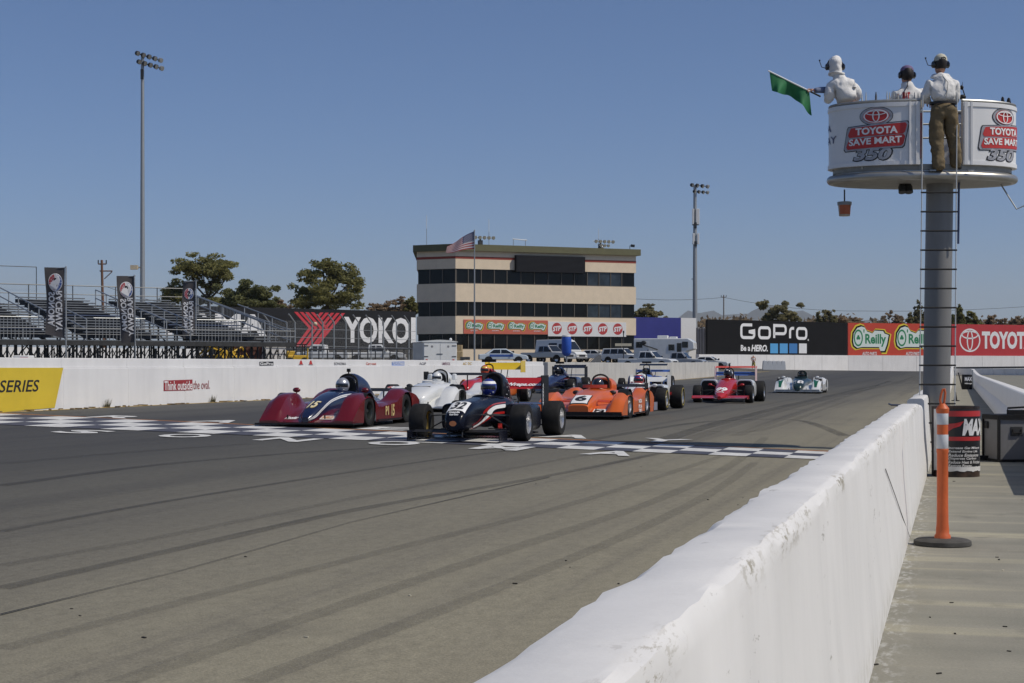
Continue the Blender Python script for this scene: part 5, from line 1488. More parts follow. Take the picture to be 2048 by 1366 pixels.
t = MB(); t.tube([Q(1884, 150, -.05), Q(1896, 165, -.12), Q(1894, 185, -.125), Q(1890, 203, -.13)], .005, 5); t.build('headset_cord', mat('cord_grey', (.30, .30, .28), .6), M)
MB().box(Q(1906, 211, -.05), (.06, .08, .12)).build('radio_pouch', black, M, False, bevel=.012)
# --- flagman
zc = TZ - .05; zf = ZP0 - .04
Fm = thing('person', 'flagman in hooded white top and ear defenders leaning left holding a green flag', 'person', cam2w((1700 - CX) * zc / F, zc, zf), TH, 'flag marshals on the stand')
Q = lambda px, py, dy=0: px3(px, py, zc, (1700, zf), dy)
armL = [Q(1661, 166, -.02), Q(1655, 182, .06), Q(1627, 181, -.06), Q(1619, 180, -.10)]
J = {'pel': (Q(1703, 222), .12), 'ab': (Q(1696, 195), .11), 'ch': (Q(1683, 170), (.16, .11)), 'nk': (Q(1674, 151), .055), 'hd': (Q(1671, 138), .05), 'sl': (Q(1668, 170), .05), 'sr': (Q(1696, 170), .05), 'el': (armL[1], .045), 'wl': (armL[2], .032), 'er': (Q(1712, 190, .06), .042), 'wr': (Q(1700, 205, .25), .03), 'hl': (Q(1692, 235), .08), 'kl': (Q(1692, 285), .055), 'al': (Q(1692, 330), .04), 'hr': (Q(1713, 235), .08), 'kr': (Q(1713, 285), .055), 'ar': (Q(1713, 330), .04), 'tl': (Q(1692, 336, .14), .035), 'tr': (Q(1713, 336, .14), .035)}
E = [('pel', 'ab'), ('ab', 'ch'), ('ch', 'nk'), ('nk', 'hd'), ('ch', 'sl'), ('ch', 'sr'), ('sl', 'el'), ('el', 'wl'), ('sr', 'er'), ('er', 'wr'), ('pel', 'hl'), ('hl', 'kl'), ('kl', 'al'), ('al', 'tl'), ('pel', 'hr'), ('hr', 'kr'), ('kr', 'ar'), ('ar', 'tr')]
skin('body', J, E, skinm, Fm, gr=.8)
Js = {'pel': (Q(1697, 208), (.205, .15)), 'ab': (Q(1691, 192), (.215, .15)), 'ch': (Q(1684, 172), (.195, .14)), 'nk': (Q(1677, 156), (.125, .095)), 'cl': (Q(1673, 146), .08), 'sl': (Q(1664, 166, -.02), .085), 'sr': (Q(1699, 165), .085), 'er': (Q(1714, 192, .06), .068), 'fr': (Q(1703, 202, .2), .05), 'e1': (Q(1658, 182, -.03), .075), 'e2': (Q(1656, 198, -.02), .068), 'e3': (Q(1661, 204, .02), .055)}
skin('hooded_top', Js, [('pel', 'ab'), ('ab', 'ch'), ('ch', 'nk'), ('nk', 'cl'), ('ch', 'sl'), ('ch', 'sr'), ('sr', 'er'), ('er', 'fr'), ('sl', 'e1'), ('e1', 'e2'), ('e2', 'e3')], shirtw, Fm, gr=1.2, fold=.055)
skin('sleeve', {'a': (Q(1655, 180, .05), .055), 'b': (Q(1640, 180, -.01), .047), 'c': (Q(1628, 181, -.06), .040)}, [('a', 'b'), ('b', 'c')], mat('sleeve_blue_grey', (.12, .15, .24), .8, var=.1), Fm)
skin('trousers', {'p': (Q(1702, 216), (.165, .125)), 'hl': (Q(1691, 240), .1), 'kl': (Q(1691, 285), .08), 'al': (Q(1692, 328), .07), 'hr': (Q(1713, 240), .1), 'kr': (Q(1713, 285), .08), 'ar': (Q(1713, 328), .07)}, [('p', 'hl'), ('hl', 'kl'), ('kl', 'al'), ('p', 'hr'), ('hr', 'kr'), ('kr', 'ar')], mat('trousers_grey', (.16, .155, .135), .85, var=.15), Fm)
hc = Q(1670, 131, 0)
hd_ = head(Fm, hc, .1, hairm)
t = MB(); rs = []
for z_, w_, d_, dx in ((-.17, .095, .10, .03), (-.12, .088, .095, .015), (-.06, .092, .112, .0), (0, .099, .122, 0), (.06, .096, .120, 0), (.10, .075, .095, 0), (.130, .04, .05, 0), (.138, .005, .006, 0)):
    rs.append([hc + Vector((dx + w_ * cos(a), -.012 + d_ * sin(a) * (1 if sin(a) < 0 else .62), z_)) for a in [2 * pi * k / 20 for k in range(20)]])
t.rings(rs); hd2 = t.build('hood', shirtw, Fm, True, 180)
sb_ = hd2.modifiers.new('sub', 'SUBSURF'); sb_.levels = sb_.render_levels = 2
tx_ = bpy.data.textures.new('folds', 'CLOUDS'); tx_.noise_scale = .09; dm = hd2.modifiers.new('folds', 'DISPLACE'); dm.texture = tx_; dm.strength = .035; dm.texture_coords = 'LOCAL'
MB().tube([hc + Vector((.02 + .105 * cos(a), -.01 + .11 * sin(a), -.118 + .012 * sin(2 * a))) for a in [2 * pi * k / 16 for k in range(17)]], .016, 8).build('hood_collar', shirtw, Fm)
MB().tube([hc + Vector((0, -.128 * cos(b), .135 * sin(b) - .0)) for b in [radians(-50 + 14 * k) for k in range(10)]], .004, 5).build('hood_seam', mat('seam_grey', (.5, .49, .47), .8), Fm)
headset(Fm, hc + Vector((0, .0, -.01)), .108, 0)
hand(Fm, armL[2], (-.9, -.25, .08), (0, .25, 1), skinm, 1.05, 1.25)
hand(Fm, J['wr'][0], (-.2, .9, -.1), (0, 0, 1), skinm)
o = thing('flag', 'green flag on a white stick held out over the track', 'flag', Fm.location, TH)
s0, s1 = Q(1536.5, 141.5, -.16), Q(1641, 193, -.10)
MB().tube([s0, s0.lerp(s1, .8)], .011, 8).build('flag_stick', letterwhite, o); MB().tube([s0.lerp(s1, .8), s1], .013, 8).build('grip', black, o)
fgreen = mat('flag_green', (.018, .16, .055), .75, var=.14, scale=5)
TL_, TR_, BL_, BR_ = Q(1539, 144, -.16), Q(1618, 180, -.11), Q(1545, 183, -.16), Q(1624, 231, -.11)
bot = [(0, Q(1544, 181, -.16)), (.22, Q(1556, 187, -.2)), (.42, Q(1575, 189, -.12)), (.55, Q(1584, 194, -.08)), (.75, Q(1604, 211, -.14)), (.95, Q(1620, 229, -.11)), (1, Q(1624, 231, -.11))]
def gf(u, v):
    p = TL_.lerp(TR_, u)
    for (a, pa), (b, pb) in zip(bot, bot[1:]):
        if u <= b + 1e-6: q = pa.lerp(pb, (u - a) / (b - a)); break
    r_ = q.lerp(p, v)
    return r_ + Vector((0, .035 * sin(u * 11 + (1 - v) * 3) * (1 - v) + .02 * sin(u * 23 - v * 4) * (1 - v), 0))
cloth_grid(o, 'flag_cloth', gf, 28, 14, fgreen)
# --- middle marshal
zc = TZ + .12
Mm = thing('person', 'dark-haired marshal in purple cap and white shirt with red print, between the two others', 'person', cam2w((1815 - CX) * zc / F, zc, zf), TH, 'flag marshals on the stand')
Q = lambda px, py, dy=0: px3(px, py, zc, (1815, zf), dy)
J = {'pel': (Q(1816, 240), .11), 'ab': (Q(1816, 212), .10), 'ch': (Q(1815, 188), (.15, .1)), 'nk': (Q(1814, 166), .05), 'hd': (Q(1814, 155), .05), 'sl': (Q(1798, 190), .05), 'sr': (Q(1834, 190), .05), 'el': (Q(1788, 212, .06), .04), 'er': (Q(1845, 212, .06), .04), 'wl': (Q(1798, 220, .25), .028), 'wr': (Q(1836, 220, .25), .028), 'hl': (Q(1806, 252), .08), 'kl': (Q(1806, 295), .055), 'al': (Q(1806, 333), .04), 'hr': (Q(1826, 252), .08), 'kr': (Q(1826, 295), .055), 'ar': (Q(1826, 333), .04), 'tl': (Q(1806, 338, .14), .033), 'tr': (Q(1826, 338, .14), .033)}
skin('body', J, E, skinm, Mm, gr=.8)
Js = {'pel': (Q(1816, 222), (.165, .12)), 'ch': (Q(1815, 192), (.185, .125)), 'nk': (Q(1814, 172), (.115, .09)), 'cl': (Q(1814, 162), .062), 'sl': (Q(1791, 186), .078), 'sr': (Q(1841, 186), .078), 'el': (Q(1786, 210, .04), .068), 'er': (Q(1848, 210, .04), .068)}
skin('shirt', Js, [('pel', 'ch'), ('ch', 'nk'), ('nk', 'cl'), ('ch', 'sl'), ('ch', 'sr'), ('sl', 'el'), ('sr', 'er')], shirtw, Mm, gr=1.2, fold=.055)
skin('trousers', {'p': (Q(1816, 232), (.15, .12)), 'hl': (Q(1806, 255), .09), 'kl': (Q(1806, 295), .075), 'al': (Q(1806, 331), .06), 'hr': (Q(1826, 255), .09), 'kr': (Q(1826, 295), .075), 'ar': (Q(1826, 331), .06)}, [('p', 'hl'), ('hl', 'kl'), ('kl', 'al'), ('p', 'hr'), ('hr', 'kr'), ('kr', 'ar')], darktr, Mm)
hc = Q(1814, 149, 0)
head(Mm, hc, .1, hairm)
t = MB(); rs = []
for z_, k_ in ((-.09, .6), (-.06, .95), (-.02, 1.08), (.03, 1.08), (.07, .95)): rs.append([hc + Vector((.083 * k_ * cos(a), -.015 + .10 * k_ * sin(a) * (1 if sin(a) < 0 else .4), z_)) for a in [2 * pi * j / 20 for j in range(20)]])
t.rings(rs); t.build('hair', hairm, Mm)
t = MB(); rs = []
for z_, k_ in ((.05, 1.04), (.085, .98), (.115, .72), (.132, .3), (.136, .02)): rs.append([hc + Vector((.092 * k_ * cos(a), .004 + .110 * k_ * sin(a), z_)) for a in [2 * pi * j / 20 for j in range(20)]])
t.rings(rs); t.build('cap', mat('cap_purple', (.15, .11, .22), .8, var=.2), Mm)
headset(Mm, hc, .093, 0, False)
t = MB(); t.tube([Q(1816, 160, -.06), Q(1815, 172, -.12), Q(1809, 182, -.15), Q(1806, 195, -.15)], .006, 5); t.build('headset_cord', black, Mm)
for a_, b_, y0, y1 in ((1795, 1798, 188, 196), (1805, 1810, 184, 197), (1811.5, 1813.5, 185, 196), (1815, 1820, 184, 188), (1816, 1818, 188, 197)):
    t = MB(); t.rings([[Q(x, yy, -.150 + abs(x - 1815) * .0016) for yy in (y0, y1)] for x in (a_, b_)], False, False); t.build('shirt_print', pred, Mm, False)
for wn, el_ in (('wl', 'el'), ('wr', 'er')): hand(Mm, J[wn][0], J[wn][0] - J[el_][0], (0, 0, 1), skinm)
# flag staffs standing in a rack, microphones and lamps on the rail
staffm = mat('staff_pale', (.55, .53, .45), .6, var=.1)
stf = None
for i, (px, top, wdt) in enumerate(((1724, 187, 2.6), (1732, 184, 2.2), (1752, 184, 4.5), (1774, 183, 2.5), (1779, 184, 2.5), (1788, 184, 2.5), (1796, 186, 2.5), (1829, 184, 2.5), (1836, 185, 2.5), (1842, 186, 2.5))):
    zz = TZ - .42; b = cam2w((px - CX) * zz / F, zz, ZP0 - .04); h = EYE + (HY - top) * zz / F - b.z
    if px == 1752: labl = 'dark rolled flag on a staff, thicker than the pale staffs beside it'
    elif px == 1724: labl = 'pale flag staff upright in the basket rack, closest to the flagman'
    else: labl = 'pale flag staff upright in the basket rack among similar staffs'
    o = thing('flag_staff', labl, 'flag staff', b, TH, 'flag staffs in the basket rack')
    r_ = wdt * zz / F / 2
    MB().tube([(0, 0, 0), (0, 0, h - .06), (0, 0, h)], [r_, r_ * .95, r_ * .35], 8).build('staff', staffm if px != 1752 else mat('flag_rolled', (.10, .11, .13), .8, var=.2), o)
    MB().tube([(0, 0, .15), (0, 0, h - .28)], [r_ * 2.2, r_ * 1.4], 8).build('furled_cloth', mat('furled_%d' % (i % 3), ((.5, .06, .05), (.55, .5, .12), (.5, .5, .5))[i % 3], .8), o)
zz = TZ - .45
o = thing('camera_mount', 'small black camera on a bendy stalk at the basket opening', 'camera', cam2w((1926 - CX) * zz / F, zz, EYE + (HY - 197) * zz / F), TH)
t = MB(); t.tube([(.02, 0, -.05), (.022, 0, .05), (.0, 0, .12), (-.015, 0, .15)], .008, 6); t.build('stalk', black, o); t = MB(); t.ball((-.018, 0, .155), .03, 10, 8, (.9, .7, 1.1)); t.tube([(-.015, 0, .18), (-.005, 0, .235)], [.006, .002], 5); t.build('camera_body', black, o)
t = MB(); t.ball((-.01, 0, .02), .045, 12, 8, (1.2, 1, .8)); t.build('base', black, o)
for px, r_, lab in ((2009, .026, 'small black dome lamp on the right end of the basket rail'), (1993, .022, 'low black knob on the basket rail beside the dome lamp')):
    ph = eang(tx(px)); p = ept(ph, ZP1 + .05, -.03); wv = TW_.matrix_basis @ p if False else TW_.location + Matrix.Rotation(TH, 3, 'Z') @ p
    o = thing('rail_lamp', lab, 'lamp', wv, TH, 'lamps on the basket rail'); MB().lathe([(r_ * 1.2, -.02), (r_ * 1.2, .0), (r_, .015), (r_ * .9, .04), (r_ * .4, .06), (.001, .062)], 14).build('dome', black, o)

# ------------------------------------------------------------------ things on the walkway
b = gpt(1885, 1092) if False else cam2w((1885 - CX) * 11.72 / F, 11.72, -0.1)
o = thing('delineator_post', 'orange delineator post with two white bands on a black rubber base', 'delineator post', b, TH)
orange = mat('post_orange', (.56, .11, .025), .5, var=.10, scale=7, bump=.1); s = 11.72 / F
def pz(py): return EYE + (HY - py) * s + .1
MB().lathe([(.001, .052), (.075, .052), (.185, .044), (.205, .034), (.208, .006), (.20, 0)], 36).build('rubber_base', mat('base_rubber', (.055, .053, .048), .85, var=.35, scale=9, bump=.2), o)
MB().lathe([(.060, .04), (.058, .07), (.048, .085), (.047, .12), (.043, .16), (.0405, .30), (.0405, pz(906)), (.0435, pz(904)), (.0435, pz(898)), (.040, pz(897)), (.040, pz(840)), (.0405, pz(828)), (.047, pz(822)), (.048, pz(817)), (.035, pz(812)), (.018, pz(807))], 28).build('tube', orange, o)
for a_, b_ in ((849, 822.5), (897, 869)): MB().lathe([(.0405, pz(a_)), (.0418, pz(a_) + .002), (.0418, pz(b_) - .002), (.0405, pz(b_))], 28).build('reflective_band', mat('reflective_white', (.52, .54, .56), .4, var=.10, scale=16), o)
hp = [(-.014 + .004, 0, pz(810)), (-.018, 0, pz(800)), (-.010, 0, pz(788)), (.002, 0, pz(779)), (.014, 0, pz(778)), (.020, 0, pz(786)), (.014, 0, pz(800)), (.008, 0, pz(811))]
MB().tube(hp, .0085, 8).build('handle_loop', orange, o)
zd = 19.2; b = cam2w((1911 - CX) * zd / F, zd, -0.1)
o = thing('oil_drum', 'black steel drum with torn white and red printed wrap by the tower', 'drum', b, TH)
s = zd / F; RD = 46.5 * s; DH = (952 - 813) * s
def dz(py): return (952 - py) * s + .0
MB().lathe([(.001, 0.01), (RD * .98, 0.01), (RD, 0), (RD, DH * .33), (RD * 1.012, DH * .345), (RD, DH * .36), (RD, DH * .64), (RD * 1.012, DH * .655), (RD, DH * .67), (RD, DH - .01), (RD * 1.012, DH), (RD * .98, DH + .003), (RD * .96, DH - .03), (.001, DH - .03)], 40).build('drum_shell', mat('drum_steel', (.030, .026, .024), .55, .3, var=.5, scale=7, hi=(.09, .055, .04)), o)
def dfn(o_): return lambda x, z: Vector(((RD + o_) * sin(x / RD), -(RD + o_) * cos(x / RD), z))
def dband(x0, x1, y0, y1, o_, m, nm, wav=0.0):
    t = MB(); n = 26; f_ = dfn(o_)
    t.rings([[f_(lerp(x0, x1, k / n) * s, dz(y1) + wav * (sin(k * 1.3) + sin(k * 3.1) * .6)), f_(lerp(x0, x1, k / n) * s, dz(y0) + wav * .5 * sin(k * 2.3))] for k in range(n + 1)], False, False)
    return t.build(nm, m, o)
wrapb = mat('wrap_black', (.014, .014, .015), .35, var=.2); wrapw = mat('wrap_white', (.66, .66, .66), .45, var=.12, scale=8); wrapr = mat('wrap_red', (.46, .03, .03), .4, var=.1)
dband(-62, 62, 817, 940, .004, wrapb, 'wrap'); dband(-62, -31, 818, 938, .007, wrapw, 'wrap_seam'); dband(-31, 62, 821, 832, .007, wrapr, 'wrap_band')
dband(-31, 62, 872, 880, .007, wrapr, 'wrap_band'); dband(-62, 62, 931, 940, .007, wrapw, 'torn_edge', .006)
text(o, 'MAX', 62 * s, 33 * s, (0, 0, 0), XA, ZA, wrapw, .05, .2, fn=lambda x, y: dfn(.011)(x + 31 * s, dz(853) + y))
decal(o, 'emblem_swoosh', [(-26, -10), (-14, -2), (0, 2), (8, 12), (-8, 8), (-26, 6)], (0, 0, 0), XA, ZA, wrapr, fn=lambda x, y: dfn(.014)(x * s * .9 - 4 * s, dz(853) + y * s))
for k, ln in enumerate(('Increase Gas Mileage', 'Extend Engine Life', 'Reduce Emissions', 'Disperses Carbon', 'Reduce Heat & Friction', 'Restore Power')):
    wl = (70, 62, 66, 58, 72, 46)[k] * s
    text(o, ln, wl, 6.0 * s, (0, 0, 0), XA, ZA, wrapw, .02, .2, fn=lambda x, y: dfn(.009)(x - 26 * s + wl / 2, dz(894.5 + k * 6.9) + y))
for k in range(2): text(o, 'formulated for all vehicles', 84 * s, 3.4 * s, (0, 0, 0), XA, ZA, wrapw, .0, .2, fn=lambda x, y: dfn(.009)(x + 12 * s, dz(885 + k * 4.3) + y)) if False else None
# road case at the right edge
zk = 22.0; b = cam2w((2030 - CX) * zk / F, zk, -0.1); s = zk / F
o = thing('equipment_case', 'grey equipment case with black edges and recessed handle at the right edge', 'case', b, TH + .12)
ck = mat('case_grey', (.20, .20, .205), .5, .2, var=.08)
MB().box((0.08, .25, .31), (.62, .5, .56)).build('case_body', ck, o, False)
t = MB()
for x in (-.235, .395):
    for y in (-.005, .505): t.box((x, y, .31), (.035, .035, .62))
for z_ in (.02, .60):
    for y in (-.005, .505): t.box((.08, y, z_), (.66, .036, .034))
    for x in (-.235, .395): t.box((x, .25, z_), (.036, .54, .034))
t.build('edge_trim', black, o, False)
t = MB(); t.box((.02, -.003, .42), (.17, .012, .13)); t.build('handle_recess', darksteel, o, False); t = MB(); t.tube([(-.04, -.02, .45), (-.04, -.025, .40), (.08, -.025, .40), (.08, -.02, .45)], .010, 6); t.build('handle', black, o)
MB().box((.08, .25, .635), (.66, .54, .03)).build('lid', black, o, False)
t = MB(); t.tube([(-.06, .1, .65), (-.06, .1, .74), (.35, .1, .76), (.35, .1, .65)], .014, 6); t.box((.2, .2, .68), (.35, .25, .06)); t.build('strap_bundle', black, o)
o2 = thing('trolley', 'low black trolley leg and rail standing beside the grey equipment case', 'trolley', cam2w((1990 - CX) * 22.4 / F, 22.4, -0.1), TH)
t = MB(); t.box((0.0, 0, .28), (.10, .16, .46)); t.build('upright', black, o2, False, bevel=.01); t = MB(); t.box((-.03, 0, .50), (.22, .2, .11)); t.build('head', black, o2, False, bevel=.03); t = MB(); t.box((-.12, -.02, .04), (.34, .12, .06)); t.build('foot_rail', black, o2, False)
# cord on the wall, pipe hoop and shredded paint
def wallface(px, py):
    dx, dy = ray(px); z = .5
    for _ in range(6):
        X = lerp(-.352, -.402, max(0, min(1, (z + .05) / .82))) + .004; zc_ = X / dx; z = EYE - (py - HY) * zc_ / F
    return Vector((X, dy * zc_, z))
t = MB(); t.tube([wallface(1771, 938), wallface(1790, 990), wallface(1806, 1036), wallface(1824, 1086), cam2w((1838 - CX) * 11.65 / F, 11.65, -.07)], .0026, 6)
tag(t.build('cord', mat('cord_dark', (.07, .07, .07), .6), None), 'thin dark cord running down the white wall to the orange post base', 'cord')
t = MB(); t.tube([at(1778, 17.6, z=.80), at(1783, 17.5, 810), at(1811, 17.3, 810.5), at(1813, 17.3, 813), at(1813.5, 17.25, 826)], .010, 8)
tag(t.build('pipe_hoop', mat('pipe_blue_grey', (.16, .17, .22), .5, .4), None), 'thin blue-grey pipe hoop bent over the top of the white wall', 'pipe')
t = MB()
for _ in range(170):
    p = at(random.uniform(1824, 1842) , random.uniform(20.2, 20.8), random.uniform(800, 886)); a = Vector((random.gauss(0, 1), random.gauss(0, 1), random.gauss(0, 1))).normalized(); bb = a.cross(Vector((random.gauss(0, 1), 1, .3))).normalized()
    k = random.uniform(.015, .05); t.add([p - a * k, p + bb * k * .35, p + a * k * .8 + Vector((0, 0, -.02)), p - bb * k * .3], [(0, 1, 2, 3)])
tag(t.build('paint_shreds', mat('shred_white', (.70, .70, .69), .7, var=.1), None, False), 'shredded white tape tangled between the wall ends at the tower foot', 'tape', kind='stuff')
# litter on the tarmac
lt = mat('litter_dark', (.025, .022, .018), .9, var=.4); lw = mat('litter_pale', (.45, .42, .33), .9, var=.2)
for mm, lst, lab in ((lt, [(143, 1218), (288, 1276), (491, 1114), (1132, 1122), (1140, 1135), (1237, 1168), (1416, 1000), (1450, 1040), (1282, 934), (1072, 968), (1486, 996), (1476, 1010), (1030, 1168), (160, 1232), (1903, 1206), (1910, 1268), (2010, 1254), (1994, 1115), (1908, 963), (1878, 1348), (2044, 1000), (2018, 1303), (1860, 1235), (1752, 1330), (1998, 1120)], 'small dark leaves and rubber crumbs scattered over the tarmac and walkway'), (lw, [(1012, 1104), (1171, 1012), (1120, 1040), (1514, 940), (1182, 916), (820, 1192), (612, 1275), (1834, 1027), (2006, 1141), (1376, 1028), (1449, 988), (1790, 1165), (1838, 1064)], 'small pale chips scattered over the tarmac and walkway')):
    t = MB()
    for px, py in lst:
        c = gpt(px, py); k = random.uniform(.010, .022) * (.45 if mm is lw else .55); a = random.uniform(0, 3)
        t.box((c.x, c.y, H(c.x, c.y) + k * .3), (k * 2.4, k * random.uniform(.6, 1.2), k * .5), a)
    tag(t.build('litter', mm, None, False), lab, 'litter', kind='stuff')
# far pit things
o = thing('oil_drum', 'small far black drum with white lettering at the end of the walkway', 'drum', cam2w((1934 - CX) * 95 / F, 95, H(0, 92)), TH)
MB().lathe([(.001, 0), (.30, 0), (.30, .40), (.307, .42), (.30, .44), (.30, .88), (.001, .88)], 20).build('drum_shell', black, o)
text(o, 'MAX', .44, .24, (0, -.31, .62), XA, ZA, letterwhite, .05); text(o, 'Mileage', .44, .1, (0, -.31, .35), XA, ZA, letterwhite, .05)
o = thing('sign_post', 'dark leaning stake beside the far drum', 'stake', cam2w((1925 - CX) * 95 / F, 95, H(0, 92)), TH); MB().tube([(0, 0, 0), (-.25, 0, 1.0)], .04, 6).build('stake', darksteel, o)
o = thing('far_post', 'thin pale post at the far end of the right barrier', 'post', cam2w((1945 - CX) * 98 / F, 98, H(0, 95)), TH); MB().tube([(0, 0, 0), (0, 0, 1.15)], .05, 6).build('post', galv, o)
o = thing('marker_cone', 'tiny dark cone on the walkway by the far wall end', 'cone', cam2w((1911 - CX) * 62 / F, 62, -.1), TH); MB().lathe([(.16, 0), (.16, .03), (.07, .04), (.02, .36), (.001, .37)], 12).build('cone', black, o)
zq = 165
a, b = at(1898, zq, 735), at(2230, zq - 14, 735)
o, L = frame('far_pit_wall', 'low white wall crossing behind the end of the walkway', 'wall', a, b)
for k in range(14): MB().box((L * (k + .5) / 14, .2, .72), (L / 14 - .03, .4, .76 - .002 * k)).build('wall_panel', wallfar, o, False)
t = MB(); t.tube([(-3, .5, 1.14), (L, .5, 1.30)], .10, 6); t.build('guard_rail', darksteel, o)
# tyre barrier blocks and a marshal at the bend
blk = None
for k, px in enumerate((1530, 1539, 1548, 1557, 1566)):
    zc_ = 196; p = at(px, zc_, 735); hb = H(p.x, p.y)
    o = thing('water_barrier', ('leftmost', 'second', 'third', 'fourth', 'rightmost')[k] + ' of five white plastic barrier blocks before the far wall', 'barrier block', (p.x, p.y, hb - .05), TH, 'white barrier blocks at the bend')
    t = MB(); t.prism([(-.32, -.3, 0), (.32, -.3, 0), (.30, -.3, .5), (.24, -.3, 1.15), (-.24, -.3, 1.15), (-.30, -.3, .5)], (0, .6, 0)); t.build('block', mat('plastic_white', (.62, .63, .63), .5, var=.06), o, False, bevel=.04)
    MB().lathe([(.09, 1.14), (.09, 1.2), (.001, 1.2)], 10).build('filler_cap', white, o)
zc_ = 198; p = at(1507, zc_, 735); hb = H(p.x, p.y)
o = thing('person', 'distant marshal in white shirt and yellow trousers standing at the far bend', 'person', (p.x, p.y, hb), TH)
J = {'pel': ((0, 0, 1.0), .15), 'ch': ((-.03, 0, 1.38), (.20, .13)), 'nk': ((-.03, 0, 1.56), .06), 'hd': ((-.03, 0, 1.70), .11), 'sl': ((-.22, 0, 1.48), .07), 'el': ((-.30, -.05, 1.2), .055), 'wl': ((-.22, -.2, 1.02), .045), 'sr': ((.17, 0, 1.48), .07), 'er': ((.25, -.05, 1.2), .055), 'wr': ((.17, -.2, 1.0), .045), 'hl': ((-.1, 0, .9), .11), 'kl': ((-.12, -.03, .5), .085), 'al': ((-.14, 0, .08), .06), 'hr': ((.1, 0, .9), .11), 'kr': ((.14, -.05, .5), .085), 'ar': ((.18, 0, .08), .06)}
skin('body', J, [('pel', 'ch'), ('ch', 'nk'), ('nk', 'hd'), ('ch', 'sl'), ('sl', 'el'), ('el', 'wl'), ('ch', 'sr'), ('sr', 'er'), ('er', 'wr'), ('pel', 'hl'), ('hl', 'kl'), ('kl', 'al'), ('pel', 'hr'), ('hr', 'kr'), ('kr', 'ar')], skinm, o)
skin('shirt', {'a': ((0, 0, 1.02), (.21, .17)), 'b': ((-.03, 0, 1.38), (.24, .17)), 'c': ((-.03, 0, 1.52), .11), 'l': ((-.25, 0, 1.40), .09), 'r': ((.2, 0, 1.40), .09)}, [('a', 'b'), ('b', 'c'), ('b', 'l'), ('b', 'r')], shirtw, o)
skin('trousers', {'p': ((0, 0, .98), (.19, .16)), 'kl': ((-.12, -.03, .5), .11), 'al': ((-.14, 0, .10), .09), 'kr': ((.14, -.05, .5), .11), 'ar': ((.18, 0, .1), .09)}, [('p', 'kl'), ('kl', 'al'), ('p', 'kr'), ('kr', 'ar')], mat('trousers_yellow', (.45, .38, .10), .8, var=.1), o)
# ------------------------------------------------------------------ race cars (front axle at y = 0, nose towards -y)
def cmr(tab, y):
    "smooth interpolation of rows (y, ...) at y"
    if y <= tab[0][0]: return tab[0][1:]
    for i in range(len(tab) - 1):
        a, b = tab[i], tab[i + 1]
        if y <= b[0]:
            t = (y - a[0]) / (b[0] - a[0])
            p = tab[i - 1] if i else a; q = tab[i + 2] if i + 2 < len(tab) else b
            out = []
            for k in range(1, len(a)):
                m0 = (b[k] - p[k]) / max(1e-6, (b[0] - p[0])) * (b[0] - a[0]); m1 = (q[k] - a[k]) / max(1e-6, (q[0] - a[0])) * (b[0] - a[0])
                out.append((2 * t ** 3 - 3 * t * t + 1) * a[k] + (t ** 3 - 2 * t * t + t) * m0 + (-2 * t ** 3 + 3 * t * t) * b[k] + (t ** 3 - t * t) * m1)
            return out
    return tab[-1][1:]
def sect(tab, y, u, x0=0.0, grow=0.0):
    "superellipse section rows: (y, zc, half width, half height, exponent)"
    z, w_, h, e = cmr(tab, y)
    c, s_ = cos(u), sin(u)
    return Vector((x0 + (w_ + grow) * abs(c) ** (2 / e) * (1 if c > 0 else -1), y, z + (h + grow) * abs(s_) ** (2 / e) * (1 if s_ > 0 else -1)))
def loft(par, name, tab, m, x0=0.0, n=28, step=.06, cap=True):
    y0, y1 = tab[0][0], tab[-1][0]; k = max(4, int((y1 - y0) / step)); t = MB()
    rs = [[sect(tab, lerp(y0, y1, j / k), 2 * pi * i / n, x0) for i in range(n)] for j in range(k + 1)]
    t.rings(rs, cap); return t.build(name, m, par, True, 42)
def ribbon(par, name, tab, u_of_y, wd, y0, y1, m, x0=0.0, off=.004, n=30):
    t = MB(); V = []
    for j in range(n + 1):
        y = lerp(y0, y1, j / n); u = u_of_y(y); du = wd / 2
        V += [sect(tab, y, u - du, x0, off), sect(tab, y, u + du, x0, off)]
    t.add(V, [(2 * j, 2 * j + 1, 2 * j + 3, 2 * j + 2) for j in range(n)]); return t.build(name, m, par, True, 60)
def seat_plate(par, tab, s, y, wx, hy, m_bg, m_fg, u=pi / 2, tiltk=1.0, bold=.05, shear=0.0, offs=.008, name='number_plate', edge=None, x0=0):
    "number lying on the upper surface, read from the front"
    def fn(x, yy): 
        yv = y - 0 + (-yy) * -1.0
        p = sect(tab, y + yy, pi / 2, x0, 0); q = sect(tab, y + yy + .02, pi / 2, x0, 0)
        z, w_, h, e = cmr(tab, y + yy)
        xx = min(.98, abs(x) / w_); zz = z + h * max(0.0, (1 - xx ** e)) ** (1 / e)
        return Vector((x0 + x, y + yy, zz + offs))
    if m_bg:
        t = MB(); n = 8
        if edge:
            t.rings([[fn(lerp(-wx / 2 - .02, wx / 2 + .02, i / n), lerp(-hy / 2 - .02, hy / 2 + .02, j / n)) for i in range(n + 1)] for j in range(n + 1)], False, False); t.build('plate_border', edge, par); t = MB()
        offs += .004
        t.rings([[fn(lerp(-wx / 2, wx / 2, i / n), lerp(-hy / 2, hy / 2, j / n)) for i in range(n + 1)] for j in range(n + 1)], False, False); t.build(name, m_bg, par)
        offs += .005
    text(par, s, wx * (.72 if m_bg else 1), hy * (.74 if m_bg else 1), (0, 0, 0), XA, ZA, m_fg, bold, shear, fn=fn, name='number')
TYRES = {}
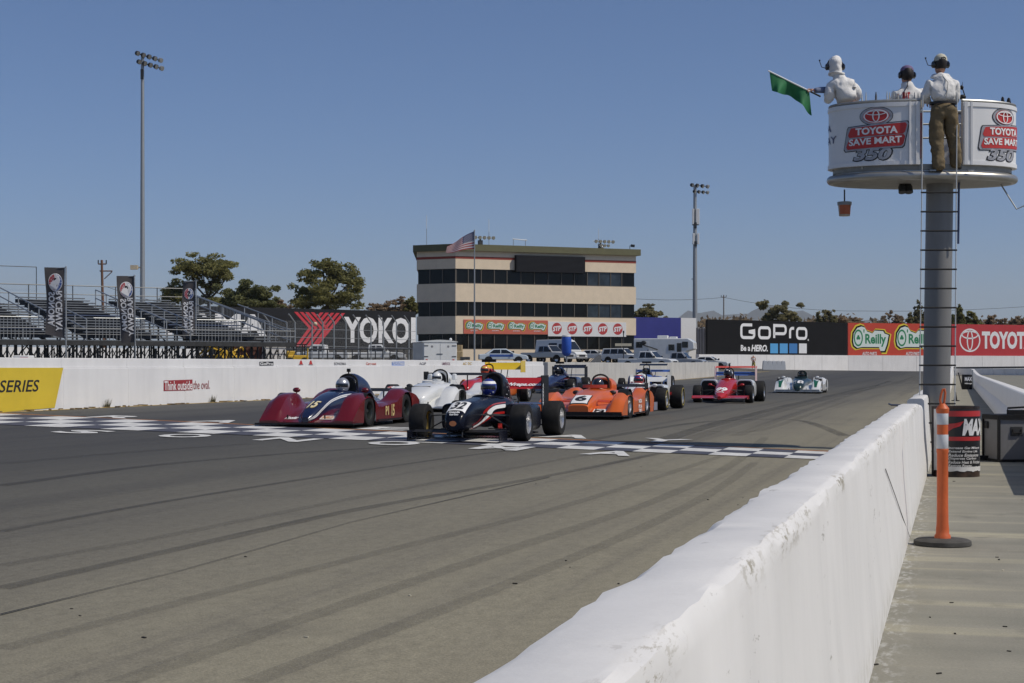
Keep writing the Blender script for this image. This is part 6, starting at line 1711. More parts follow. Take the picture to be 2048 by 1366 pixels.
def wheel(par, x, y, R_, W_, rimm, spokes=8, band=None):
    sgn = 1 if x > 0 else -1
    key = (R_, W_)
    if key not in TYRES:
        t = MB(); rr_ = R_ * .60
        t.lathe([(rr_, -W_ * .44), (rr_ + .012, -W_ * .48), (R_ * .88, -W_ * .5), (R_ * .965, -W_ * .46), (R_, -W_ * .36), (R_ * 1.003, 0), (R_, W_ * .36), (R_ * .965, W_ * .46), (R_ * .88, W_ * .5), (rr_ + .012, W_ * .48), (rr_, W_ * .44)], 40, 'X')
        o = t.build('tyre', rubber, None); TYRES[key] = o.data; bpy.data.objects.remove(o)
    w_ = bpy.data.objects.new('wheel', TYRES[key]); link(w_, par); w_.location = (x, y, R_)
    t = MB(); rr_ = R_ * .605
    t.lathe([(rr_, -W_ * .45), (rr_ * .94, -W_ * .30), (rr_ * .92, W_ * .30), (rr_, W_ * .45)], 32, 'X')
    e = sgn * W_ * .18
    t.lathe([(.001, e + sgn * .02), (R_ * .12, e + sgn * .02), (R_ * .14, e), (R_ * .14, e - sgn * .03), (.001, e - sgn * .03)], 16, 'X')
    for k in range(spokes):
        a = 2 * pi * k / spokes; c_, s_ = cos(a), sin(a); hw = .016
        P = lambda r_, q, ex: (ex, r_ * c_ - q * s_, r_ * s_ + q * c_)
        t.add([P(R_ * .1, -hw, e), P(rr_ * .95, -hw * 1.4, e - sgn * W_ * .05), P(rr_ * .95, hw * 1.4, e - sgn * W_ * .05), P(R_ * .1, hw, e), P(R_ * .1, -hw, e - sgn * .025), P(rr_ * .95, -hw * 1.4, e - sgn * .06), P(rr_ * .95, hw * 1.4, e - sgn * .06), P(R_ * .1, hw, e - sgn * .025)], [(0, 1, 2, 3), (0, 1, 5, 4), (3, 2, 6, 7)])
    rm = t.build('rim', rimm, w_, True, 40)
    MB().lathe([(.001, e - sgn * .07), (R_ * .5, e - sgn * .07), (R_ * .5, e - sgn * .09), (.001, e - sgn * .09)], 24, 'X').build('brake_disc', darksteel, w_)
    if band: MB().lathe([(R_ * .70, sgn * (W_ * .5 - .002)), (R_ * .70, sgn * (W_ * .5 + .003)), (R_ * .76, sgn * (W_ * .5 + .002)), (R_ * .76, sgn * (W_ * .5 - .003))], 40, 'X').build('sidewall_band', band, w_)
    return w_
def driver(car, label, y, z, r_, m, m2=None, stripes=None, suit=None, dx=0.0):
    o = thing('person', label, 'person', car.location, car.rotation_euler.z, 'race drivers in their cars')
    o.scale = car.scale
    c = Vector((dx, y, z))
    t = MB(); rs = []
    for k in range(15):
        a = -pi / 2 + .42 + (pi - .42) * k / 14
        zz = sin(a); rr_ = max(.02, cos(a))
        rs.append([c + Vector((r_ * .90 * rr_ * cos(b) * (1 if zz > -.3 else .96), r_ * 1.02 * rr_ * sin(b) - (.02 * max(0, -zz) if sin(b) < 0 else 0), r_ * 1.02 * zz)) for b in [2 * pi * j / 26 for j in range(26)]])
    t.rings(rs); h = t.build('helmet', m, o)
    def hs(az, el, g=1.012): return c + Vector((r_ * .90 * g * cos(el) * sin(az), -r_ * 1.02 * g * cos(el) * cos(az), r_ * 1.02 * g * sin(el)))
    def patch(nm, mm, a0, a1, e0, e1, g=1.012):
        t = MB(); t.rings([[hs(lerp(a0, a1, i / 16), lerp(e0, e1, j / 4), g) for i in range(17)] for j in range(5)], False, False); return t.build(nm, mm, h)
    patch('visor', visor, -1.25, 1.25, -.22, .26, 1.02)
    if m2: patch('helmet_stripe', m2, -pi, pi, .42, .78)
    for mm, a0, a1, e0, e1 in stripes or (): patch('helmet_print', mm, a0, a1, e0, e1, 1.015)
    suit = suit or mat('race_suit', (.03, .03, .035), .8, var=.2)
    J = {'pel': ((dx, y + .12, z - .58), .13), 'ch': ((dx, y + .10, z - .30), (.17, .12)), 'nk': ((dx, y + .04, z - .15), .06), 'sl': ((dx - .18, y + .06, z - .20), .07), 'sr': ((dx + .18, y + .06, z - .20), .07), 'el': ((dx - .22, y - .12, z - .36), .05), 'er': ((dx + .22, y - .12, z - .36), .05), 'hl': ((dx - .10, y - .34, z - .26), .045), 'hr': ((dx + .10, y - .34, z - .26), .045), 'kl': ((dx - .10, y - .5, z - .5), .08), 'kr': ((dx + .10, y - .5, z - .5), .08)}
    skin('body', {k: (Vector(v[0]), v[1]) for k, v in J.items()}, [('pel', 'ch'), ('ch', 'nk'), ('ch', 'sl'), ('ch', 'sr'), ('sl', 'el'), ('sr', 'er'), ('el', 'hl'), ('er', 'hr'), ('pel', 'kl'), ('pel', 'kr')], suit, o, 'pel', 1)
    return o
def hoop(par, y, z0, z1, hw, m, r_=.022, lean=.05):
    pts = [(-hw, y + lean, z0)] + [(-hw * cos(a), y, z1 - hw * .75 + hw * .75 * sin(a)) for a in [pi * k / 10 for k in range(11)]] + [(hw, y + lean, z0)]
    return MB().tube(pts, r_, 8).build('roll_hoop', m, par)
def aero(par, name, y, z, span, chord, th, ang, m):
    "wing element with a cambered section"
    n = 10; up, dn = [], []
    for k in range(n + 1):
        u = k / n; tt = th * 2.6 * (sqrt(u) * .6 - .6 * u * u * .75 - .12 * u) ; cam_ = -.06 * chord * sin(pi * u)
        up.append((u * chord, cam_ + tt)); dn.append((u * chord, cam_ - tt * .5))
    prof = up + dn[::-1][1:-1]
    ca, sa = cos(ang), sin(ang)
    P = [(py * ca - pz_ * sa, py * sa + pz_ * ca) for py, pz_ in prof]
    t = MB(); t.rings([[Vector((x, y + a, z + b)) for a, b in P] for x in (-span / 2, span / 2)]); return t.build(name, m, par, True, 40)

def sports_racer(label, p, rz, C, group='race cars coming down the straight', scale=1.0):
    o = thing('race_car', label, 'race car', p, rz, group, scale=scale)
    W = C.get('W', 1.96); hf = C.get('hf', .60); hr = C.get('hr', .68); wb = C.get('wb', 2.5); qq = wb - 2.5
    fw = C.get('fw', .52)          # inner edge of the fenders
    ftab = [(-1.02, .13), (-.90, .24), (-.72, .40), (-.50, hf - .08), (-.25, hf - .01), (.12, hf - .015), (.34, hf - .14), (.50, .36), (.62, .30)]
    rtab = [(1.55, .40), (1.85, .46), (2.12, hr - .10), (2.38, hr), (2.72, hr - .01), (3.05, hr - .08), (3.28, hr - .22)]
    dtab = [(-1.02, .10), (-.80, .17), (-.5, .26), (-.1, .33), (.4, .34), (.62, .40), (1.0, .44), (1.6, .44), (2.2, .46), (3.28, .40)]
    rtab = [(a + qq, b) for a, b in rtab]; dtab = [(a + (qq if a > 1.5 else 0), b) for a, b in dtab]
    hw = W / 2
    def zf_(x, y):
        ax = abs(x); d = cmr(dtab, y)[0]
        f_ = 0
        if y < .62: f_ = cmr(ftab, y)[0]
        elif y > 1.5 + qq: f_ = cmr(rtab, y)[0]
        else: f_ = d
        f_ = max(f_, d - .02) if y > .5 else f_
        g = sst(fw, fw + .13, ax) * (1 - .24 * sst(hw - .20, hw, ax) ** 2) * (1 - .05 * ((ax - (fw + hw) / 2) / .2) ** 2)
        z = lerp(d, f_, g) - (.05 * sst(hw - .12, hw, ax) if .62 <= y <= 1.5 + qq else 0)
        return z
    NX, NY = 44, 86
    xs = [-hw + W * i / NX for i in range(NX + 1)]; ys = [-1.02 + (4.30 + qq) * j / NY for j in range(NY + 1)]
    t = MB(); vs = [(x, y, zf_(x, y)) for y in ys for x in xs]
    n = NX + 1
    t.add(vs, [(j * n + i, j * n + i + 1, (j + 1) * n + i + 1, (j + 1) * n + i) for j in range(NY) for i in range(NX)])
    def archz(y):
        for yc in (0, wb):
            if abs(y - yc) < .335: return .30 + sqrt(.335 ** 2 - (y - yc) ** 2)
        return .075
    for sx in (-hw, hw):
        col = []
        for j in range(NY + 1):
            zt = zf_(sx, ys[j]); col.append((sx, ys[j], zt)); 
        bot = [(sx * .985, y, min(archz(y), zf_(sx, y) - .01)) for y in ys]
        m_ = len(ys); t.add(col + bot, [(j, j + 1, m_ + j + 1, m_ + j) for j in range(m_ - 1)])
    for yy, zb_ in ((ys[0], .07), (ys[-1], .20)):
        t.add([(x, yy, zf_(x, yy)) for x in xs] + [(x, yy, zb_) for x in xs], [(i, i + 1, n + i + 1, n + i) for i in range(n - 1)])
    t.build('body', C['fender'], o, True, 38)
    for sx in (-1, 1):
        for yc in (0, wb):
            t = MB(); t.lathe([(.001, sx * (hw - .26)), (.345, sx * (hw - .26)), (.345, sx * (hw - .02))], 28, 'X', (0, yc, .30)); t.build('wheel_arch', black, o)
            wheel(o, sx * (hw - .135), yc, .295, .235, C.get('rim', alloy), C.get('spokes', 10))
    tab = C.get('tub') or [(-1.05, .17, .10, .07, 2.6), (-.95, .21, .19, .115, 2.8), (-.6, .29, .255, .17, 3.0), (-.1, .375, .285, .205, 3.0), (.35, .42, .33, .22, 3.0), (.75, .43, .40, .23, 3.2), (1.15, .42, .44, .22, 3.4), (1.6, .42, .42, .22, 3.0), (2.3, .40, .30, .20, 2.6), (3.1, .36, .16, .14, 2.4)]
    tab = [(r_[0] + (qq if r_[0] > 2 else 0), *r_[1:]) for r_ in tab]
    loft(o, 'nose', tab, C['nose'])
    if C.get('stripe'):
        for sg in (1, -1):
            f_ = (lambda y: lerp(.02, .56, sst(-1.08, -.1, y))) if sg > 0 else (lambda y: pi - lerp(.02, .56, sst(-1.08, -.1, y)))
            ribbon(o, 'stripe', tab, f_, .26, -1.04, .72, C['stripe'])
            ribbon(o, 'stripe_core', tab, f_, .10, -1.04, .72, mat('stripe_grey', (.30, .31, .34), .35), off=.007)
    # cockpit opening and rim
    t = MB(); t.v = [tuple(sect(tab, .98 + .34 * sin(a), pi / 2, 0, .010) + Vector((.26 * cos(a), 0, -.05 * abs(cos(a)) ** 2))) for a in [2 * pi * k / 26 for k in range(26)]]; t.f = [tuple(range(26))]; t.mi = [0]; t.build('cockpit_opening', black, o, False)
    t = MB(); t.tube([sect(tab, .98 + .36 * sin(a), pi / 2, 0, .015) + Vector((.28 * cos(a), 0, -.05 * abs(cos(a)) ** 2)) for a in [2 * pi * k / 26 for k in range(27)]], .018, 6); t.build('cockpit_rim', C['nose'], o)
    if C.get('screen', True):
        t = MB(); t.rings([[Vector((.30 * sin(a), .70 - .10 * cos(a) + h * .25, .655 + h)) for a in [radians(-70 + 14 * k) for k in range(11)]] for h in (0, .07)], False, False); t.build('wind_deflector', C.get('screenm', C['nose']), o)
    etab = C.get('ecover') or [(1.36, .74, .17, .22, 2.6), (1.5, .75, .19, .235, 2.6), (1.8, .70, .20, .22, 2.5), (2.3, .58, .17, .18, 2.3), (3.0, .45, .08, .10, 2.2)]
    etab = [(r_[0] + (qq if r_[0] > 2 else 0), *r_[1:]) for r_ in etab]
    loft(o, 'engine_cover', etab, C['cover'])
    y0 = etab[0][0]; z_, w_, h_, e_ = etab[0][1:]
    t = MB(); t.v = [tuple(Vector((w_ * .84 * cos(a), y0 - .006, z_ + h_ * .84 * sin(a)))) for a in [2 * pi * k / 24 for k in range(24)]]; t.f = [tuple(range(24))]; t.mi = [0]; t.build('air_intake', black, o, False)
    hoop(o, 1.30, .62, C.get('hoop', .98), .19, C.get('hoopm', black))
    if C.get('cam'): t = MB(); t.tube([(0, 1.33, C.get('hoop', .98) - .02), (0, 1.33, C.get('hoop', .98) + .05)], .014, 6); t.box((0, 1.33, C.get('hoop', .98) + .085), (.06, .07, .07)); t.build('camera_mount', black, o)
    # splitter
    t = MB(); P = [(-hw - .07, -.62), (-hw - .05, -1.12), (-hw * .6, -1.20), (0, -1.24), (hw * .6, -1.20), (hw + .05, -1.12), (hw + .07, -.62)]
    t.prism([(x, y, .055) for x, y in P], (0, 0, .028)); t.build('splitter', C.get('split', black), o, False, bevel=.006)
    if C.get('lip'): 
        t = MB(); t.prism([(-hw + .01, -1.03, .075), (hw - .01, -1.03, .075), (hw - .01, -1.022, .16), (-hw + .01, -1.022, .16)], (0, -.02, 0)); t.build('lower_lip', black, o, False)
    for sx in (-1, 1):
        t = MB(); t.ball((sx * C.get('mx', .62), C.get('my', .42), hf + C.get('mz', .07)), .06, 12, 8, (1.4, .9, .85)); t.tube([(sx * C.get('mx', .62), C.get('my', .42), hf + .03), (sx * C.get('mx', .62), C.get('my', .42), hf - .12)], .014, 6)
        t.build('mirror', C.get('mirror', C['fender']), o)
        MB().box((sx * (hw + .0), 1.25 + qq / 2, .105), (.05, 1.7 + qq, .02)).build('side_skirt', black, o, False)
        t = MB(); t.prism([(sx * (fw - .015), .42, .16), (sx * (fw - .015), .66, .16), (sx * (fw - .015), .66, .335), (sx * (fw - .015), .42, .335)], (-sx * .16, 0, 0)); t.build('side_duct', black, o, False)
        t = MB(); t.box((sx * .38, -.985, .20), (.02, .03, .07), 0); t.build('canard_pin', black, o, False)
    if C.get('wing', True):
        zw = C.get('wz', .84); wsp = C.get('wspan', 1.7)
        aero(o, 'rear_wing', 2.95 + qq, zw, wsp, .34, .022, radians(10), C.get('wingm', black))
        for sx in (-1, 1):
            MB().box((sx * (wsp / 2 + .008), 3.12 + qq, zw - .02), (.014, .42, .22)).build('wing_endplate', C.get('endm', black), o, False, bevel=.004)
            t = MB(); t.tube([(sx * .22, 3.05 + qq, .38), (sx * .22, 3.08 + qq, zw)], .016, 6); t.build('wing_strut', black, o)
    return o, tab, zf_
def deck_text(o, zf_, s, x, y, wx, hy, fg, bgm=None, bold=.03, shear=0.0, nm='decal', tilt=0):
    def fn(a, b): return Vector((x + a, y + b, zf_(x + a, y + b) + .008))
    if bgm:
        t = MB(); t.rings([[fn(lerp(-wx / 2, wx / 2, i / 4), lerp(-hy / 2, hy / 2, j / 4)) for i in range(5)] for j in range(5)], False, False); t.build(nm + '_plate', bgm, o)
        text(o, s, wx * .8, hy * .6, (0, 0, 0), XA, ZA, fg, bold, shear, fn=lambda a, b: fn(a, b) + Vector((0, -.003, .005)))
    else: text(o, s, wx, hy, (0, 0, 0), XA, ZA, fg, bold, shear, fn=fn)
def side_text(o, s, y, z, wy, hz_, x, m, bold=.03, shear=0.0): text(o, s, wy, hz_, (x, y, z), (0, 1, 0), (0, 0, 1), m, bold, shear)

maroon = paint('paint_maroon', (.125, .006, .010), .24, .45); navy = paint('paint_navy', (.010, .015, .050), .24, .4); silverp = mat('paint_silver', (.50, .51, .53), .28, .5, var=.05, coat=.5)
gold = mat('decal_gold', (.60, .46, .20), .5, var=.05); orangep = paint('paint_orange', (.62, .125, .018), .30, .35); orred2 = paint('paint_orange_red', (.50, .06, .018), .32, .35)
inkblue = mat('paint_black_blue', (.006, .007, .014), .25, 0, .05, 3.0, coat=.08, spec=.18); redp = paint('paint_red', (.44, .018, .016), .25, .7); bluep = paint('paint_blue', (.04, .10, .36), .3, .5); whitep = paint('paint_white', (.70, .71, .70), .28, .6)
greenp = paint('paint_green', (.010, .11, .052), .28, .6); yellowpt = paint('paint_yellow', (.72, .50, .02), .3, .5); darkblue = paint('paint_dark_blue', (.014, .020, .065), .25, .7)
rimgold = mat('rim_gold', (.36, .27, .09), .35, .7, var=.1); rimdark = mat('rim_dark', (.07, .08, .075), .35, .7, var=.1)
GRP = 'race cars coming down the straight'
# --- 15 maroon and navy sports racer
c15, tab, zf15 = sports_racer('maroon and navy closed-wheel race car number 15 with white nose stripe', gpt(650, 851.2), radians(1.0), scale=.94, C=dict(W=1.90, fw=.49, tub=[(-1.03, .145, .07, .05, 2.6), (-.92, .185, .13, .09, 2.8), (-.6, .275, .185, .155, 3.0), (-.1, .37, .225, .20, 3.0), (.35, .43, .275, .22, 3.0), (.75, .45, .36, .22, 3.2), (1.15, .43, .42, .22, 3.4), (1.6, .42, .42, .22, 3.0), (2.3, .40, .30, .20, 2.6), (3.1, .36, .16, .14, 2.4)], fender=maroon, nose=navy, cover=navy, stripe=letterwhite, hf=.645, hr=.70, hoop=1.0, cam=True, wb=2.3, rim=rimdark, spokes=5, wz=.64, wspan=1.5, screen=False, ecover=[(1.30, .72, .20, .27, 2.8), (1.5, .74, .22, .28, 2.6), (1.85, .68, .26, .24, 2.6), (2.3, .58, .24, .18, 2.4), (3.0, .45, .1, .1, 2.2)], mirror=maroon, mx=.72, my=.30, mz=.05))
seat_plate(c15, tab, '15', -.60, .21, .32, None, gold, bold=.03, shear=.2)
seat_plate(c15, tab, '15', -.595, .20, .30, None, mat('decal_cream', (.74, .66, .42), .5), bold=.03, shear=.2, offs=.013)
deck_text(c15, zf15, 'Hoosier', -.36, -.80, .26, .16, letterwhite, bold=.04, shear=.2); deck_text(c15, zf15, 'SHIELD', .36, -.78, .28, .20, mat('decal_orange', (.6, .2, .05), .5), mat('decal_white', (.7, .68, .62), .5))
side_text(c15, 'P1', .98, .28, .20, .18, .954, gold, .04); side_text(c15, '15', 1.34, .28, .18, .24, .954, gold, .04)
seat_plate(c15, [(r_[0], r_[1], r_[2], r_[3], r_[4]) for r_ in [(1.30, .72, .20, .27, 2.8), (1.5, .74, .22, .28, 2.6), (1.85, .68, .26, .24, 2.6), (2.3, .58, .24, .18, 2.4), (3.0, .45, .1, .1, 2.2)]], '15', 2.2, .12, .2, None, gold)
driver(c15, 'driver in silver helmet in the maroon car number 15', .98, .78, .155, silverp, suit=mat('suit_silver_grey', (.10, .10, .11), .8))
# --- white sports racer
cw, tab, zfw = sports_racer('plain white closed-wheel race car with black rear wing behind the maroon one', gpt(850, 821), radians(1.5), dict(W=1.95, fender=whitep, nose=whitep, cover=whitep, hf=.60, hr=.66, hoop=1.0, wz=.86, wspan=1.85, rim=rimdark, mirror=letterblack, mx=.56, my=.5, mz=.0, fw=.50, tub=[(-1.02, .22, .20, .10, 3.0), (-.9, .27, .30, .15, 3.2), (-.5, .36, .36, .19, 3.2), (0, .43, .38, .22, 3.2), (.6, .46, .42, .23, 3.2), (1.15, .45, .46, .23, 3.4), (1.7, .43, .44, .22, 3), (2.4, .4, .3, .2, 2.6), (3.1, .36, .16, .14, 2.4)]))
t = MB(); t.box((-.02, -.30, .592), (.50, .02, .02)); t.build('hood_slot', black, cw, False)
for sx in (-1, 1): MB().box((sx * .32, 1.5, .82), (.14, .16, .16), taper=.7).build('head_rest_pod', whitep, cw, False, bevel=.03)
deck_text(cw, zfw, 'X', -.80, -.35, .22, .26, signred, letterwhite)
driver(cw, 'driver in plain white helmet in the all-white race car', 1.02, .80, .145, whitep)
# --- 6 orange sports racer
c6, tab, zf6 = sports_racer('bright orange closed-wheel race car number 6 with black rear wing', gpt(1177, 835.5), radians(.5), dict(W=1.92, wb=2.1, fender=orangep, nose=orangep, cover=orangep, hf=.57, hr=.64, hoop=.95, hoopm=mat('hoop_dark', (.05, .045, .04), .4, .3), rim=alloy, wz=.66, wspan=1.6, screen=True, screenm=orred2, mirror=letterblack, mx=.42, my=.62, mz=-.02, lip=True, fw=.56,
    tub=[(-1.04, .20, .22, .10, 4), (-.9, .24, .25, .14, 4), (-.5, .33, .27, .16, 4), (0, .40, .30, .18, 3.6), (.5, .42, .42, .20, 3), (1.1, .42, .48, .21, 3.2), (1.7, .42, .44, .2, 3), (2.4, .4, .3, .2, 2.6), (3.1, .36, .16, .14, 2.4)],
    ecover=[(1.34, .70, .25, .17, 3), (1.5, .71, .27, .18, 3), (1.8, .66, .28, .17, 2.8), (2.3, .56, .22, .16, 2.4), (3.0, .45, .1, .1, 2.2)]))
seat_plate(c6, tab, '6', -.72, .36, .52, letterwhite, letterblack, bold=.04, edge=letterblack)
deck_text(c6, zf6, 'MAZDA', -.42, -.80, .28, .20, letterblack, mat('decal_pink', (.65, .35, .32), .5)); deck_text(c6, zf6, 'P2', .42, -.80, .28, .22, letterblack, letterwhite, bold=.05)
for s_, zz in (('MAZDA', .36), ('P2 6', .24), ('YOKO', .14)): side_text(c6, s_, 1.05, zz, .40, .085, .972, letterwhite, .04)
for sx in (-1, 1):
    t = MB(); t.prism([(sx * .30, -.45, .36), (sx * .62, -.30, .345), (sx * .62, -.26, .375), (sx * .30, -.35, .40)], (0, 0, .012)); t.build('hood_flap', orred2, c6, False)
    t = MB(); t.box((sx * .52, -.97, .165), (.05, .02, .03)); t.build('tow_hole', black, c6, False)
driver(c6, 'driver in dark helmet in the bright orange car number 6', 1.02, .72, .15, mat('helmet_dark', (.02, .022, .03), .25, coat=.6))
# --- 18 green and white sports racer
c18, tab, zf18 = sports_racer('green and white closed-wheel race car number 18, last in the field', gpt(1599, 786), 0.0, dict(W=1.98, fender=whitep, nose=paint('paint_black_green', (.008, .022, .018), .3, .4), cover=paint('paint_deep_green', (.01, .06, .045), .3), hf=.60, hr=.66, hoop=.98, wing=False, mirror=whitep, mx=.74, mz=.10, split=steel))
deck_text(c18, zf18, '', 0, 0, .1, .1, letterwhite) if False else None
for sx in (-1, 1):
    t = MB(); V = []
    for k in range(13):
        y = lerp(-.88, .25, k / 12); wd = lerp(.05, .19, k / 12)
        V += [(sx * .77 - wd, y, zf18(sx * .77 - wd, y) + .01), (sx * .77 + wd, y, zf18(sx * .77 + wd, y) + .01)]
    t.add(V, [(2 * k, 2 * k + 1, 2 * k + 3, 2 * k + 2) for k in range(12)]); t.build('green_panel', greenp, c18)
    for dx in (-.17, .2): t = MB(); t.prism([(sx * .77 + dx, .0, .55), (sx * .77 + dx, .4, .50), (sx * .77 + dx, .35, .70)], (.02, 0, 0)); t.build('fender_fin', whitep, c18, False)
seat_plate(c18, tab, '18', -.45, .44, .46, None, letterwhite, bold=.05)
t = MB(); t.box((0, -1.02, .13), (1.9, .02, .08)); t.build('lower_lip', steel, c18, False)
driver(c18, 'driver in black helmet in the green and white car', 1.05, .80, .145, black)

def formula(label, p, rz, C, scale=1.0):
    o = thing('race_car', label, 'race car', p, rz, GRP, scale=scale)
    wb = C.get('wb', 2.5); Rf, Rr = C.get('Rf', .275), C.get('Rr', .30); wf, wr_ = C.get('wf', .25), C.get('wr', .33)
    tf, tr = C.get('tf', .78), C.get('tr', .76)
    qq = wb - 2.5; tab = [(r_[0] + (qq if r_[0] > 2 else 0), *r_[1:]) for r_ in C['tub']]; loft(o, 'nose', tab, C['nose'])
    et = C.get('ecover') or [(1.42, .76, .12, .20, 2.4), (1.55, .77, .135, .21, 2.4), (1.85, .70, .14, .22, 2.3), (2.3, .58, .12, .20, 2.2), (2.9, .42, .07, .12, 2.2)]
    et = [(r_[0] + (qq if r_[0] > 2 else 0), *r_[1:]) for r_ in et]; loft(o, 'engine_cover', et, C['cover'])
    z_, w_, h_, e_ = et[0][1:]
    t = MB(); t.v = [(w_ * .82 * cos(a), et[0][0] - .006, z_ + h_ * .2 + h_ * .62 * sin(a)) for a in [2 * pi * k / 20 for k in range(20)]]; t.f = [tuple(range(20))]; t.mi = [0]; t.build('air_intake', black, o, False)
    y0, y1 = C.get('pod', (.85, 2.25 + qq)); ph = C.get('podh', .20); px_ = C.get('podx', .50); pw = C.get('podw', .22); pz_ = C.get('podz', .32)
    for sx in (-1, 1):
        pt = [(y0, pz_, pw * .96, ph * .95, 5), (y0 + .1, pz_, pw, ph, 5), (y0 + .7, pz_ - .01, pw, ph * .95, 4.5), (y1 - .3, pz_ - .04, pw * .8, ph * .75, 4), (y1, pz_ - .08, pw * .45, ph * .5, 3)]
        loft(o, 'sidepod', pt, C['podm'], sx * px_)
        t = MB(); t.v = [tuple(sect(pt, y0, 2 * pi * k / 24, sx * px_, -.03) + Vector((0, -.005, 0))) for k in range(24)]; t.f = [tuple(range(24))]; t.mi = [0]; t.build('radiator_inlet', black, o, False)
        wheel(o, sx * tf, 0, Rf, wf, C.get('rimf', alloy) if sx > 0 else C.get('rimfl', alloy), 10, C.get('band')); wheel(o, sx * tr, wb, Rr, wr_, C.get('rimr', alloy), 10, C.get('band'))
        hub = Vector((sx * (tf - wf * .5 - .01), 0, Rf)); sm = C.get('susp', darksteel)
        t = MB(); zt = .40
        for za, ya in ((.17, -.22), (.17, .30), (zt, -.16), (zt, .34)): t.tube([(sx * .20, ya, za), hub + Vector((0, .0, -.11 if za < .3 else .10))], .012, 6)
        t.tube([(sx * .20, .05, zt + .03), hub + Vector((0, 0, -.10))], .012, 6); t.tube([hub + Vector((0, 0, -.13)), hub + Vector((0, 0, .13))], .03, 6); t.build('front_wishbones', sm, o)
        hub = Vector((sx * (tr - wr_ * .5 - .01), wb, Rr)); t = MB()
        for za, ya in ((.16, wb - .45), (.16, wb + .12), (.36, wb - .4), (.36, wb + .1)): t.tube([(sx * .16, ya, za), hub + Vector((0, 0, -.11 if za < .3 else .10))], .013, 6)
        t.tube([(sx * .1, wb, Rr), hub], .025, 8); t.build('rear_wishbones', sm, o)
        if C.get('nomir'): continue
        t = MB(); mz = C.get('mirz', .62); t.tube([(sx * .30, .62, mz - .07), (sx * .47, .60, mz)], .010, 6); t.ball((sx * .50, .60, mz), .055, 10, 7, (1.3, .7, .8)); t.build('mirror', C.get('mirror', C['nose']), o)
    t = MB(); t.prism([(-.62, .75, .05), (.62, .75, .05), (.62, wb - .35, .05), (.35, wb + .1, .05), (-.35, wb + .1, .05), (-.62, wb - .35, .05)], (0, 0, .02)); t.build('floor', black, o, False)
    t = MB(); t.tube([(0, wb - .5, .26), (0, wb + .25, .26)], [.17, .10], 10); t.build('gearbox', darksteel, o)
    # cockpit
    yc = C.get('yc', 1.02)
    t = MB(); t.v = [tuple(sect(tab, yc + .36 * sin(a), pi / 2, 0, .010) + Vector((.22 * cos(a), 0, -.05 * abs(cos(a)) ** 2))) for a in [2 * pi * k / 26 for k in range(26)]]; t.f = [tuple(range(26))]; t.mi = [0]; t.build('cockpit_opening', black, o, False)
    t = MB(); t.tube([sect(tab, yc + .38 * sin(a), pi / 2, 0, .012) + Vector((.24 * cos(a), 0, -.05 * abs(cos(a)) ** 2)) for a in [2 * pi * k / 26 for k in range(27)]], .020, 6); t.build('cockpit_rim', C.get('rimm', C['nose']), o)
    hoop(o, et[0][0] - .02, .58, C.get('hoop', 1.0), .13, C.get('hoopm', black), .020)
    if C.get('cam'): t = MB(); t.tube([(0, et[0][0], C.get('hoop', 1.0) - .02), (0, et[0][0], C.get('hoop', 1.0) + .06)], .012, 6); t.box((0, et[0][0], C.get('hoop', 1) + .10), (C.get('camw', .07), .08, .08)); t.build('camera_mount', black, o)
    # front wing
    fy, fzz, fs = C.get('fwy', -.85), C.get('fwz', .10), C.get('fspan', 1.50)
    aero(o, 'front_wing', fy, fzz, fs, C.get('fch', .34), .018, radians(-C.get('fang', -10)), C['fwing'])
    if C.get('flap'): aero(o, 'front_flap', fy + .20, fzz + .07, fs, .18, .012, radians(9), C['flap'])
    for sx in (-1, 1):
        MB().box((sx * fs / 2, fy + .2, fzz + .02), (.012, .46, C.get('feh', .20))).build('front_endplate', C.get('fend', C['fwing']), o, False, bevel=.004)
        t = MB(); t.tube([(sx * .10, fy + .12, fzz), (sx * .10, fy + .16, cmr(tab, fy + .16)[0])], .012, 6); t.build('wing_strut', darksteel, o)
    # rear wing
    for k, (ry, rz_, rs_, rc, ra, rm) in enumerate(C['rwing']): aero(o, 'rear_wing', wb + ry, rz_ , rs_, rc, .02, radians(-ra), rm)
    sp = C['rwing'][0][2]; e0, e1 = C.get('eplate', (.55, .98)); 
    for sx in (-1, 1): MB().box((sx * (sp / 2 + .008), wb + .55, (e0 + e1) / 2), (.014, C.get('ech', .52), e1 - e0)).build('rear_endplate', C.get('rend', black), o, False, bevel=.004)
    t = MB()
    for sx in (-.10, .10): t.tube([(sx, wb + .2, .32), (sx, wb + .5, C['rwing'][0][1])], .014, 6)
    t.build('wing_post', C.get('postm', black), o)
    return o, tab
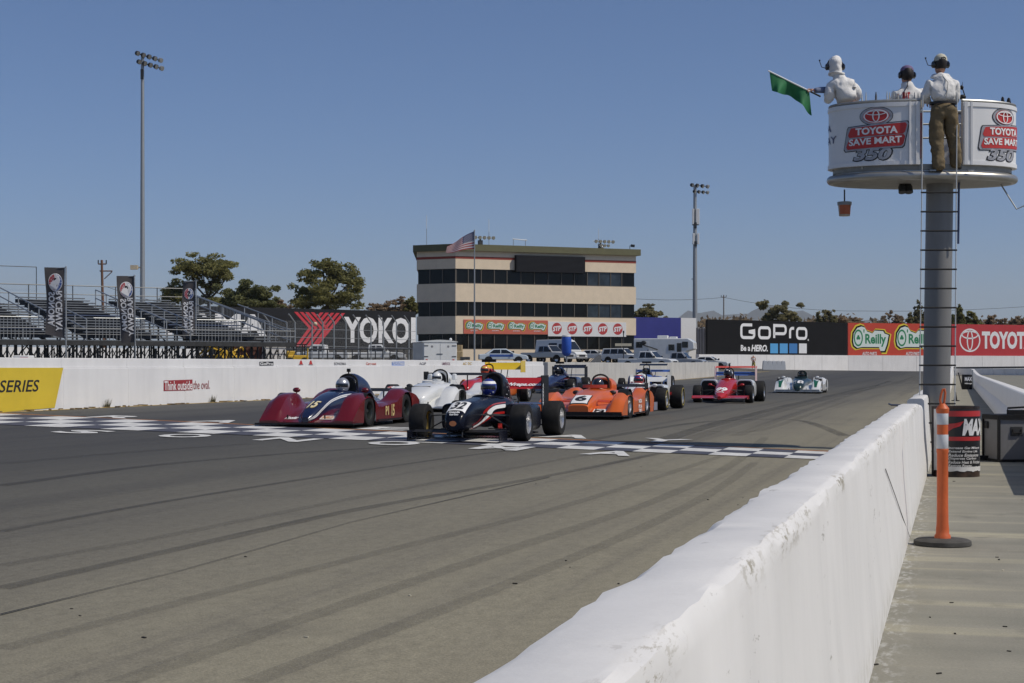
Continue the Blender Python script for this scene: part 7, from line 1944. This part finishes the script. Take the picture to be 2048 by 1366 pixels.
# --- 32
tub32 = [(-.97, .27, .11, .085, 2.8), (-.90, .30, .15, .14, 3.2), (-.72, .34, .175, .175, 3.8), (-.45, .385, .192, .215, 3.8), (0, .41, .215, .215, 3.4), (.45, .43, .265, .225, 3.0), (.85, .44, .31, .23, 3.0), (1.3, .43, .33, .235, 3.0), (1.8, .40, .26, .22, 2.6), (2.5, .32, .14, .15, 2.4)]
c32, tab = formula('black open-wheel race car number 32 leading with red rear wing', gpt(942, 880.5), radians(1.0), dict(nose=inkblue, cover=inkblue, podm=inkblue, tub=tub32, wb=2.2, Rf=.28, Rr=.285, wf=.26, wr=.30, tf=.80, tr=.80, hoop=1.02, fwing=blackgloss, flap=black, fspan=1.42, fwy=-.95, fwz=.085, fang=-2, feh=.15, fend=inkblue, podh=.22, podx=.52, podz=.33,
    ecover=[(1.36, .80, .125, .225, 2.3), (1.5, .81, .145, .235, 2.3), (1.8, .73, .15, .24, 2.3), (2.3, .58, .12, .20, 2.2), (2.9, .42, .07, .12, 2.2)],
    rwing=[(.38, .76, 1.02, .32, -36, redp), (.42, .50, .98, .20, -8, redp)], eplate=(.30, .99), ech=.5, nomir=True, rimf=alloy, rimfl=rimgold, rimr=alloy, band=None, rimm=inkblue))
seat_plate(c32, tab, '32', -.66, .29, .36, letterwhite, letterblack, bold=.03, shear=.2)
deck_text(c32, lambda x, y: sect(tab, y, pi / 2)[2] + .004, 'mazda', 0, -.885, .17, .045, letterwhite); 
deck_text(c32, lambda x, y: sect(tab, y, pi / 2)[2] + .004, 'turbo', 0, -.925, .14, .025, letterwhite)
t = MB()
t.add([Vector((.055 * cos(a), -.972, .29 + .040 * sin(a))) + Vector((0, -.004, 0)) for a in [2 * pi * k / 20 for k in range(20)]], [tuple(range(20))]); t.build('nose_badge', mat('decal_orange_badge', (.62, .22, .08), .5), c32, False)
for sg in (1, -1):
    f_ = (lambda y: lerp(-.55, .18, sst(-.55, .55, y))) if sg > 0 else (lambda y: pi - lerp(-.55, .18, sst(-.55, .55, y)))
    ribbon(c32, 'side_swoosh', tab, f_, .55, -.55, .95, redp, off=.004)
    ribbon(c32, 'side_swoosh_edge', tab, f_, .20, -.50, .90, letterwhite, off=.008)
side_text(c32, 'HAWK', .62, .20, .26, .09, .302, signred, .03)
text(c32, 'CrazyWraps.com', .92, .115, (.02, 2.58 + .10 * cos(radians(36)) - .016, .76 + .10 * sin(radians(36)) + .012), XA, (0, cos(radians(36)), sin(radians(36))), letterwhite, .05, .2)
for sx in (-1, 1): text(c32, 'MAZDA', .40, .055, (sx * .53 + sx * .018, 2.50, .66), (0, 0, 1) , (0, -1, 0), letterwhite, .03)
t = MB()
for z0 in (.36, .40): t.box((.535, 2.495, .58), (.012, .006, .40)); 
t.build('endplate_print', letterwhite, c32, False)
text(c32, '0', .05, .09, (.312, 1.15, .47), (0, 1, 0), ZA, letterwhite, .03)
t = MB()
for k in range(8): t.ball((.02 + .125, 1.62 + (k % 2) * .1, .56 + .06 * k), .010, 6, 4)
t.build('rivets', letterwhite, c32)
driver(c32, 'driver in blue and white helmet in the black car number 32', 1.04, .80, .142, mat('helmet_blue', (.02, .035, .22), .22, coat=.7), letterwhite, stripes=[(letterwhite, -.5, 1.1, -.62, -.42)])
# --- orange-red formula with the high yellow wing
c4, tab = formula('orange-red open-wheel race car with tall yellow rear wing, mostly hidden behind the leaders', gpt(948, 806), radians(-1.0), dict(nose=redp, cover=redp, podm=orangep, tub=[(r_[0], r_[1] + .05, *r_[2:]) for r_ in tub32], hoop=1.10, cam=True, camw=.42, fwing=redp, rwing=[(.42, .94, 1.10, .34, -38, yellowpt)], eplate=(.86, 1.20), rend=yellowpt, ech=.5, podh=.24, podz=.40, mirror=orangep), 1.04)
driver(c4, 'driver in orange and yellow helmet below the yellow rear wing', 1.02, .93, .145, mat('helmet_orange', (.55, .10, .04), .25, coat=.6), mat('helmet_yellow', (.65, .45, .08), .25))
# --- dark blue formula behind
tubn = [(-.95, .26, .06, .07, 2.2), (-.7, .29, .11, .11, 2.4), (-.2, .35, .18, .17, 2.6), (.3, .41, .26, .22, 2.8), (.8, .44, .32, .24, 3.0), (1.3, .44, .34, .24, 3.0), (1.8, .40, .27, .22, 2.6), (2.5, .32, .14, .15, 2.4)]
c5, tab = formula('dark blue open-wheel race car with black three-tier rear wing', gpt(1102, 786.5), radians(0), dict(nose=darkblue, cover=darkblue, podm=darkblue, tub=tubn, hoop=1.06, cam=True, camw=.32, fwing=blackgloss, rwing=[(.40, .95, 1.3, .30, -26, blackgloss), (.45, .66, 1.3, .22, -10, blackgloss), (.45, .46, 1.25, .2, -5, blackgloss)], eplate=(.40, 1.02), ech=.5, podh=.25, podz=.38, podw=.27, podx=.55, mirror=blackgloss), 1.05)
for sx in (-1, 1): MB().box((sx * .36, .845, .55), (.30, .012, .05)).build('pod_flash', redp, c5, False); MB().box((sx * .36, .842, .51), (.30, .012, .03)).build('pod_flash', letterwhite, c5, False)
driver(c5, 'driver in black helmet in the dark blue open-wheel car', 1.0, .86, .145, black, stripes=[(letterwhite, .2, .7, .5, .8)])
# --- white and red formula
c7, tab = formula('white and red striped open-wheel race car right of the orange one', gpt(1262, 820), radians(0), dict(wb=2.1, nose=whitep, cover=whitep, podm=whitep, tub=[(r_[0], r_[1] - .02, *r_[2:]) for r_ in tubn], hoop=.96, ecover=[(1.42, .68, .12, .20, 2.4), (1.55, .70, .135, .21, 2.4), (1.85, .64, .14, .22, 2.3), (2.3, .54, .12, .20, 2.2), (2.9, .42, .07, .12, 2.2)], fwing=mat('wing_grey_blue', (.28, .29, .36), .4, .2), fspan=1.5, rwing=[(.40, .70, 1.0, .30, -24, whitep)], eplate=(.50, .88), rend=whitep, podh=.24, podz=.40, mirror=whitep, Rf=.285, Rr=.31, wf=.26, wr=.33, tf=.80, tr=.82, band=mat('band_yellow', (.45, .36, .08), .7)), 1.03)
ribbon(c7, 'nose_stripe', tab, lambda y: pi / 2, .75, -.9, .35, redp); ribbon(c7, 'cockpit_band', tab, lambda y: pi / 2, 1.7, .36, .58, redp, off=.006)
for sg in (1, -1): ribbon(c7, 'side_stripe', tab, (lambda y: .15) if sg > 0 else (lambda y: pi - .15), .45, -.5, .9, redp, off=.005)
for sx in (-1, 1): MB().box((sx * .50, 1.5, .40), (.445, 1.0, .07)).build('pod_stripe', redp, c7, False); MB().box((sx * .6, .62, .13), (.5, .4, .03)).build('barge_plate', whitep, c7, False)
driver(c7, 'driver in blue and red helmet in the white and red striped car', 1.02, .75, .15, mat('helmet_red', (.40, .02, .025), .22, coat=.6), mat('helmet_blue', (.02, .035, .22), .22, coat=.7), stripes=[(letterwhite, -pi, pi, 1.05, 1.45), (letterwhite, .7, 1.1, .2, .5)])
# --- blue formula behind it
c8, tab = formula('blue open-wheel race car with blue lower wing and black camera boom, second-last group', gpt(1281, 781.5), radians(0), dict(nose=bluep, cover=blackgloss, podm=bluep, tub=tubn, hoop=1.12, cam=True, camw=.40, fwing=bluep, rwing=[(.40, .80, 1.55, .32, -18, bluep), (.42, 1.08, 1.25, .24, -20, blackgloss)], eplate=(.45, .95), rend=mat('wing_end_pale', (.5, .5, .46), .4), podh=.25, podz=.38, tf=.82, tr=.82, Rr=.32, wr=.36), 1.05)
driver(c8, 'driver in dark helmet in the blue car behind the striped one', 1.0, .84, .14, black)
# --- 99
tub99 = [(-1.02, .17, .055, .05, 2.2), (-.8, .22, .15, .09, 2.3), (-.4, .29, .23, .15, 2.4), (0, .36, .28, .20, 2.4), (.4, .43, .30, .24, 2.5), (.8, .47, .33, .27, 2.6), (1.3, .46, .35, .27, 3.0), (1.8, .42, .28, .24, 2.6), (2.5, .34, .15, .16, 2.4)]
c9, tab = formula('red open-wheel race car number 99 with white sidepods and blue wing', gpt(1447, 805.5), radians(.5), dict(nose=redp, cover=whitep, podm=whitep, tub=tub99, hoop=1.07, cam=True, camw=.05, hoopm=black, fwing=redp, fspan=1.68, fwy=-.92, fwz=.16, fch=.30, feh=.10, fang=-14, rwing=[(.42, .83, 1.30, .32, -22, bluep), (.48, 1.08, 1.36, .18, -18, mat('wing_coral', (.55, .08, .05), .4))], eplate=(.55, 1.14), ech=.5, rend=mat('end_pale_red', (.62, .45, .44), .4), podh=.30, podz=.42, podx=.56, podw=.27, pod=(.75, 2.4), Rf=.275, Rr=.33, wf=.25, wr=.36, tf=.80, tr=.82, mirror=redp, mirz=.55), 1.03)
seat_plate(c9, tab, '99', -.45, .34, .34, None, letterwhite, bold=.05, shear=.15); seat_plate(c9, tab, 'mazda', -.70, .22, .07, None, letterwhite)
driver(c9, 'driver in black helmet and red suit in the red car number 99', 1.04, .90, .15, blackgloss, stripes=[(letterwhite, -.5, .3, .75, .95), (letterwhite, .5, .8, .5, .7)], suit=mat('suit_red', (.42, .03, .025), .75))

# ------------------------------------------------------------------ vehicles behind the wall
vwhite = paint('van_white', (.70, .71, .70), .3, .5); vsilver = mat('van_silver', (.44, .45, .46), .32, .4, var=.06, coat=.4)
def vehicle(name, label, cat, px, zc, yaw, kind, m, group=None, flip=False):
    p = at(px, zc, 735); g = H(p.x, p.y)
    o = thing(name, label, cat, (p.x, p.y, g), TH + yaw, group)
    # profile in x (front = +x), z
    D = dict(
        pickup=dict(L=5.7, W=1.95, body=[(-2.85, .55), (-2.85, 1.08), (-.75, 1.08), (-.7, 1.12), (1.15, 1.14), (2.5, 1.05), (2.8, .92), (2.85, .55)], cab=[(-.72, 1.10), (-.62, 1.80), (.55, 1.84), (1.25, 1.12)], wx=(-1.75, 1.8), R=.38, glass=[[(-.55, 1.18), (-.48, 1.70), (.02, 1.72), (.02, 1.18)], [(.10, 1.18), (.10, 1.72), (.50, 1.73), (.98, 1.18)]]),
        suv=dict(L=4.9, W=1.9, body=[(-2.4, .5), (-2.42, 1.05), (1.0, 1.08), (2.2, 1.0), (2.42, .85), (2.42, .5)], cab=[(-2.38, 1.04), (-2.2, 1.74), (.3, 1.78), (1.05, 1.06)], wx=(-1.45, 1.5), R=.36, glass=[[(-2.1, 1.14), (-2.0, 1.62), (-1.25, 1.66), (-1.25, 1.14)], [(-1.15, 1.14), (-1.15, 1.66), (-.3, 1.68), (-.3, 1.14)], [(-.2, 1.14), (-.2, 1.68), (.25, 1.68), (.8, 1.14)]]),
        sedan=dict(L=4.6, W=1.8, body=[(-2.3, .42), (-2.3, .9), (-1.5, .98), (1.0, .98), (2.1, .84), (2.28, .7), (2.28, .42)], cab=[(-1.7, .96), (-.95, 1.42), (.25, 1.44), (1.1, .96)], wx=(-1.4, 1.4), R=.32, glass=[[(-1.35, 1.0), (-.9, 1.34), (-.3, 1.36), (-.3, 1.0)], [(-.22, 1.0), (-.22, 1.36), (.22, 1.36), (.82, 1.0)]]),
        van=dict(L=5.6, W=2.0, body=[(-2.8, .5), (-2.8, 1.3), (1.6, 1.3), (2.5, 1.12), (2.78, .9), (2.8, .5)], cab=[(-2.78, 1.28), (-2.72, 2.45), (.9, 2.50), (1.25, 2.35), (2.05, 1.26)], wx=(-1.75, 1.75), R=.36, glass=[[(.35, 1.35), (.35, 2.0), (1.1, 2.0), (1.55, 1.35)], [(-1.0, 1.5), (-1.0, 2.1), (.1, 2.1), (.1, 1.5)]]),
    )[kind]
    Wd = D['W']; t = MB()
    t.rings([[(x, y * k, z) for x, z in D['body']] for y, k in ((-Wd / 2, 1), (Wd / 2, 1))]); t.build('body', m, o, False, bevel=.07)
    cab = D['cab']; cx_ = sum(q[0] for q in cab) / len(cab)
    t = MB(); ring = []
    def cy(z): return Wd / 2 - .03 - .16 * sst(cab[0][1], max(q[1] for q in cab), z)
    t.rings([[(x, s_ * cy(z), z) for x, z in cab] for s_ in (-1, 1)]); cabn = t.build('cabin', m, o, False, bevel=.05)
    for gl in D['glass']:
        for s_ in (-1, 1):
            t = MB(); t.add([(x, s_ * (cy(z) + .012), z) for x, z in gl], [tuple(range(len(gl)))]); t.build('side_window', carglass, cabn, False)
    a, b = cab[-1], cab[-2]
    t = MB(); nx = Vector((a[1] - b[1], 0, -(a[0] - b[0]))).normalized() * -.012
    q0, q1 = (lerp(a[0], b[0], .10), lerp(a[1], b[1], .10)), (lerp(a[0], b[0], .90), lerp(a[1], b[1], .90))
    t.add([Vector((q0[0] + .012, -cy(q0[1]) + .12, q0[1] + .012)), Vector((q0[0] + .012, cy(q0[1]) - .12, q0[1] + .012)), Vector((q1[0] + .012, cy(q1[1]) - .12, q1[1] + .012)), Vector((q1[0] + .012, -cy(q1[1]) + .12, q1[1] + .012))], [(0, 1, 2, 3)]); t.build('windscreen', carglass, cabn, False)
    fx = D['body'][-1][0]
    for s_ in (-1, 1):
        MB().box((fx - .06, s_ * (Wd / 2 - .25), .80 if kind != 'sedan' else .66), (.14, .36, .16)).build('headlight', mat('headlamp', (.6, .6, .58), .1, .3, var=.05), o, False, bevel=.02)
        for wx in D['wx']:
            w_ = MB().lathe([(D['R'] * .55, -.10), (D['R'] * .95, -.11), (D['R'], -.07), (D['R'], .07), (D['R'] * .95, .11), (D['R'] * .55, .10)], 24, 'Y', (0, 0, 0)).build('wheel', rubber, o); w_.location = (wx, s_ * (Wd / 2 - .09), D['R'])
            MB().lathe([(.001, s_ * .085), (D['R'] * .5, s_ * .085), (D['R'] * .57, s_ * .10), (D['R'] * .57, -s_ * .05)], 20, 'Y').build('rim', alloy, w_)
            t = MB(); t.v = [(wx + (D['R'] * 1.22) * cos(q), s_ * (Wd / 2 + .006), D['R'] + .03 + D['R'] * 1.2 * sin(q)) for q in [pi * k / 14 for k in range(15)]]; t.f = [tuple(range(15))]; t.mi = [0]; t.build('wheel_arch', black, o, False)
        MB().box((cab[-1][0] - .2, s_ * (Wd / 2 + .10), cab[0][1] + .18), (.14, .2, .18)).build('door_mirror', black, o, False, bevel=.03)
    MB().box((fx - .01, 0, .74 if kind != 'sedan' else .6), (.05, Wd * .55, .24)).build('grille', mat('grille_dark', (.05, .05, .055), .4, .3), o, False, bevel=.015)
    MB().box((fx - .03, 0, .52), (.16, Wd * .96, .20)).build('bumper', m if kind == 'sedan' else mat('bumper_grey', (.35, .35, .35), .4, .4), o, False, bevel=.04)
    if kind == 'pickup': MB().box((-1.75, 0, 1.085), (2.0, Wd * .86, .02)).build('truck_bed', black, o, False)
    return o
GV = 'support vehicles parked behind the wall'
dn = radians(-38)
vehicle('pickup_truck', 'white crew-cab pickup truck parked side-on below the white banner letters', 'pickup truck', 752, 152, radians(0), 'pickup', vwhite, GV)
vehicle('pickup_truck', 'white pickup truck half hidden by yellow machinery below the red chevrons', 'pickup truck', 640, 150, radians(178), 'pickup', vwhite, GV)
vehicle('pickup_truck', 'silver pickup truck facing the track beside the white van', 'pickup truck', 1096, 165, dn, 'pickup', vsilver, GV)
vehicle('van', 'tall white van beside the blue bottle-shaped banner', 'van', 1122, 172, dn, 'van', vwhite, GV)
vehicle('suv', 'white sport utility vehicle in front of the right end of the building', 'suv', 1246, 183, radians(-30), 'suv', vwhite, GV)
vehicle('pickup_truck', 'silver-grey pickup truck parked in front of the motorhome', 'pickup truck', 1357, 166, radians(-20), 'pickup', vsilver, GV)
vehicle('sedan', 'white sedan at the right end of the parked vehicles', 'car', 1418, 176, radians(-18), 'sedan', vwhite, GV)
vehicle('sedan', 'small white sedan parked in shade between the van and the sport utility vehicle', 'car', 1190, 190, radians(-24), 'sedan', vwhite, GV)
vehicle('pickup_truck', 'white pickup truck parked nose-out left of the motorhome', 'pickup truck', 1296, 158, radians(-26), 'pickup', vwhite, GV)
p = at(1182, 140, 735); o = thing('loading_ramp', 'grey loading ramp lying beyond the wall left of the sport utility vehicle', 'ramp', (p.x, p.y, H(p.x, p.y)), TH)
MB().prism([(-.9, 0, 0), (.9, 0, 0), (.9, 0, 1.35), (.7, 0, 1.4)], (0, 1.6, 0)).build('ramp_deck', mat('ramp_grey', (.20, .20, .20), .7, var=.2), o, False)
t = MB(); t.tube([(-.8, -.03, .3), (.8, -.03, 1.6)], .03, 6); t.build('ramp_rail', galv, o)
# pace car with open roof graphics
o = vehicle('coupe', 'low blue and white coupe with black roof near the flagpole', 'car', 1006, 150, radians(4), 'sedan', paint('coupe_blue_white', (.55, .62, .68), .3), GV)
t = MB(); t.box((-.3, 0, 1.455), (1.15, 1.3, .03)); t.build('roof_panel', black, o, False, bevel=.01); MB().box((-.2, -.912, .80), (2.2, .012, .22)).build('side_flash', bluep, o, False)
# trailer
p = at(879, 118, 735)
o = thing('box_trailer', 'white enclosed box trailer with closed rear double doors', 'trailer', (p.x, p.y, H(p.x, p.y)), TH + radians(14), GV)
s = 118 / F; zt = EYE + (HY - 684) * s - H(p.x, p.y); zt_b = .45
MB().box((.0, 1.9, (zt + zt_b) / 2), (2.55, 4.2, zt - zt_b)).build('body', vwhite, o, False, bevel=.05)
t = MB(); rs = []
for y in (-.25, 4.05): rs.append([(x, y, zt + .02 + .14 * (1 - (x / 1.33) ** 2)) for x in [-1.33 + .266 * k for k in range(11)]] + [(1.33, y, zt - .02), (-1.33, y, zt - .02)])
t.rings(rs); t.build('roof', vwhite, o)
for k, (x0, x1) in enumerate(((-1.2, -.02), (.02, 1.2))):
    d = MB().box(((x0 + x1) / 2, -.215, (zt + zt_b) / 2), (x1 - x0, .03, zt - zt_b - .22)).build('door', whitegloss, o, False, bevel=.008)
    for zz in (.3, .82): MB().box((x0 + .15 if k == 0 else x1 - .15, -.24, lerp(zt_b, zt, zz)), (.32, .03, .05)).build('hinge', darksteel, d, False)
    MB().box((x1 - .12 if k == 0 else x0 + .05, -.24, lerp(zt_b, zt, .42)), (.24, .04, .05)).build('handle', darksteel, d, False)
    decal(d, 'sticker', ell(.09, .09, 12), ((x0 + x1) / 2, -.234, lerp(zt_b, zt, .78)), XA, ZA, greyt)
for sx in (-1, 1): MB().box((sx * 1.0, -.24, lerp(zt_b, zt, .1)), (.14, .05, .20)).build('tail_light', signred, o, False)
for y in (1.5, 2.3):
    for sx in (-1, 1): MB().lathe([(.001, -.1), (.33, -.1), (.33, .1), (.001, .1)], 18, 'X', (sx * 1.2, y, .33)).build('wheel', rubber, o)
t = MB(); t.ball((.9, .3, zt + .2), .11, 10, 7); t.build('roof_vent', white, o)
o = thing('supply_stack', 'tan and dark gear stacked against the right side of the white trailer', 'gear stack', at(926, 119, z=H(*at(926, 119, z=0)[:2])), TH, None)
cardm = mat('gear_tan', (.36, .27, .15), .8, var=.2)
for dx, dy, dz_, sz, mm in ((-.2, .6, .4, (.5, .6, .8), cardm), (-.25, .6, 1.1, (.4, .5, .55), cardm), (-.25, .6, 1.62, (.35, .45, .45), cardm), (.2, .3, .35, (.45, .4, .7), white), (.15, .35, .85, (.7, .4, .22), mat('gear_dark', (.06, .065, .07), .6))): MB().box((dx, dy, dz_), sz, random.uniform(-.2, .2)).build('box', mm, o, False, bevel=.02)
# motorhome
p = at(1330, 172, 735); g = H(p.x, p.y)
o = thing('motorhome', 'large white motorhome with roof units and bent roof ladder marks behind the pickup', 'motorhome', (p.x, p.y, g), TH + radians(-14), GV)
s = 172 / F; L0 = 6.4
t = MB(); t.rings([[(x, y, z) for x, z in ((-3.2, .6), (-3.2, 3.15), (2.6, 3.15), (3.25, 2.75), (3.3, 2.0), (2.4, 1.75), (2.4, .6))] for y in (-1.2, 1.2)]); t.build('body', vwhite, o, False, bevel=.08)
for x0, x1, z0, z1 in ((-2.9, -2.3, 2.2, 2.75), (.6, 1.15, 1.9, 2.45), (1.5, 1.9, 1.5, 2.6), (2.05, 2.6, 2.2, 2.75)):
    f_ = MB().box(((x0 + x1) / 2, -1.21, (z0 + z1) / 2), (x1 - x0 + .1, .03, z1 - z0 + .1)).build('window', frameM, o, False); MB().box(((x0 + x1) / 2, -1.232, (z0 + z1) / 2), (x1 - x0, .012, z1 - z0)).build('pane', carglass, f_, False)
MB().box((-1.9, -1.212, 1.75), (.72, .02, 2.1)).build('door', whitegloss, o, False, bevel=.01); MB().box((-1.65, -1.23, 1.7), (.10, .03, .5)).build('handle', darksteel, o, False)
MB().box((-.2, -.1, 3.32), (1.1, .9, .30)).build('roof_unit', white, o, False, bevel=.05); MB().box((.9, .1, 3.25), (.8, .7, .2)).build('roof_unit', white, o, False, bevel=.04)
t = MB(); t.tube([(-2.6, -1.25, 2.6), (-1.2, -1.3, 2.15), (-.6, -1.3, 1.95)], .06, 6); t.ball((-2.1, -1.3, 2.7), .28, 10, 7, (1, .3, .8)); t.build('side_graphic_bar', darksteel, o)
MB().box((0, -1.215, .95), (4.6, .02, .16)).build('body_stripe', vsilver, o, False)
for wx in (-1.9, 1.8): MB().lathe([(.001, -.12), (.40, -.12), (.40, .12), (.001, .12)], 20, 'Y', (wx, -1.1, .40)).build('wheel', rubber, o)
# tall blue inflatable
p = at(1133, 146, 735); g = H(p.x, p.y); s = 146 / F; zb_3, zt3 = EYE + (HY - 709) * s, EYE + (HY - 673) * s
o = thing('banner_tube', 'bright blue upright bottle-shaped banner standing before the white van', 'banner', (p.x, p.y, 0), TH)
MB().lathe([(.18, zb_3 - .15), (.36, zb_3), (.44, zb_3 + .2), (.45, zt3 - .3), (.40, zt3 - .06), (.38, zt3), (.001, zt3)], 18).build('tube', mat('tube_blue', (.02, .09, .45), .45, var=.1), o)
MB().tube([(0, 0, g), (0, 0, zb_3)], .06, 8).build('pole', galv, o)
MB().lathe([(.39, zt3 - .04), (.41, zt3), (.39, zt3 + .10), (.001, zt3 + .12)], 18).build('cap', white, o)
# yellow machines
ym = mat('machine_yellow', (.55, .34, .02), .5, var=.2, scale=3)
def machine(label, px, zc, yaw, k=1.0, boom=True):
    p = at(px, zc, 735); g = H(p.x, p.y); o = thing('loader', label, 'machine', (p.x, p.y, g), TH + yaw, None, scale=k)
    MB().box((0, 0, .85), (1.9, 1.3, .55)).build('chassis', ym, o, False, bevel=.08); MB().box((-.6, 0, 1.3), (.8, 1.1, .5)).build('engine_hood', ym, o, False, bevel=.08)
    t = MB()
    for x in (-.1, .75):
        for y in (-.5, .5): t.tube([(x, y, 1.1), (x, y, 2.15)], .05, 6)
    t.box((.32, 0, 2.18), (1.1, 1.2, .08)); t.build('roll_cage', black, o)
    for x in (-.75, .7):
        for y in (-.75, .75): MB().lathe([(.001, -.16), (.30, -.17), (.45, -.13), (.46, 0), (.45, .13), (.30, .17), (.001, .16)], 20, 'Y', (x, y, .46)).build('wheel', rubber, o)
    if boom:
        t = MB(); t.tube([(-.5, -.55, 1.5), (.6, -.6, 2.0), (1.7, -.55, .9)], .10, 6); t.tube([(-.5, .55, 1.5), (.6, .6, 2.0), (1.7, .55, .9)], .10, 6); t.build('lift_arm', ym, o)
        t = MB(); t.prism([(1.6, -.8, .9), (2.2, -.8, .45), (1.7, -.8, .3), (1.5, -.8, .6)], (0, 1.6, 0)); t.build('bucket', mat('bucket_steel', (.16, .14, .10), .6, .4), o, False)
    return o
machine('yellow loader with raised arms under the right end of the grandstand', 432, 96, radians(165), .62)
machine('dark tilted yellow loader body beside the rusty crates', 466, 98, radians(60), .60)
machine('large yellow machine with upright post near the white pickup', 592, 103, radians(20), .66, False)
p = at(614, 102, 735); o = thing('marker_post', 'upright yellow post beside the large yellow machine', 'post', (p.x, p.y, H(p.x, p.y)), TH); MB().tube([(0, 0, 0), (.05, 0, EYE + (HY - 696) * 102 / F - H(p.x, p.y))], [.09, .03], 8).build('post', ym, o)
rust = mat('crate_rust', (.14, .055, .035), .85, var=.35, scale=3)
for i, (px, hgt, wd, mm, lab) in enumerate(((487, 1.25, 1.3, rust, 'low rusty brown crate left of the taller one below the grandstand end'), (516, 1.3, 1.0, rust, 'taller rusty brown crate between the low crate and the white bags'), (545, 1.5, 1.5, mat('bag_white', (.60, .58, .55), .8, var=.25, scale=5), 'pile-shaped white sack with red edge right of the rusty crates'))):
    p = at(px, 100, 735); o = thing('crate', lab, 'crate', (p.x, p.y, H(p.x, p.y)), TH + .2 * i, None)
    MB().box((0, 0, hgt / 2), (wd, 1.0, hgt), taper=.92).build('box', mm, o, False, bevel=.06)
    for k in range(4): MB().box((0, -.515 + .01, hgt * (k + .5) / 4), (wd * .97, .05, hgt * .16)).build('slat', mm if i < 2 else (signred if k == 0 else mm), o, False)
p = at(108, 62, 735); 
o = thing('utility_cart', 'small white cart with red band showing over the wall at the far left', 'cart', (*at(48, 64, z=0)[:2], H(*at(48, 64, z=0)[:2])), TH)
s = 64 / F; zt = EYE + (HY - 711) * s - H(*at(48, 64, z=0)[:2])
MB().box((0, 0, zt / 2 + .1), (.62, .8, zt - .2)).build('body', white, o, False, bevel=.04); MB().box((.12, -.41, zt - .14), (.34, .02, .12)).build('red_band', signred, o, False); MB().lathe([(.001, -.05), (.16, -.05), (.16, .05), (.001, .05)], 14, 'Y', (0, -.35, .16)).build('wheel', rubber, o)
MB().box((-.55, 0, zt - .22), (.4, .5, .16)).build('side_tray', black, o, False)
# signs and barrels by the building
p = at(1247, 160, 735)
o = thing('street_sign', 'thin dark post with a cream sign board in front of the right ground floor windows', 'sign', (p.x, p.y, H(p.x, p.y)), TH); s = 160 / F
MB().tube([(0, 0, 0), (0, 0, EYE + (HY - 662) * s - H(p.x, p.y))], .05, 6).build('post', darksteel, o)
MB().box((-.02, -.06, EYE + (HY - 689.5) * s - H(p.x, p.y)), (33 * s, .05, 5.5 * s)).build('sign_board', mat('sign_cream', (.55, .50, .38), .6), o, False)
MB().box((0, -.05, EYE + (HY - 664) * s - H(p.x, p.y)), (.14, .2, .25)).build('lamp', darksteel, o, False)
for i, (px, c_, lab) in enumerate(((1183, (.4, .38, .32), 'pale barrel on the wall side of the grey ramp left of the dark one'), (1208, (.12, .12, .13), 'dark barrel beside the white sport utility vehicle'))):
    p = at(px, 118, 735); o = thing('barrel', lab, 'barrel', (p.x, p.y, H(p.x, p.y)), TH); MB().lathe([(.001, 0), (.28, 0), (.30, .1), (.28, .5), (.30, .55), (.28, 1.0), (.001, 1.0)], 18).build('shell', mat('barrel_%d' % i, c_, .6, var=.2), o)
